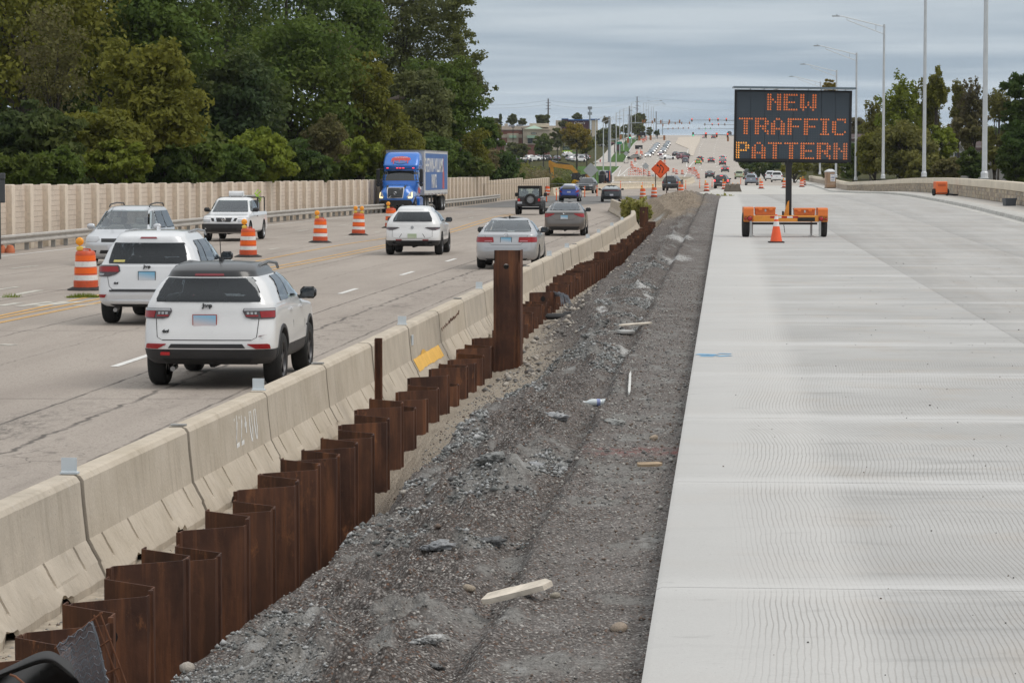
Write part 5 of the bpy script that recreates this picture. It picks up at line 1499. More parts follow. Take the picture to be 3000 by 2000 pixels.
class Hull:
 def __init__(s, prof, rr=.26, rf=.34, br=.05, bf=.14, tap=.05):
  a = np.array(prof, float); s.z0, s.z1 = a[0, 0], a[-1, 0]
  s.zs = a[:, 0]; s.yr, s.yf, s.w = [pchip(a[:, 0], a[:, i]) for i in (1, 2, 3)]
  s.rr, s.rf, s.br, s.bf, s.tap = rr, rf, br, bf, tap
 def half(s, z, N=(9, 11, 16, 9, 9)):
  yr, yf, w = s.yr(z), s.yf(z), s.w(z)
  Lh = yf - yr
  r1, r2 = min(s.rr, .55 * w, .3 * Lh), min(s.rf, .55 * w, .3 * Lh)
  x, y = [], []
  for t in np.linspace(0, 1, N[0], endpoint=False): xx = (w - r1) * t; x.append(xx); y.append(yr + s.br * (xx / w) ** 2)
  b1 = s.br * ((w - r1) / w) ** 2
  for a in np.linspace(0, PI/2, N[1]): x.append(w - r1 + r1 * math.sin(a)); y.append(yr + b1 + r1 * (1 - math.cos(a)))
  b2 = s.bf * ((w - r2) / w) ** 2
  y0, y1 = yr + b1 + r1, yf - b2 - r2
  for t in np.linspace(0, 1, N[2])[1:-1]: x.append(w); y.append(y0 + (y1 - y0) * t)
  for a in np.linspace(PI/2, 0, N[3]): x.append(w - r2 + r2 * math.sin(a)); y.append(yf - b2 - r2 * (1 - math.cos(a)))
  for t in np.linspace(1, 0, N[4] + 1)[1:]: xx = (w - r2) * t; x.append(xx); y.append(yf - s.bf * (xx / w) ** 2)
  x, y = np.array(x), np.array(y)
  ym = (yr + yf) / 2
  x = x * (1 - s.tap * np.abs((y - ym) / (Lh / 2)) ** 2.5)
  return x, y
 def P(s, ch, z, a):
  x, y = s.half(z)
  sg = 1 if a >= 0 else -1
  if ch == 'r' or ch == 'f':
   if ch == 'f': x, y = x[::-1], y[::-1]
   l = np.concatenate([[0], np.cumsum(np.hypot(np.diff(x), np.diff(y)))])
   return Vector((sg * np.interp(abs(a), l, x), np.interp(abs(a), l, y), z))
  yy = abs(a) - 100          # side chart: sign carries the side, 100 shifts y
  k = np.argmax(x > .9 * x.max()); e = len(x) - np.argmax(x[::-1] > .9 * x.max())
  return Vector((sg * np.interp(yy, y[k:e], x[k:e]), yy, z))
 def N(s, ch, z, a, P):
  e = .012
  d1 = s.P(ch, z, a + e) - s.P(ch, z, a - e)
  if ch in 'rf' and abs(a) < e: d1 = Vector((1, 0, 0))
  d2 = s.P(ch, min(z + e, s.z1), a) - s.P(ch, max(z - e, s.z0), a)
  n = d1.cross(d2)
  if n.length < 1e-9: return Vector((0, -1, 0))
  n.normalize()
  ref = {'r': Vector((0, -1, .15)), 'f': Vector((0, 1, .15)), 's': Vector((1 if a > 0 else -1, 0, .1))}[ch]
  if ch in 'rf' and abs(d1.y) > abs(d1.x): ref = Vector((1 if a > 0 else -1, 0, 0))
  return n if n.dot(ref) > 0 else -n
 def mesh_data(s, nz=30):
  zs = sorted(set(list(np.linspace(s.z0, s.z1, nz)) + list(s.zs)))
  zs2 = [zs[0]]
  for z in zs[1:]:
   if z - zs2[-1] > .006: zs2.append(z)
  mb = MB(); V_ = []
  for z in zs2:
   x, y = s.half(z)
   ring = [(a, b_, z) for a, b_ in zip(x, y)] + [(-a, b_, z) for a, b_ in list(zip(x, y))[-2:0:-1]]
   V_.append(ring)
  n = len(V_[0])
  mb.v = [p for r in V_ for p in r]
  mb.f = [(i*n+j, i*n+(j+1) % n, (i+1)*n+(j+1) % n, (i+1)*n+j) for i in range(len(V_)-1) for j in range(n)]
  mb.f += [tuple(range(n-1, -1, -1)), tuple((len(V_)-1)*n + j for j in range(n))]
  mb.m = [0] * len(mb.f)
  return mb
 def patch(s, ch, rows, n=8, off=.008, sub=3, mb=None, m=0, skirt=.012):
  """a conformal panel; rows are (z, a0, a1)"""
  rw = []
  for (z0, a0, b0), (z1, a1, b1) in zip(rows[:-1], rows[1:]):
   for k in range(sub): t = k / sub; rw.append((z0+(z1-z0)*t, a0+(a1-a0)*t, b0+(b1-b0)*t))
  rw.append(rows[-1])
  G_ = []
  for z, a, b_ in rw:
   G_.append([(s.P(ch, z, a+(b_-a)*j/n), s.N(ch, z, a+(b_-a)*j/n, None)) for j in range(n+1)])
  mb = mb or MB()
  mb.sheet([[p + q * off for p, q in r] for r in G_], m)
  if skirt:
   bd = G_[0] + [r[-1] for r in G_[1:]] + G_[-1][-2::-1] + [r[0] for r in G_[-2:0:-1]]
   mb.sheet([[p + q * off for p, q in bd + bd[:1]], [p - q * skirt for p, q in bd + bd[:1]]], m)
  return mb
def side(rows, sg): return [(z, sg * (a + 100), sg * (b_ + 100)) for z, a, b_ in rows]
def mir(rows): return [(z, -a, -b_) for z, a, b_ in rows]
def inside(rows, z, a):
 for (z0, a0, b0), (z1, a1, b1) in zip(rows[:-1], rows[1:]):
  if z0 <= z <= z1 and z1 > z0:
   t = (z - z0) / (z1 - z0)
   lo, hi = a0+(a1-a0)*t, b0+(b1-b0)*t
   if min(lo, hi) < a < max(lo, hi): return True
 return False
def wheel_parts(R_, w_, spokes, rimmat, rr=.66):
 t = MB().lathe([(R_*rr, -w_/2*.9), (R_*.88, -w_/2), (R_*.97, -w_/2*.82), (R_, -w_/2*.5), (R_, w_/2*.5), (R_*.97, w_/2*.82), (R_*.88, w_/2), (R_*rr, w_/2*.9)], 28, axis='X', cap=False).mesh('wheel', m_tyre, smooth=50)
 mb = MB()
 for sg in (1, -1):
  mb.lathe([(R_*rr, sg*w_/2*.9), (R_*rr*.93, sg*w_/2*.7), (R_*rr*.9, sg*w_/2*.2)], 24, axis='X', cap=False)
  mb.lathe([(R_*.2, sg*w_/2*.72), (R_*.17, sg*w_/2*.8), (0, sg*w_/2*.8)], 12, axis='X', cap=False)
  for k in range(spokes):
   Mx = Matrix.Rotation(2*PI*k/spokes, 4, 'X')
   mb.prism([(-R_*.07, R_*.12), (R_*.07, R_*.12), (R_*.055, R_*rr*.95), (-R_*.055, R_*rr*.95)], sg*w_/2*.5, sg*w_/2*.76, 'YZ', M=Mx)
 mb.lathe([(R_*rr*.9, w_/2*.2), (0, w_/2*.2)], 20, axis='X', cap=False); mb.lathe([(R_*rr*.9, -w_/2*.2), (0, -w_/2*.2)], 20, axis='X', cap=False, m=1)
 return t, mb.mesh('rim', [rimmat, m_black], smooth=40)
def car_body(sp):
 """hull with wheel openings, cut at its two-tone lines; returns named meshes"""
 h = sp['hull']
 mb = h.mesh_data(sp.get('nz', 30))
 me = mb.mesh('body', [m_seam, m_clad, m_seam, m_int])
 o = bpy.data.objects.new('tmp', me); COL.objects.link(o)
 zc_, zr_ = sp.get('clad', 0), sp.get('roofz', 99)
 for p in me.polygons:
  z = p.center.z
  p.material_index = 1 if z < zc_ else (2 if z > zr_ else 0)
 cut = MB()
 for y in (sp['ya'], sp['yb']):
  for sg in (1, -1):
   cut.lathe([(sp['R'] * sp.get('arch', 1.14), sg * (sp['W']/2 - .36)), (sp['R'] * sp.get('arch', 1.14), sg * (sp['W']/2 + .2))], 28, axis='X', c=(0, y, sp['R'] + .02))
 cm = cut.mesh('cut', [m_seam, m_clad, m_seam, m_int]); cm.polygons.foreach_set('material_index', [3] * len(cm.polygons))
 c = bpy.data.objects.new('cut', cm); COL.objects.link(c)
 md = o.modifiers.new('b', 'BOOLEAN'); md.operation = 'DIFFERENCE'; md.object = c; md.solver = 'EXACT'
 m2 = bpy.data.meshes.new_from_object(o.evaluated_get(bpy.context.evaluated_depsgraph_get()))
 bpy.data.objects.remove(o); bpy.data.objects.remove(c)
 bm = bmesh.new(); bm.from_mesh(m2)
 dele = []
 if sp.get('see'):
  for f in bm.faces:
   p, n = f.calc_center_median(), f.normal
   for (ch, rows, mt) in sp['win']:
    if ch == 'r' and n.y < -.12 and abs(n.x) < .75 and inside(rows, p.z, p.x * 1.02): dele.append(f); break
    if ch == 'f' and n.y > .12 and abs(n.x) < .75 and inside(rows, p.z, p.x * 1.02): dele.append(f); break
    if ch == 's' and abs(n.x) > .6 and inside(rows, p.z, p.y): dele.append(f); break
  bmesh.ops.delete(bm, geom=list(set(dele)), context='FACES')
 bm.to_mesh(m2); bm.free()
 outm = {}
 for k, nm in ((0, 'body'), (1, 'lower_cladding'), (2, 'roof'), (3, 'wheel_well')):
  bm = bmesh.new(); bm.from_mesh(m2)
  bmesh.ops.delete(bm, geom=[f for f in bm.faces if f.material_index != k], context='FACES')
  if len(bm.faces):
   x = bpy.data.meshes.new(nm); bm.to_mesh(x)
   x.polygons.foreach_set('material_index', [0] * len(x.polygons)); x.polygons.foreach_set('use_smooth', [True] * len(x.polygons))
   try: x.set_sharp_from_angle(angle=math.radians(38))
   except Exception: pass
   outm[nm] = x
  bm.free()
 return outm
def finish(me, mat):
 me.materials.clear(); me.materials.append(mat); return me
def build_car(sp, name='car'):
 """sp -> an Empty with its parts as children (standing at the origin, nose along +Y)"""
 h, W, R_ = sp['hull'], sp['W'], sp['R']
 root = empty(name)
 ms = car_body(sp)
 obj('body', finish(ms['body'], sp['paint']), root)
 if 'lower_cladding' in ms: obj('lower_cladding', finish(ms['lower_cladding'], sp.get('cladmat', m_clad)), root)
 if 'roof' in ms: obj('roof', finish(ms['roof'], sp.get('roofmat', sp['paint'])), root)
 if 'wheel_well' in ms: obj('wheel_well', finish(ms['wheel_well'], m_int), root)
 gc = h.z0
 zb = sp.get('floor', .95)
 MB().box(-W/2+.30, W/2-.30, sp['ya']-.5, sp['yb']+.55, gc - .02, .42).tube([(0, sp['ya']-.45, gc-.02), (0, sp['yb'], gc-.02)], .05, 6).tube([(-W/2+.2, sp['ya'], R_), (W/2-.2, sp['ya'], R_)], .055, 8).build('underbody', m_int, root)
 if sp.get('see'):
  mb = MB().box(-W/2+.14, W/2-.14, sp['seat'][0]-.35, sp['seat'][-1]+1.0, zb-.06, zb-.02)
  mb.build('parcel_shelf', m_int, root)
  for sy in sp['seat']:
   for sx in (-.36, .36):
    MB().cbox((sx, sy, zb+.02), (.46, .13, .34), ch=.05).cbox((sx, sy-.01, zb+.31), (.25, .09, .19), ch=.04).build('seat', sp.get('seatmat', m_int), root)
 # windows
 for (ch, rows, mt) in sp['win']:
  nm = {'r': 'rear_window', 'f': 'windscreen', 's': 'side_window'}[ch]
  for sg in ((1, -1) if ch == 's' else (1,)):
   rw = side(rows, sg) if ch == 's' else rows
   o_ = h.patch(ch, rw, n=10 if ch != 's' else 6, off=.013, skirt=.02).build(nm, mt, root, smooth=60)
   if sp.get('trim') and ch != 's':
    z0, z1 = rows[0][0], rows[-1][0]
    mb = MB()
    h.patch(ch, [(z0-.035, rows[0][1]-.03, rows[0][2]+.03), (z0+.02, rows[0][1]-.03, rows[0][2]+.03)], n=8, off=.0145, sub=1, mb=mb)
    mb.build('window_trim', m_blkgl, o_)
 for d in sp.get('dec', []):
  nm, ch, rows, mt, both = d[:5]
  off = d[5] if len(d) > 5 else .009
  for sg in ((1, -1) if both else (1,)):
   rw = (side(rows, sg) if ch == 's' else (rows if sg == 1 else mir(rows)))
   h.patch(ch, rw, n=6, off=off, sub=2).build(nm, mt, root, smooth=60)
 # wheels
 wt, wr = wheel_parts(R_, sp.get('tw', .235), sp.get('spokes', 5), sp.get('rim', m_rim))
 for y in (sp['ya'], sp['yb']):
  for sg in (1, -1):
   w_ = obj('wheel', wt, root, (sg * (W/2 - .125), y, R_))
   if not sp.get('lite'): obj('rim', wr, w_)
 if sp.get('flare'):
  for y in (sp['ya'], sp['yb']):
   for sg in (1, -1):
    mb = MB(); rr = []
    for k in range(19):
     a = -.25 + (PI + .5) * k / 18
     row = []
     for q, dx in ((1.10, -.05), (1.14, .012), (1.27, .012), (1.30, -.02)):
      yy, zz = y + R_*q*math.cos(a), R_ + .02 + R_*q*math.sin(a)
      zz = max(zz, gc + .02)
      px_ = sg * float(h.w(max(zz, gc))) * (1 - h.tap * abs(yy/(sp['L']/2))**2.5)
      row.append((px_ + sg * dx, yy, zz))
     rr.append(row)
    mb.sheet(rr).build('wheel_arch_flare', sp.get('cladmat', m_clad), root, smooth=50)
 # mirrors
 mz, my = sp['mir']
 for sg in (1, -1):
  x0 = h.P('s', mz, sg * (my + 100)).x
  mm = MB().cbox((x0 + sg * .17, my, mz + .03), (.23, .12, .17), ch=.045).cbox((x0 + sg * .04, my, mz - .03), (.12, .06, .05)).build('mirror', sp.get('mirmat', m_blkgl), root, smooth=50)
  MB().cbox((x0 + sg * .175, my - .062, mz + .035), (.17, .006, .12)).build('mirror_glass', m_gl_far, mm)
 if sp.get('rails'):
  ra, rb2, rx, rz_ = sp['rails']
  for sg in (1, -1):
   MB().tube([(sg*rx, ra, rz_-.06), (sg*rx, ra+.12, rz_+.02), (sg*rx*1.0, (ra+rb2)/2, rz_+.045), (sg*rx, rb2-.15, rz_+.0), (sg*rx, rb2, rz_-.07)], .022, 6).build('roof_rail', sp.get('railmat', m_clad), root, smooth=60)
 if sp.get('ant'):
  y, z = sp['ant'][:2]
  mb = MB().prism([(y-.02, z-.03), (y+.18, z-.03), (y+.02, z+.07), (y, z+.07)], -.025, .025, 'YZ')
  if len(sp['ant']) > 2: mb.tube([(0, y+.03, z+.02), (0, y-.09, z+sp['ant'][2])], .006, 5)
  mb.build('roof_aerial', sp.get('antmat', m_black), root)
 for (x, z, pm_, frm) in sp.get('plate', []):
  y = h.P('r', z, x).y - .012
  tilt = sp.get('ptilt', 0.0)
  p_ = MB().box(-.152, .152, -.004, .004, -.076, .076).build('number_plate', pm_, root, (x, y, z))
  if frm: MB().box(-.165, .165, 0, .008, -.09, -.076).box(-.165, .165, 0, .008, .076, .088).box(-.165, -.152, 0, .008, -.076, .076).box(.152, .165, 0, .008, -.076, .076).build('plate_frame', frm, p_)
 for (x, z, pm_) in sp.get('fplate', []):
  y = h.P('f', z, x).y + .012
  MB().box(-.152, .152, -.004, .004, -.076, .076).build('number_plate', pm_, root, (x, y, z))
 for (nm, me, x, z, dy) in sp.get('badge', []):
  q = h.P('r', z, x); n_ = h.N('r', z, x, None)
  b_ = obj(nm, me, root, q + n_ * dy)
  b_.rotation_euler = (-math.asin(max(-.9, min(.9, n_.z))), 0, math.atan2(n_.x, -n_.y))
 for (nm, me, x, z, dy) in sp.get('fbadge', []):
  q = h.P('f', z, x); b_ = obj(nm, me, root, q + Vector((0, dy, 0)), rz=PI)
 for (nm, mb, mt) in sp.get('extra', []): mb.build(nm, mt, root, smooth=45)
 return root
def suv_prof(L, W, H, gc=.22, belt=1.05, hood=1.0, cowl=.95, rake=.42, wsl=.85, wr=.62, spoil=.0, bump=.0):
 hl, w = L/2, W/2
 return [(gc, -hl+.20, hl-.22, w-.10), (gc+.07, -hl+.08, hl-.10, w-.03), (gc+.16, -hl+.025, hl-.03, w-.008), (.58, -hl, hl-.005, w), (.72, -hl+.02, hl, w),
   (hood-.14, -hl+.06+bump, hl-.05, w-.004), (hood-.03, -hl+.085+bump, hl-.22, w-.012), (hood+.03, -hl+.095+bump, cowl+.45, w-.02), (belt, -hl+.11+bump, cowl, w-.035),
   (belt+.07, -hl+.13+bump, cowl-.12, w-.07), (belt+(H-belt)*.5, -hl+.13+bump+(rake-.13)*.38, cowl-wsl*.55, (w-.07+wr)/2+.012), (H-.16, -hl+rake-.06-spoil, cowl-wsl*.86, wr+.015), (H-.10, -hl+rake-.03-spoil, cowl-wsl, wr-.015),
   (H-.045, -hl+rake+.06, cowl-wsl-.14, wr-.06), (H-.018, -hl+rake+.22, cowl-wsl-.34, wr-.14), (H, -hl+rake+.62, cowl-wsl-.66, wr-.34)]
def sedan_prof(L, W, H, gc=.255, belt=.95, deck=1.02, trunk=.55, hood=.92, cowl=.85, bl=.95, wsl=.95, wr=.56):
 hl, w = L/2, W/2
 return [(gc, -hl+.18, hl-.25, w-.10), (gc+.07, -hl+.07, hl-.10, w-.03), (gc+.16, -hl+.02, hl-.03, w-.006), (.52, -hl, hl-.01, w), (.66, -hl+.015, hl-.02, w),
   (.80, -hl+.045, hl-.10, w-.006), (hood-.02, -hl+.07, hl-.38, w-.02), (deck-.035, -hl+.085, cowl+.30, w-.05), (deck-.005, -hl+.15, cowl+.06, w-.075), (deck+.02, -hl+trunk*.8, cowl-.02, w-.09), (deck+.06, -hl+trunk+.05, cowl-.12, w-.115),
   (deck+(H-deck)*.5, -hl+trunk+bl*.48, cowl-wsl*.56, (w-.1+wr)/2), (H-.11, -hl+trunk+bl*.84, cowl-wsl*.9, wr+.01), (H-.06, -hl+trunk+bl, cowl-wsl, wr-.03),
   (H-.025, -hl+trunk+bl+.2, cowl-wsl-.2, wr-.10), (H, -hl+trunk+bl+.62, cowl-wsl-.52, wr-.3)]
def place(root, px, py, slope, away=True, label='', cat='car', group=None, name=None, sp=None, yaw=0.0, g=gpave):
 """stands a car so that the axle nearest the camera touches the road at the pixel"""
 q = hit(px, py, g=g)
 a = math.atan(slope) + yaw
 rz = -a if away else PI - a
 ya = sp['ya'] if away else sp['yb']
 d = Matrix.Rotation(rz, 3, 'Z') @ Vector((0, ya, 0))
 c = q - d
 c.z = 0
 c.z = float(g(q.x, q.y))
 root.location = c
 f = Matrix.Rotation(rz, 3, 'Z') @ Vector((0, sp['yb'] - sp['ya'], 0))
 fr_ = Vector((q.x, q.y, 0)) + (f if away else -f)
 dz = float(g(fr_.x, fr_.y)) - c.z
 root.rotation_euler = ((math.atan2(dz, sp['yb'] - sp['ya'])) * (1 if away else -1), 0, rz)
 tag(root, label, cat, group)
 if name: root.name = name
 return root
m_white_p, m_silver_p, m_grey_p = paint('white', (.78, .785, .79)), paint('silver', (.48, .49, .51), .5, .32), paint('taupe_grey', (.17, .155, .145), .5, .3)
m_black_p, m_blue_pp, m_dark_p = paint('black', (.012, .013, .015)), paint('bright_blue', (.012, .055, .33), .2), paint('dark_grey', (.045, .05, .055), .4)
m_pearl = paint('cool_white', (.74, .755, .775))
# ---- 1 compact white SUV with black roof
h = Hull(suv_prof(4.40, 1.83, 1.67, gc=.33, belt=1.12, hood=1.02, cowl=.88, rake=.46, wr=.60, spoil=.10), rr=.30, tap=.045)
jeep = text_mesh('Jeep', .075, m_black, .006, .004)
sp1 = dict(hull=h, L=4.40, W=1.83, R=.36, ya=-1.27, yb=1.37, paint=m_white_p, clad=.55, roofz=1.49, roofmat=M('paint_black_roof', (.016, .017, .019), .3, coat=.3), nz=46, see=True, seat=[-.95, .25], floor=1.0, flare=True, rim=m_rimd, tw=.25,
 win=[('r', [(1.165, -.70, .70), (1.20, -.715, .715), (1.34, -.66, .66), (1.475, -.60, .60)], m_gl_dark),
   ('f', [(1.09, -.70, .70), (1.30, -.64, .64), (1.50, -.56, .56)], m_gl_clear),
   ('s', [(1.15, -1.28, -.58), (1.28, -1.12, -.5), (1.47, -.92, -.42)], m_gl_dark), ('s', [(1.15, -.5, .62), (1.28, -.44, .42), (1.48, -.38, .10)], m_gl_clear)],
 dec=[('tail_lamp', 'r', [(0.940, .60, .955), (0.960, .52, .985), (1.040, .475, .99), (1.080, .49, .985)], m_lampdk, True, .016),
   ('lamp_lens', 'r', [(0.955, .72, .96), (1.040, .70, .97)], m_red, True, .021), ('lamp_lens', 'r', [(0.970, .53, .68), (0.990, .51, .68)], m_red, True, .021),
   ('clear_lamp_strip', 'r', [(1.047, .49, .97), (1.075, .50, .965)], m_clrl, True, .021),
   ('lamp_window', 'r', [(1.000, .535, .565), (1.030, .53, .565)], m_clrl, True, .022), ('lamp_window', 'r', [(1.000, .585, .615), (1.030, .58, .615)], m_clrl, True, .022), ('lamp_window', 'r', [(1.000, .635, .66), (1.030, .63, .66)], m_clrl, True, .022),
   ('reflector', 'r', [(.548, .66, .88), (.60, .55, .86), (.612, .55, .82)], m_red, True, .014),
   ('lower_insert', 'r', [(.555, -.52, .52), (.61, -.48, .48)], m_clad, False, .006),
   ('tailgate_seam', 'r', [(.655, -.60, .60), (.667, -.60, .60)], m_seam, False, .003),
   ('tailgate_seam', 'r', [(.66, .595, .605), (.70, .665, .675), (.94, .69, .70)], m_seam, True, .003),
   ('brake_lamp', 'r', [(1.505, -.2, .2), (1.535, -.19, .19)], M('dull_red_lamp', (0.230, .03, .04), .3, coat=.3), False, .01),
   ('tow_eye', 'r', [(.47, -.62, -.50), (.50, -.62, -.50)], M('tow_hook_red', (.55, .03, .035), .4), False, .03),
   ('lower_valance', 'r', [(.345, -.55, .55), (.41, -.6, .6)], M('valance_dark', (.016, .016, .017), .6), False, .01),
   ('door_seam', 's', [(.5, -.28, -.27), (1.13, -.44, -.43)], m_seam, True, .003), ('door_handle', 's', [(.99, -.6, -.42), (1.02, -.6, -.42)], m_white_p, True, .03), ('door_handle', 's', [(.99, .35, .53), (1.02, .35, .53)], m_white_p, True, .03),
   ('door_seam', 's', [(.5, .78, .79), (1.06, .80, .81)], m_seam, True, .003), ('side_badge', 's', [(.70, .95, 1.2), (.72, .95, 1.2)], m_black, True, .01)],
 mir=(1.15, .52), rails=(-1.2, .62, .55, 1.60), railmat=M('rail_grey', (.12, .125, .13), .4, .4), ant=(-.98, 1.66, .36),
 plate=[(-.03, .915, plate_mat('plate_flag', (.30, .55, .75), (.70, .62, .64)), M('plate_frame_red', (.4, .08, .06), .5))],
 badge=[('badge', jeep, 0, 1.115, .012), ('badge', text_mesh('4x4', .06, m_black, .004, .003, .2), -.56, .775, .008)],
 extra=[('wiper', MB().cbox((-.10, -2.02, 1.20), (.34, .03, .045), ch=.014), m_black), ('wing_badge', MB().prism([(.50, .735), (.60, .722), (.655, .70), (.71, .722), (.81, .735), (.71, .715), (.655, .69), (.60, .715)], -2.14, -2.125, 'XZ'), M('badge_maroon', (.16, .03, .04), .4)),
   ('tailgate_handle', MB().cbox((0, -2.135, .735), (.27, .03, .06), ch=.015).cbox((0, -2.142, .718), (.22, .03, .02)), m_white_p), ('exhaust', MB().tube([(-.5, -1.95, .26), (-.5, -1.7, .28)], .035, 10), m_rim)])
c1 = place(build_car(sp1), 639, 1126, .068, label='nearest white compact SUV with black roof, driving away by the barrier', cat='car', name='compact_suv', sp=sp1)
# ---- 2 larger white SUV
h = Hull(suv_prof(4.82, 1.95, 1.74, gc=.34, belt=1.10, hood=1.10, cowl=.95, rake=.40, wr=.66, spoil=.08), rr=.26, tap=.04)
sp2 = dict(hull=h, L=4.82, W=1.95, R=.385, ya=-1.42, yb=1.49, paint=m_pearl, nz=46, see=True, seat=[-1.1, .2], floor=1.03, rim=m_rim, tw=.27,
 win=[('r', [(1.14, -.72, .72), (1.17, -.735, .735), (1.36, -.70, .70), (1.52, -.655, .655)], m_gl_dark), ('f', [(1.14, -.74, .74), (1.36, -.68, .68), (1.58, -.6, .6)], m_gl_clear),
   ('s', [(1.15, -1.72, -1.18), (1.3, -1.62, -1.12), (1.54, -1.42, -1.05)], m_gl_dark), ('s', [(1.15, -1.08, -.28), (1.3, -1.05, -.27), (1.55, -.98, -.24)], m_gl_dark), ('s', [(1.15, -.2, .78), (1.3, -.19, .55), (1.55, -.17, .2)], m_gl_clear)],
 dec=[('tail_lamp', 'r', [(.90, .72, 1.05), (.94, .58, 1.09), (1.0, .50, 1.10), (1.085, .515, 1.09), (1.105, .55, 1.08)], m_lampdk, True, .016),
   ('lamp_lens', 'r', [(.985, .53, 1.08), (1.035, .53, 1.085), (1.085, .55, 1.075)], m_red, True, .021), ('clear_lamp_strip', 'r', [(.925, .82, 1.07), (.955, .80, 1.08)], m_clrl, True, .021),
   ('reflector', 'r', [(.515, .80, .96), (.57, .76, .965)], m_red, True, .012), ('tailgate_seam', 'r', [(.66, -.66, .66), (.672, -.66, .66)], m_seam, False, .003),
   ('bumper_strip', 'r', [(.625, -.70, .70), (.655, -.70, .70)], m_clad, False, .02), ('tailgate_seam', 'r', [(.67, .64, .655), (.72, .70, .71), (.92, .74, .75)], m_seam, True, .003),
   ('bumper_step', 'r', [(.43, -.85, .85), (.47, -.8, .8)], m_pearl, False, .03), ('brake_lamp', 'r', [(1.60, -.16, .16), (1.625, -.14, .14)], M('dull_red_lamp', (.20, .03, .04)), False, .012),
   ('door_seam', 's', [(.5, -.22, -.21), (1.12, -.24, -.23)], m_seam, True, .003), ('lower_valance', 'r', [(.35, -.6, .6), (.39, -.7, .7)], m_int, False, .012),
   ('window_sticker', 'r', [(1.165, -.64, -.43), (1.205, -.63, -.42)], M('sticker_yellow', (.62, .55, .18), .5), False, .014)],
 mir=(1.17, .70), rails=(-1.4, .55, .60, 1.69), railmat=m_rim, ant=(-1.2, 1.74), antmat=m_pearl,
 plate=[(0, .915, m_plate, m_black)],
 badge=[('badge', jeep, 0, 1.085, .014), ('badge', text_mesh('4x4', .055, m_black, .004, .003, .2), -.58, .78, .008)],
 extra=[('wiper', MB().cbox((.18, -2.26, 1.185), (.44, .03, .04), ch=.012), m_black), ('tailgate_handle', MB().cbox((0, -2.355, .75), (.26, .03, .05), ch=.012), m_pearl), ('exhaust', MB().tube([(.62, -2.25, .28), (.62, -2.0, .3)], .04, 10).tube([(-.62, -2.25, .28), (-.62, -2.0, .3)], .04, 10), m_rim)])
c2 = place(build_car(sp2), 459, 946, .068, label='large white SUV with privacy glass, behind and left of the compact one', name='large_suv', sp=sp2)
# ---- 3 silver minivan coming towards us, with its driver
h = Hull([(.20, -2.35, 2.3, .86), (.28, -2.48, 2.46, .94), (.40, -2.53, 2.53, .96), (.60, -2.55, 2.55, .965), (.78, -2.52, 2.46, .965), (.90, -2.5, 2.22, .955), (1.0, -2.48, 1.75, .94), (1.08, -2.46, 1.42, .92), (1.2, -2.42, 1.15, .87), (1.4, -2.34, .78, .80), (1.6, -2.22, .42, .73), (1.68, -2.15, .30, .69), (1.73, -1.98, .1, .62), (1.76, -1.4, -.35, .42)], rr=.2, rf=.42, bf=.22)
m_vs = paint('silver_van', (.60, .62, .65), .35)
sp3 = dict(hull=h, L=5.1, W=1.93, R=.34, ya=-1.45, yb=1.55, paint=m_vs, nz=40, see=True, seat=[-.6, .35], floor=1.0, seatmat=m_int_l,
 win=[('f', [(1.07, -.80, .80), (1.3, -.73, .73), (1.62, -.62, .62)], m_gl_clear), ('r', [(1.1, -.7, .7), (1.6, -.6, .6)], m_gl_dark), ('s', [(1.1, -2.2, -.95), (1.6, -1.95, -.9)], m_gl_dark), ('s', [(1.1, -.85, .15), (1.6, -.8, .0)], m_gl_dark), ('s', [(1.1, .22, 1.1), (1.6, .06, .35)], m_gl_clear)],
 dec=[('head_lamp', 'f', [(.70, .52, .98), (.78, .42, 1.1), (.86, .5, 1.15)], m_clrl, True, .012), ('grille', 'f', [(.70, -.36, .36), (.80, -.38, .38)], m_black, False, .01), ('lower_grille', 'f', [(.36, -.42, .42), (.46, -.38, .38)], m_black, False, .01), ('fog_recess', 'f', [(.34, .56, .82), (.45, .52, .85)], m_black, True, .01)],
 mir=(1.12, .98), mirmat=m_vs, rails=(-1.9, .2, .62, 1.80), railmat=m_black, fplate=[(0, .56, m_plate2)])
r_ = build_car(sp3)
c3 = place(r_, 352, 776, .09, away=False, label='silver minivan with roof rack coming towards us, partly behind the large white SUV', cat='van', name='minivan', sp=sp3)
# ---- 4 white pickup coming towards us
h = Hull([(.32, -2.45, 2.35, .82), (.40, -2.58, 2.52, .90), (.52, -2.6, 2.6, .92), (.70, -2.6, 2.6, .925), (.88, -2.58, 2.55, .925), (1.0, -2.57, 2.3, .92), (1.08, -2.56, 1.5, .90), (1.13, -2.55, 1.32, .89), (1.15, -.62, 1.22, .87), (1.30, -.60, 1.0, .82), (1.50, -.54, .70, .76), (1.64, -.46, .48, .70), (1.70, -.35, .32, .62), (1.73, -.1, .1, .42)], rr=.12, rf=.3, bf=.16, tap=.03)
rk = MB()
for sy, z0 in ((-.78, 1.15), (-2.45, 1.1)):
 for sx in (-.78, .78): rk.tube([(sx, sy, z0), (sx, sy, 1.70)], .025, 6)
 rk.tube([(-.78, sy, 1.70), (.78, sy, 1.70)], .025, 6)
for sx in (-.7, .7): rk.tube([(sx, -2.5, 1.70), (sx, -.7, 1.70)], .025, 6)
lad = MB().tube([(-.35, -2.7, 1.76), (-.35, -.5, 1.76)], .03, 6).tube([(.05, -2.7, 1.76), (.05, -.5, 1.76)], .03, 6)
for i in range(8): lad.tube([(-.35, -2.5 + .25 * i, 1.76), (.05, -2.5 + .25 * i, 1.76)], .018, 5)
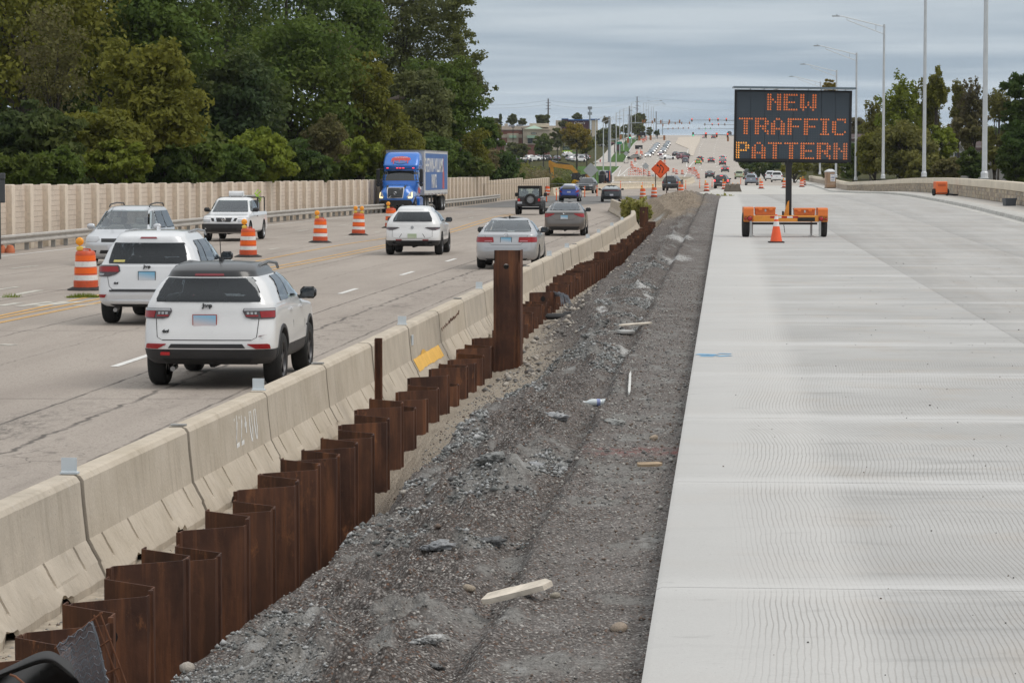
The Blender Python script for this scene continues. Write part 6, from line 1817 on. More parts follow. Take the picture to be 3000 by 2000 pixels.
sp4 = dict(hull=h, L=5.2, W=1.85, R=.37, ya=-1.55, yb=1.65, paint=m_white_p, nz=42, see=True, seat=[-.25, .25], floor=1.05, arch=1.2,
 win=[('f', [(1.15, -.74, .74), (1.35, -.69, .69), (1.60, -.6, .6)], m_gl_clear), ('r', [(1.2, -.6, .6), (1.6, -.52, .52)], m_gl_dark), ('s', [(1.18, -.45, .05), (1.58, -.38, .05)], m_gl_dark), ('s', [(1.18, .12, .95), (1.58, .1, .5)], m_gl_clear)],
 dec=[('head_lamp', 'f', [(.76, .56, .88), (.95, .54, 1.02)], m_clrl, True, .012), ('grille', 'f', [(.77, -.27, .27), (.93, -.33, .33)], m_black, False, .012), ('grille_side', 'f', [(.80, .38, .48), (.92, .42, .54)], m_black, True, .012), ('bumper', 'f', [(.40, -.86, .86), (.55, -.93, .93), (.66, -.92, .92), (.70, -.88, .88)], m_clad, False, .05), ('lower_bumper_slot', 'f', [(.46, -.5, .5), (.53, -.5, .5)], m_black, False, .06), ('chrome_bar', 'f', [(.78, .285, .36), (.94, .345, .41)], m_chrome, True, .016), ('door_handle', 's', [(.96, .05, .2), (.99, .05, .2)], m_black, True, .02)],
 mir=(1.2, .85), mirmat=m_black, fplate=[(0, .64, m_plate2)], fbadge=[('badge', MB().lathe([(.085, -.01), (.075, -.02), (.062, -.01)], 20, axis='Y', cap=False).box(-.1, .1, -.022, -.008, -.02, .02).mesh('badge', m_chrome), 0, .86, .03)],
 extra=[('ladder_rack', rk, m_black), ('ladder', lad, m_steel), ('white_pipe', MB().lathe([(0, -.3), (.11, -.3), (.11, .3), (0, .3)], 18, axis='X', c=(-.05, -.05, 1.86)).tube([(-.3, -.05, 1.7), (-.3, -.05, 1.85)], .03, 6).tube([(.2, -.05, 1.7), (.2, -.05, 1.85)], .03, 6), M('white_pipe', (.72, .73, .74), .5)), ('tool_box', MB().cbox((0, -1.15, 1.3), (1.5, .7, .6), ch=.04), m_dark_p), ('green_straps', MB().tube([(-.78, -1.6, 1.95), (-.6, -1.5, 1.75), (-.8, -1.4, 1.6), (-.7, -1.7, 1.5)], .03, 6).tube([(-.6, -2.0, 2.0), (-.5, -1.8, 1.85), (-.75, -1.9, 1.65)], .03, 6), M('lime_strap', (.40, .65, .06), .6))])
c4 = place(build_car(sp4), 668, 706, .085, away=False, label='white pickup truck with ladder rack coming towards us', cat='pickup truck', name='pickup_truck', sp=sp4)
# ---- 5 white crossover with round tail pipes
h = Hull(suv_prof(4.69, 1.90, 1.65, gc=.31, belt=1.07, hood=1.0, cowl=.85, rake=.72, wr=.58, spoil=.12), rr=.36, tap=.06, br=.07)
pipes = []
for sx in (-.60, .60):
 pipe = MB(); pipes.append(('tail_pipe', pipe, m_blkgl)); pipe.lathe([(.075, -2.26), (.075, -2.31), (.058, -2.31), (.055, -2.2)], 18, axis='Y', c=(sx, 0, .42), cap=False).lathe([(.0, -2.24), (.057, -2.24)], 18, axis='Y', c=(sx, 0, .42), cap=False)
sp5 = dict(hull=h, L=4.69, W=1.90, R=.37, ya=-1.40, yb=1.42, paint=m_white_p, clad=.50, nz=44, see=True, seat=[-.85, .25], floor=1.0, rim=m_rimd, tw=.26,
 win=[('r', [(1.12, -.64, .64), (1.15, -.67, .67), (1.30, -.61, .61), (1.44, -.54, .54)], m_gl_dark), ('f', [(1.1, -.7, .7), (1.5, -.55, .55)], m_gl_clear), ('s', [(1.12, -1.3, -.5), (1.46, -.85, -.38)], m_gl_dark), ('s', [(1.12, -.42, .65), (1.46, -.34, .1)], m_gl_clear)],
 dec=[('tail_lamp', 'r', [(.84, .66, .80), (.885, .52, 1.0), (.92, .42, 1.07), (.94, .50, 1.07)], m_lampdk, True, .014), ('lamp_lens', 'r', [(.87, .80, .98), (.90, .76, 1.02)], M('pale_red_lens', (.16, .09, .11), .15, coat=.8), True, .019),
   ('reflector', 'r', [(.50, .35, .54), (.53, .35, .56)], m_red, True, .012), ('diffuser', 'r', [(.325, -.46, .46), (.46, -.36, .36)], M('diffuser_black', (.012, .012, .013), .5), False, .03),
   ('tailgate_seam', 'r', [(.56, -.55, .55), (.57, -.55, .55)], m_seam, False, .003), ('tailgate_seam', 'r', [(.565, .54, .555), (.62, .67, .68), (.85, .67, .68)], m_seam, True, .003), ('plate_recess_edge', 'r', [(.60, -.44, -.42), (.72, -.36, -.34)], m_seam, False, .003), ('plate_recess_edge', 'r', [(.60, .42, .44), (.72, .34, .36)], m_seam, False, .003)],
 mir=(1.12, .52), rails=(-.85, .5, .52, 1.605), railmat=m_black, ant=(-.95, 1.64), plate=[(0, .645, m_plate3, None)],
 badge=[('badge', MB().lathe([(.05, -.005), (.05, -.012), (0, -.014)], 18, axis='Y', cap=False).mesh('badge', m_rim), 0, .93, .006)],
 extra=pipes + [('wiper', MB().cbox((-.10, -2.03, 1.14), (.36, .03, .035), ch=.012), m_black)])
c5 = place(build_car(sp5), 1215, 746, .062, label='white crossover with twin round tail pipes in the left lane', name='crossover', sp=sp5)
# ---- 6 silver sedan
h = Hull(sedan_prof(4.80, 1.83, 1.475, belt=.97, deck=1.03, trunk=.52, bl=.88, wr=.57), rr=.30, tap=.06, br=.08)
sp6 = dict(hull=h, L=4.80, W=1.83, R=.325, ya=-1.28, yb=1.45, paint=m_silver_p, nz=44, see=True, seat=[-.70, .2], floor=.93, seatmat=m_int_l,
 win=[('r', [(1.075, -.70, .70), (1.1, -.70, .70), (1.24, -.63, .63), (1.385, -.55, .55)], m_gl_clear), ('f', [(1.02, -.7, .7), (1.36, -.54, .54)], m_gl_clear), ('s', [(1.04, -1.05, -.25), (1.2, -.85, -.22), (1.35, -.62, -.18)], m_gl_clear), ('s', [(1.04, -.18, .82), (1.35, -.12, .25)], m_gl_clear)],
 dec=[('tail_lamp', 'r', [(.775, .36, .96), (.80, .355, 1.0), (.915, .37, 1.04), (.925, .40, 1.03)], m_red, True, .014), ('lamp_window', 'r', [(.795, .40, .62), (.82, .40, .62)], M('pale_pink_lens', (.5, .22, .24), .2, coat=.6), True, .019),
   ('boot_seam', 'r', [(.70, -.42, .42), (.708, -.42, .42)], m_seam, False, .003), ('boot_seam', 'r', [(.70, .41, .42), (.80, .52, .53), (.97, .62, .63)], m_seam, True, .003), ('bumper_crease', 'r', [(.60, -.9, .9), (.612, -.9, .9)], M('crease_silver', (.36, .37, .39), .4, .4), False, .008), ('bumper_crease', 'r', [(.40, -.7, .7), (.412, -.7, .7)], M('crease_silver', (.36, .37, .39)), False, .008), ('door_seam', 's', [(.4, -.2, -.19), (1.02, -.22, -.21)], m_seam, True, .003), ('lower_valance', 'r', [(.265, -.55, .55), (.30, -.6, .6)], m_int, False, .012)],
 mir=(1.05, .62), mirmat=m_blkgl, ant=(-.82, 1.45), plate=[(0, .835, m_plate, m_black)],
 badge=[('badge', MB().lathe([(.06, -.004), (.057, -.012), (.048, -.004)], 20, axis='Y', cap=False).prism([(-.06, -.03), (-.04, -.03), (.06, .03), (.04, .03)], -.012, -.004).mesh('badge', m_chrome), 0, .975, .006)])
c6 = place(build_car(sp6), 1490, 786, .068, label='silver sedan behind the tallest rusty pile', name='silver_sedan', sp=sp6)
# ---- 7 taupe grey sedan
h = Hull(sedan_prof(4.62, 1.77, 1.46, belt=.98, deck=1.045, trunk=.46, bl=.90, wr=.55), rr=.30, tap=.06, br=.08)
sp7 = dict(sp6, hull=h, L=4.62, W=1.77, R=.32, ya=-1.25, yb=1.42, paint=m_grey_p, seatmat=m_int,
 win=[('r', [(1.09, -.67, .67), (1.24, -.60, .60), (1.37, -.53, .53)], m_gl_clear), ('f', [(1.03, -.68, .68), (1.35, -.52, .52)], m_gl_clear), ('s', [(1.05, -1.05, -.25), (1.34, -.58, -.18)], m_gl_clear), ('s', [(1.05, -.18, .82), (1.34, -.12, .25)], m_gl_clear)],
 dec=[('tail_lamp', 'r', [(.80, .76, .98), (.84, .60, 1.0), (.91, .44, 1.0), (.96, .40, .98)], m_red, True, .014), ('chrome_bar', 'r', [(.945, -.40, .40), (.965, -.40, .40)], M('bar_dark', (.06, .055, .05), .3), False, .01), ('rear_diffuser', 'r', [(.27, -.55, .55), (.40, -.66, .66)], m_clad, False, .014), ('boot_seam', 'r', [(.69, -.36, .36), (.70, -.36, .36)], m_seam, False, .003), ('boot_seam', 'r', [(.695, .355, .365), (.84, .58, .59)], m_seam, True, .003), ('door_seam', 's', [(.4, -.2, -.19), (1.02, -.22, -.21)], m_seam, True, .003)],
 plate=[(0, .80, m_plate, None)], ant=None, badge=[('badge', MB().lathe([(.06, -.004), (.057, -.012), (.047, -.004)], 18, axis='Y', cap=False).mesh('badge', m_chrome), 0, .99, .006)])
c7 = place(build_car(sp7), 1656, 690, .062, label='taupe grey sedan with red tail lamps ahead of the silver one', name='grey_sedan', sp=sp7)
# ---- 8 black open off-roader with spare wheel
w_ = .84
wr_root = empty('off_roader')
blk = paint('satin_black', (.014, .014, .015), 0, .35)
MB().cbox((0, -.05, .86), (1.44, 3.5, .50), ch=.05).cbox((0, 1.35, .93), (1.30, 1.05, .42), ch=.06).build('body', blk, wr_root)
MB().box(-.70, .70, -1.9, 1.7, .50, .62).tube([(-.75, -1.2, .37), (.75, -1.2, .37)], .07, 8).build('chassis', m_int, wr_root)
top = MB()
top.cbox((0, -.55, 1.74), (1.38, 2.35, .07), ch=.03)
for sx in (-1, 1):
 top.prism([(-1.80, 1.10), (-1.62, 1.10), (-1.52, 1.72), (-1.68, 1.74)], sx * .66 - .035, sx * .66 + .035, 'YZ')
 top.prism([(-.62, 1.1), (-.52, 1.1), (-.52, 1.72), (-.62, 1.72)], sx * .66 - .03, sx * .66 + .03, 'YZ')
 top.prism([(.62, 1.1), (.72, 1.1), (.40, 1.74), (.30, 1.74)], sx * .66 - .03, sx * .66 + .03, 'YZ')
top.box(-.66, .66, -1.70, -1.64, 1.60, 1.74)
top.build('soft_top', M('black_soft_top', (.018, .018, .018), .9, bump=.2), wr_root)
for sx in (-1, 1): MB().prism([(-1.60, 1.12), (-.64, 1.12), (-.64, 1.68), (-1.52, 1.68)], sx * .665 - .008, sx * .665 + .008, 'YZ').build('side_window', m_gl_dark, wr_root)
MB().prism([(.64, 1.10), (.66, 1.10), (.36, 1.72), (.34, 1.72)], -.64, .64, 'YZ').build('windscreen', m_gl_clear, wr_root)
MB().prism([(-1.76, 1.12), (-1.755, 1.12), (-1.66, 1.62), (-1.665, 1.62)], -.62, .62, 'YZ').build('rear_window', m_gl_clear, wr_root)
for sx in (-.34, .34): MB().cbox((sx, -.25, 1.22), (.46, .14, .5), ch=.06).cbox((sx, -.27, 1.54), (.27, .10, .22), ch=.05).build('seat', m_int, wr_root)
for sx in (-1, 1):
 for y in (-1.2, 1.18):
  rr = []
  for k in range(15):
   a = -.1 + (PI + .2) * k / 14
   rr.append([(sx * .68, y + .47 * math.cos(a), .40 + .47 * math.sin(a)), (sx * .86, y + .46 * math.cos(a), .40 + .46 * math.sin(a)), (sx * .86, y + .40 * math.cos(a), .40 + .40 * math.sin(a))])
  MB().sheet(rr).build('fender_flare', m_clad, wr_root, smooth=60)
 MB().cbox((sx * .62, -1.81, .90), (.14, .05, .17), ch=.015).build('tail_lamp', M('bright_red_lens', (.5, .02, .02), .2, coat=.6), wr_root)
 MB().cbox((sx * .90, .62, 1.22), (.20, .08, .24), ch=.03).tube([(sx*.7, .62, 1.15), (sx*.86, .62, 1.2)], .025, 6).build('mirror', m_black, wr_root)
MB().cbox((0, -1.93, .60), (1.55, .16, .15), ch=.03).build('rear_bumper', m_clad, wr_root)
MB().box(-.70, -.42, -1.82, -1.80, .66, .80).build('number_plate', m_plate2, wr_root)
t8, r8 = wheel_parts(.375, .25, 5, m_rim, .58)
for sx in (-1, 1):
 for y in (-1.2, 1.18): obj('rim', r8, obj('wheel', t8, wr_root, (sx * .735, y, .375)))
spw = obj('spare_wheel', t8, wr_root, (.10, -1.93, .93)); spw.rotation_euler = (0, 0, -PI/2); obj('rim', r8, spw)
MB().cbox((0, -1.8, .93), (.3, .1, .3)).build('wheel_carrier', m_black, wr_root)
MB().tube([(.9, 1.0, 1.15), (.9, .95, 1.75)], .012, 5).build('aerial', m_black, wr_root)
sp8 = dict(ya=-1.2, yb=1.18)
place(wr_root, 1551, 629, .06, label='black soft-top off-roader with a spare wheel on its tail', cat='car', name='off_roader', sp=sp8)
# ---- 9 bright blue hatch crossover
h = Hull(suv_prof(4.38, 1.80, 1.56, gc=.29, belt=1.05, hood=.98, cowl=.8, rake=.85, wr=.55, spoil=.1), rr=.34, tap=.06)
sp9 = dict(hull=h, L=4.38, W=1.80, R=.34, ya=-1.3, yb=1.34, paint=m_blue_pp, clad=.50, cladmat=m_dark_p, roofz=1.40, roofmat=paint('pale_roof', (.62, .64, .68)), nz=34, win=[('r', [(1.12, -.60, .60), (1.36, -.5, .5)], m_gl_far), ('f', [(1.1, -.66, .66), (1.4, -.5, .5)], m_gl_far), ('s', [(1.1, -1.2, .6), (1.36, -.6, .1)], m_gl_far)],
 dec=[('tail_lamp', 'r', [(.80, .56, .74), (.92, .66, 1.0), (1.02, .80, 1.02)], m_red, True, .03), ('reflector', 'r', [(.52, .70, .82), (.64, .74, .86)], m_red, True, .012), ('window_band', 'r', [(1.06, -.62, .62), (1.11, -.60, .60)], m_blkgl, False, .012), ('lower_panel', 'r', [(.36, -.5, .5), (.56, -.62, .62)], m_dark_p, False, .014)],
 mir=(1.1, .5), plate=[(0, .83, m_plate2, None)], ant=(-.7, 1.55, .15), seat=[0])
place(build_car(sp9), 1668, 591, .085, label='bright blue hatchback with pale roof behind the marker posts', name='blue_hatchback', sp=sp9)
# ---- 10 dark SUV facing us
h = Hull(suv_prof(4.84, 1.99, 1.73, gc=.33, belt=1.10, hood=1.08, cowl=.95, rake=.5, wr=.64), rr=.3, rf=.36, bf=.2)
sp10 = dict(hull=h, L=4.84, W=1.99, R=.37, ya=-1.35, yb=1.42, paint=paint('blue_black', (.02, .026, .032)), nz=34, win=[('f', [(1.12, -.78, .78), (1.56, -.62, .62)], m_gl_far), ('r', [(1.15, -.7, .7), (1.5, -.6, .6)], m_gl_far), ('s', [(1.14, -1.7, -.4), (1.52, -1.4, -.35)], m_gl_far), ('s', [(1.14, -.32, .75), (1.52, -.28, .2)], m_gl_far)],
 dec=[('head_lamp', 'f', [(.80, .55, .95), (.94, .52, 1.05)], m_clrl, True, .012), ('grille', 'f', [(.76, -.42, .42), (.94, -.48, .48)], m_black, False, .012), ('chrome_bar', 'f', [(.84, -.46, .46), (.865, -.46, .46)], m_chrome, False, .02), ('lower_grille', 'f', [(.36, -.6, .6), (.48, -.7, .7)], m_black, False, .01), ('fog_lamp', 'f', [(.52, .62, .82), (.58, .62, .85)], m_clrl, True, .012)],
 mir=(1.16, .7), mirmat=m_dark_p, fplate=[(0, .60, m_plate2)], rim=m_rim, seat=[0])
place(build_car(sp10), 1714, 567, .16, away=False, label='dark blue-black SUV coming towards us past the wall end', name='dark_suv', sp=sp10)
# ---- 11 dark fastback
h = Hull(sedan_prof(4.60, 1.78, 1.43, belt=.98, deck=1.10, trunk=.30, bl=1.25, wr=.54), rr=.34, tap=.07, br=.10)
sp11 = dict(sp6, hull=h, L=4.60, W=1.78, R=.34, ya=-1.3, yb=1.44, paint=paint('gunmetal', (.035, .04, .048), .4), see=False, nz=34, seat=[0],
 win=[('r', [(1.13, -.62, .62), (1.34, -.52, .52)], M('pale_car_glass', (.30, .34, .36), .08, spec=.8, var=.1, coat=.4)), ('f', [(1.03, -.66, .66), (1.33, -.5, .5)], m_gl_far), ('s', [(1.05, -.9, .8), (1.32, -.45, .25)], m_gl_far)],
 dec=[('tail_lamp', 'r', [(.99, -.95, .95), (1.02, -.95, .95)], m_red, False, .02), ('spoiler_lip', 'r', [(1.06, -.80, .80), (1.085, -.76, .76)], m_blkgl, False, .02), ('lower_panel', 'r', [(.27, -.6, .6), (.50, -.66, .66)], m_black, False, .012)], plate=[(0, .62, m_plate2, None)], badge=[], ant=(-.5, 1.42))
place(build_car(sp11), 1791, 592, .02, label='dark fastback beside the roadside bush at the barrier end', name='dark_fastback', sp=sp11)
# ---- 12 black SUV beyond the diamond sign
h = Hull(suv_prof(5.0, 2.0, 1.79, gc=.33, belt=1.12, hood=1.1, cowl=1.0, rake=.42, wr=.66, spoil=.06), rr=.28)
sp12 = dict(hull=h, L=5.0, W=2.0, R=.385, ya=-1.42, yb=1.45, paint=m_black_p, nz=34, win=[('r', [(1.17, -.78, .78), (1.54, -.66, .66)], m_gl_far), ('f', [(1.14, -.76, .76), (1.58, -.6, .6)], m_gl_far), ('s', [(1.16, -1.8, -1.0), (1.56, -1.5, -.95)], m_gl_far), ('s', [(1.16, -.92, .72), (1.56, -.88, .15)], m_gl_far)],
 dec=[('tail_lamp', 'r', [(.88, .74, 1.05), (1.14, .82, 1.08)], m_red, True, .014), ('lower_panel', 'r', [(.345, -.8, .8), (.50, -.85, .85)], m_clad, False, .014)], mir=(1.18, .72), plate=[(-.08, .93, m_plate, None)], rim=m_rim, ant=(-1.2, 1.78), seat=[0])
c12 = build_car(sp12)
place(c12, 1966, 559, .20, label='black SUV seen past the post of the orange diamond sign', name='black_suv', sp=sp12)
# ---- 13 more rear-view cars at middle distance
def far_spec(kind, L, W, H, pm_, **kw):
 if kind == 'suv':
  hh = Hull(suv_prof(L, W, H, gc=.31, belt=H*.635, hood=H*.6, cowl=.9, rake=kw.get('rake', .42), wr=W/2-.32, spoil=.06), rr=.28)
  b_ = H * .635
  win = [('r', [(b_+.06, -W*.36, W*.36), (H-.22, -W*.30, W*.30)], m_gl_far), ('f', [(b_+.04, -W*.38, W*.38), (H-.2, -W*.3, W*.3)], kw.get('fglass', m_gl_far)), ('s', [(b_+.05, -L*.34, -.1), (H-.2, -L*.27, -.1)], m_gl_far), ('s', [(b_+.05, -.04, .7), (H-.2, -.04, .15)], m_gl_far)]
  tl = ('tail_lamp', 'r', [(b_-.24, W*.36, W*.53), (b_-.02, W*.38, W*.55)], kw.get('tl', m_red), True, .016)
 else:
  hh = Hull(sedan_prof(L, W, H, belt=.96, deck=1.03, trunk=.5, bl=.9, wr=W/2-.35), rr=.3)
  b_ = 1.03
  win = [('r', [(1.08, -W*.36, W*.36), (H-.09, -W*.29, W*.29)], m_gl_far), ('f', [(1.02, -W*.38, W*.38), (H-.11, -W*.29, W*.29)], kw.get('fglass', m_gl_far)), ('s', [(1.05, -.95, .8), (H-.12, -.55, .25)], m_gl_far)]
  tl = ('tail_lamp', 'r', [(.80, W*.24, W*.54), (.93, W*.24, W*.56)], kw.get('tl', m_red), True, .016)
 dec = [tl, ('lower_panel', 'r', [(.32, -W*.38, W*.38), (.45, -W*.42, W*.42)], m_clad, False, .012), ('head_lamp', 'f', [(H*.40, W*.26, W*.5), (H*.50, W*.26, W*.55)], kw.get('hl', m_clrl), True, .014), ('grille', 'f', [(H*.36, -W*.2, W*.2), (H*.5, -W*.22, W*.22)], m_black, False, .012)]
 if kw.get('tl') is m_redlit: dec.append(('brake_lamp', 'r', [(H-.19, -.18, .18), (H-.13, -.18, .18)] if kind == 'suv' else [(H-.10, -.15, .15), (H-.07, -.15, .15)], m_redlit, False, .02))
 dec += kw.get('dec', [])
 return dict(hull=hh, L=L, W=W, R=.34 if kind != 'suv' else .37, ya=-L*.28, yb=L*.30, paint=pm_, nz=22, win=win, dec=dec, mir=(b_+.06, .6), plate=[(0, b_*.80, m_plate2, None)], fplate=[], seat=[0], lite=kw.get('lite', True), roofz=kw.get('roofz', 99), roofmat=kw.get('roofmat'), mirmat=kw.get('mirmat', m_black))
for (px, py, sl_, kind, dims, pm_, lab, nm, kw) in (
 (2114, 552.5, .12, 'suv', (4.8, 1.95, 1.76), m_black_p, 'black SUV with lit brake lamp left of the message board', 'dark_suv', dict(tl=m_redlit)),
 (2201, 543, .13, 'suv', (4.5, 1.84, 1.68), paint('steel_blue_grey', (.24, .27, .32), .4), 'blue-grey crossover under the left half of the message board', 'grey_crossover', {}),
 (2166, 525, .12, 'suv', (4.2, 1.80, 1.62), paint('sage_green', (.38, .43, .27)), 'pale sage green boxy car left of the blue-grey crossover', 'green_car', dict(rake=.25)),
 (2191, 519, .12, 'suv', (4.5, 1.8, 1.62), m_dark_p, 'dark car half hidden by the sage green one', 'dark_car', {}),
 (2276, 534, .10, 'suv', (4.6, 1.93, 1.80), m_white_p, 'boxy white SUV with black rear window right under the message board', 'white_suv', dict(rake=.22)),
 (2257, 530, .10, 'suv', (4.7, 1.9, 1.75), m_pearl, 'white SUV partly hidden behind the boxy white one', 'white_suv', {}),
 (2079, 522, .12, 'sedan', (4.5, 1.78, 1.42), m_dark_p, 'dark sedan dipping below the road before the orange arrow panel', 'dark_sedan', {}),
 (2124, 504.5, .08, 'sedan', (4.6, 1.8, 1.45), m_dark_p, 'dark sedan with lit tail lamps below the queue on the right', 'dark_sedan', dict(tl=m_redlit)),
 (2117, 484, .07, 'sedan', (4.6, 1.8, 1.46), m_black_p, 'lower of two dark cars braking in the right lane', 'dark_sedan', dict(tl=m_redlit)),
 (2117.5, 472, .07, 'suv', (4.6, 1.85, 1.65), paint('pale_grey', (.42, .44, .46), .3), 'upper of two cars braking in the right lane', 'grey_suv', dict(tl=m_redlit)),
 (2083.5, 477, .07, 'sedan', (4.7, 1.85, 1.5), m_dark_p, 'dark car braking in the middle lane', 'dark_sedan', dict(tl=m_redlit)),
 (2045.5, 482.5, .07, 'suv', (4.0, 1.75, 1.55), paint('lime_green', (.20, .38, .05)), 'lime green hatchback with lit tail lamps', 'green_hatchback', dict(tl=m_redlit)),
 (2051, 475, .07, 'suv', (4.6, 1.85, 1.65), m_dark_p, 'dark car just ahead of the lime green hatchback', 'dark_suv', dict(tl=m_redlit)),
 (2008, 478.5, .05, 'suv', (4.6, 1.85, 1.6), paint('slate', (.12, .13, .155), .3), 'slate grey car waiting in the turning lane', 'grey_suv', {}),
 (2090, 406, .06, 'sedan', (4.6, 1.82, 1.5), m_dark_p, 'dark car near the crest, right of the two', 'far_car', dict(tl=m_redlit)),
 (2064.5, 405.5, .06, 'sedan', (4.6, 1.82, 1.42), m_silver_p, 'pale car near the crest, left of the two', 'far_car', dict(tl=m_redlit)),
 (2100, 394, .06, 'suv', (5.2, 2.0, 2.0), m_dark_p, 'dark tall vehicle on the crest of the hill', 'far_car', {}),
 (2078, 395, .06, 'sedan', (4.6, 1.82, 1.5), paint('deep_blue', (.03, .035, .09)), 'blue car on the crest left of the tall one', 'far_car', dict(tl=m_redlit)),
 (2116, 396, .06, 'sedan', (4.6, 1.82, 1.5), paint('maroon', (.16, .03, .05)), 'maroon car on the crest right of the tall one', 'far_car', dict(tl=m_redlit)),
 (2137, 397, .06, 'suv', (5.2, 2.0, 1.9), m_dark_p, 'dark pickup-sized car on the crest beside the message board', 'far_car', {})):
 s_ = far_spec(kind, *dims, pm_, **kw)
 place(build_car(s_), px, py, sl_, label=lab, name=nm, sp=s_)
# queue coming down the hill towards us, in two lanes
qs = [far_spec('sedan', 4.6, 1.8, 1.47, m_silver_p, hl=m_headlit, fglass=M('pale_windscreen', (.22, .26, .29), .1, coat=.3)), far_spec('suv', 4.6, 1.85, 1.66, m_white_p, hl=m_headlit, fglass=M('pale_windscreen', (.22, .26, .29)))]
protos = {}
def far_copy(kind, pm_):
 k = 0 if kind == 'sedan' else 1
 if k not in protos:
  protos[k] = build_car(qs[k]); r_ = protos[k]
 else: r_ = copy_tree(protos[k])
 for ch in r_.children:
  if ch.name.split('.')[0] == 'body':
   ch.material_slots[0].link = 'OBJECT'; ch.material_slots[0].material = pm_
 return r_
m_maroon = paint('maroon', (.16, .03, .05)); m_slate = paint('slate', (.12, .13, .155)); m_pg = paint('pale_grey', (.42, .44, .46))
ql = [(1898, 461, 'sedan', m_white_p, 'first car of the left queue, white'), (1907, 455, 'suv', m_slate, 'second car of the left queue, dark'), (1912, 448, 'sedan', m_white_p, 'third car of the left queue, white'), (1917, 442, 'sedan', m_silver_p, 'fourth car of the left queue, silver'), (1921, 436, 'suv', m_pg, 'fifth car of the left queue, grey'), (1926, 430, 'sedan', m_slate, 'last car of the left queue, dark'),
  (1935, 458, 'sedan', m_maroon, 'first car of the right queue, maroon with lit headlamps'), (1943, 449, 'suv', m_silver_p, 'second car of the right queue, silver'), (1946.5, 443, 'sedan', m_slate, 'third car of the right queue, slate'), (1950, 437, 'suv', m_dark_p, 'fourth car of the right queue, dark grey'), (1953, 431, 'sedan', m_pg, 'fifth car of the right queue, pale grey'), (1957, 426, 'suv', m_slate, 'last car of the right queue, slate'),
  (2016, 394, 'suv', m_dark_p, 'dark car with lit headlamps coming over the crest')]
for (px, py, kind, pm_, lab) in ql:
 r_ = far_copy(kind, pm_); s_ = qs[0 if kind == 'sedan' else 1]
 place(r_, px, py, .06, away=False, label=lab, group='cars queueing down the hill', name='queueing_car', sp=s_)
for (px, py, kind, pm_, lab, yaw) in ((1872, 468, 'suv', paint('champagne', (.40, .38, .34), .4), 'silver-beige SUV crossing the junction sideways', -1.25), (1943, 468, 'sedan', m_white_p, 'white car turning across the junction', 1.0), (1978, 458, 'sedan', m_dark_p, 'dark car with orange indicator turning at the junction', .15), (1999, 462, 'suv', m_dark_p, 'dark tall car behind the maroon one at the junction', .5), (1993, 467, 'suv', m_maroon, 'maroon SUV turning at the junction', .6)):
 r_ = far_copy(kind, pm_); s_ = qs[0 if kind == 'sedan' else 1]
 place(r_, px, py, .06, label=lab, name='turning_car', sp=s_, yaw=yaw)
lot = [(1482, 478, 1.3, 'sedan', m_white_p), (1521, 479, 1.0, 'suv', m_dark_p), (1548, 473, .9, 'suv', m_white_p), (1562, 472, 1.0, 'sedan', m_silver_p), (1583, 468, .4, 'sedan', m_slate), (1605, 472, .1, 'suv', m_black_p), (1631, 471, .1, 'sedan', m_slate), (1657, 462, 1.2, 'suv', m_white_p), (1668, 473, 1.1, 'sedan', m_silver_p), (1684, 475, .8, 'sedan', m_white_p), (1694, 470, .9, 'suv', m_slate), (1706, 472, .2, 'suv', m_pg), (1712, 466, .2, 'sedan', m_maroon), (1760, 430, 1.2, 'sedan', m_white_p), (1772, 425, 1.2, 'suv', m_maroon)]
side_w = ('white', 'dark', 'pale')
for i, (px, py, yaw, kind, pm_) in enumerate(lot):
 r_ = far_copy(kind, pm_); s_ = qs[0 if kind == 'sedan' else 1]
 c_ = {m_white_p: 'white', m_dark_p: 'dark grey', m_silver_p: 'silver', m_slate: 'slate', m_black_p: 'black', m_pg: 'pale grey', m_maroon: 'maroon'}[pm_]
 wh = ('at the left end of the car park', 'left of the white pair in the car park', 'in the pair beside the dark conifer', 'nearer one of the pair beside the dark conifer', 'behind the dark conifer trunk', 'above the excavator elbow', 'right of the excavator elbow', 'below the green and yellow sign', 'nearest in the right group of the car park', 'second in the right group of the car park', 'third in the right group, by the tree trunk', 'behind the yellowing tree trunk', 'at the right end of the car park', 'parked up the slope behind the pale poles', 'parked highest up the slope behind the pale poles')[i]
 place(r_, px, py, 0, label='%s parked car %s' % (c_, wh), group='parked cars by the shops', name='parked_car', sp=s_, yaw=yaw, g=field_z)
# ---- articulated lorry with blue tractor and lettered box trailer
tk = empty('articulated_lorry')
m_tb = paint('truck_blue', (.02, .175, .64), .05, .2)
cabh = Hull([(1.05, -1.7, .55, 1.02), (1.3, -1.75, .60, 1.10), (1.75, -1.8, .60, 1.18), (2.05, -1.8, .52, 1.20), (2.4, -1.8, .38, 1.17), (2.75, -1.8, .24, 1.14), (2.95, -1.82, .26, 1.16), (3.05, -1.82, .28, 1.18), (3.3, -1.84, .05, 1.18), (3.6, -1.86, -.25, 1.16), (3.85, -1.88, -.55, 1.10), (3.95, -1.88, -.8, .98)], rr=.08, rf=.32, br=.0, bf=.12, tap=.0)
hoodh = Hull([(.50, .2, 2.45, .98), (.70, .1, 2.58, 1.10), (.95, .0, 2.62, 1.14), (1.25, .0, 2.55, 1.10), (1.5, .1, 2.42, .98), (1.7, .2, 2.2, .84), (1.82, .3, 1.7, .74), (1.88, .35, 1.0, .68)], rr=.05, rf=.55, br=0, bf=.2, tap=.03)
def hull_obj(h_, nm, mt, nz=24, par=tk):
 o_ = h_.mesh_data(nz).build(nm, mt, par, smooth=35); return o_
hull_obj(cabh, 'cab', m_tb); hd = hull_obj(hoodh, 'bonnet', m_tb)
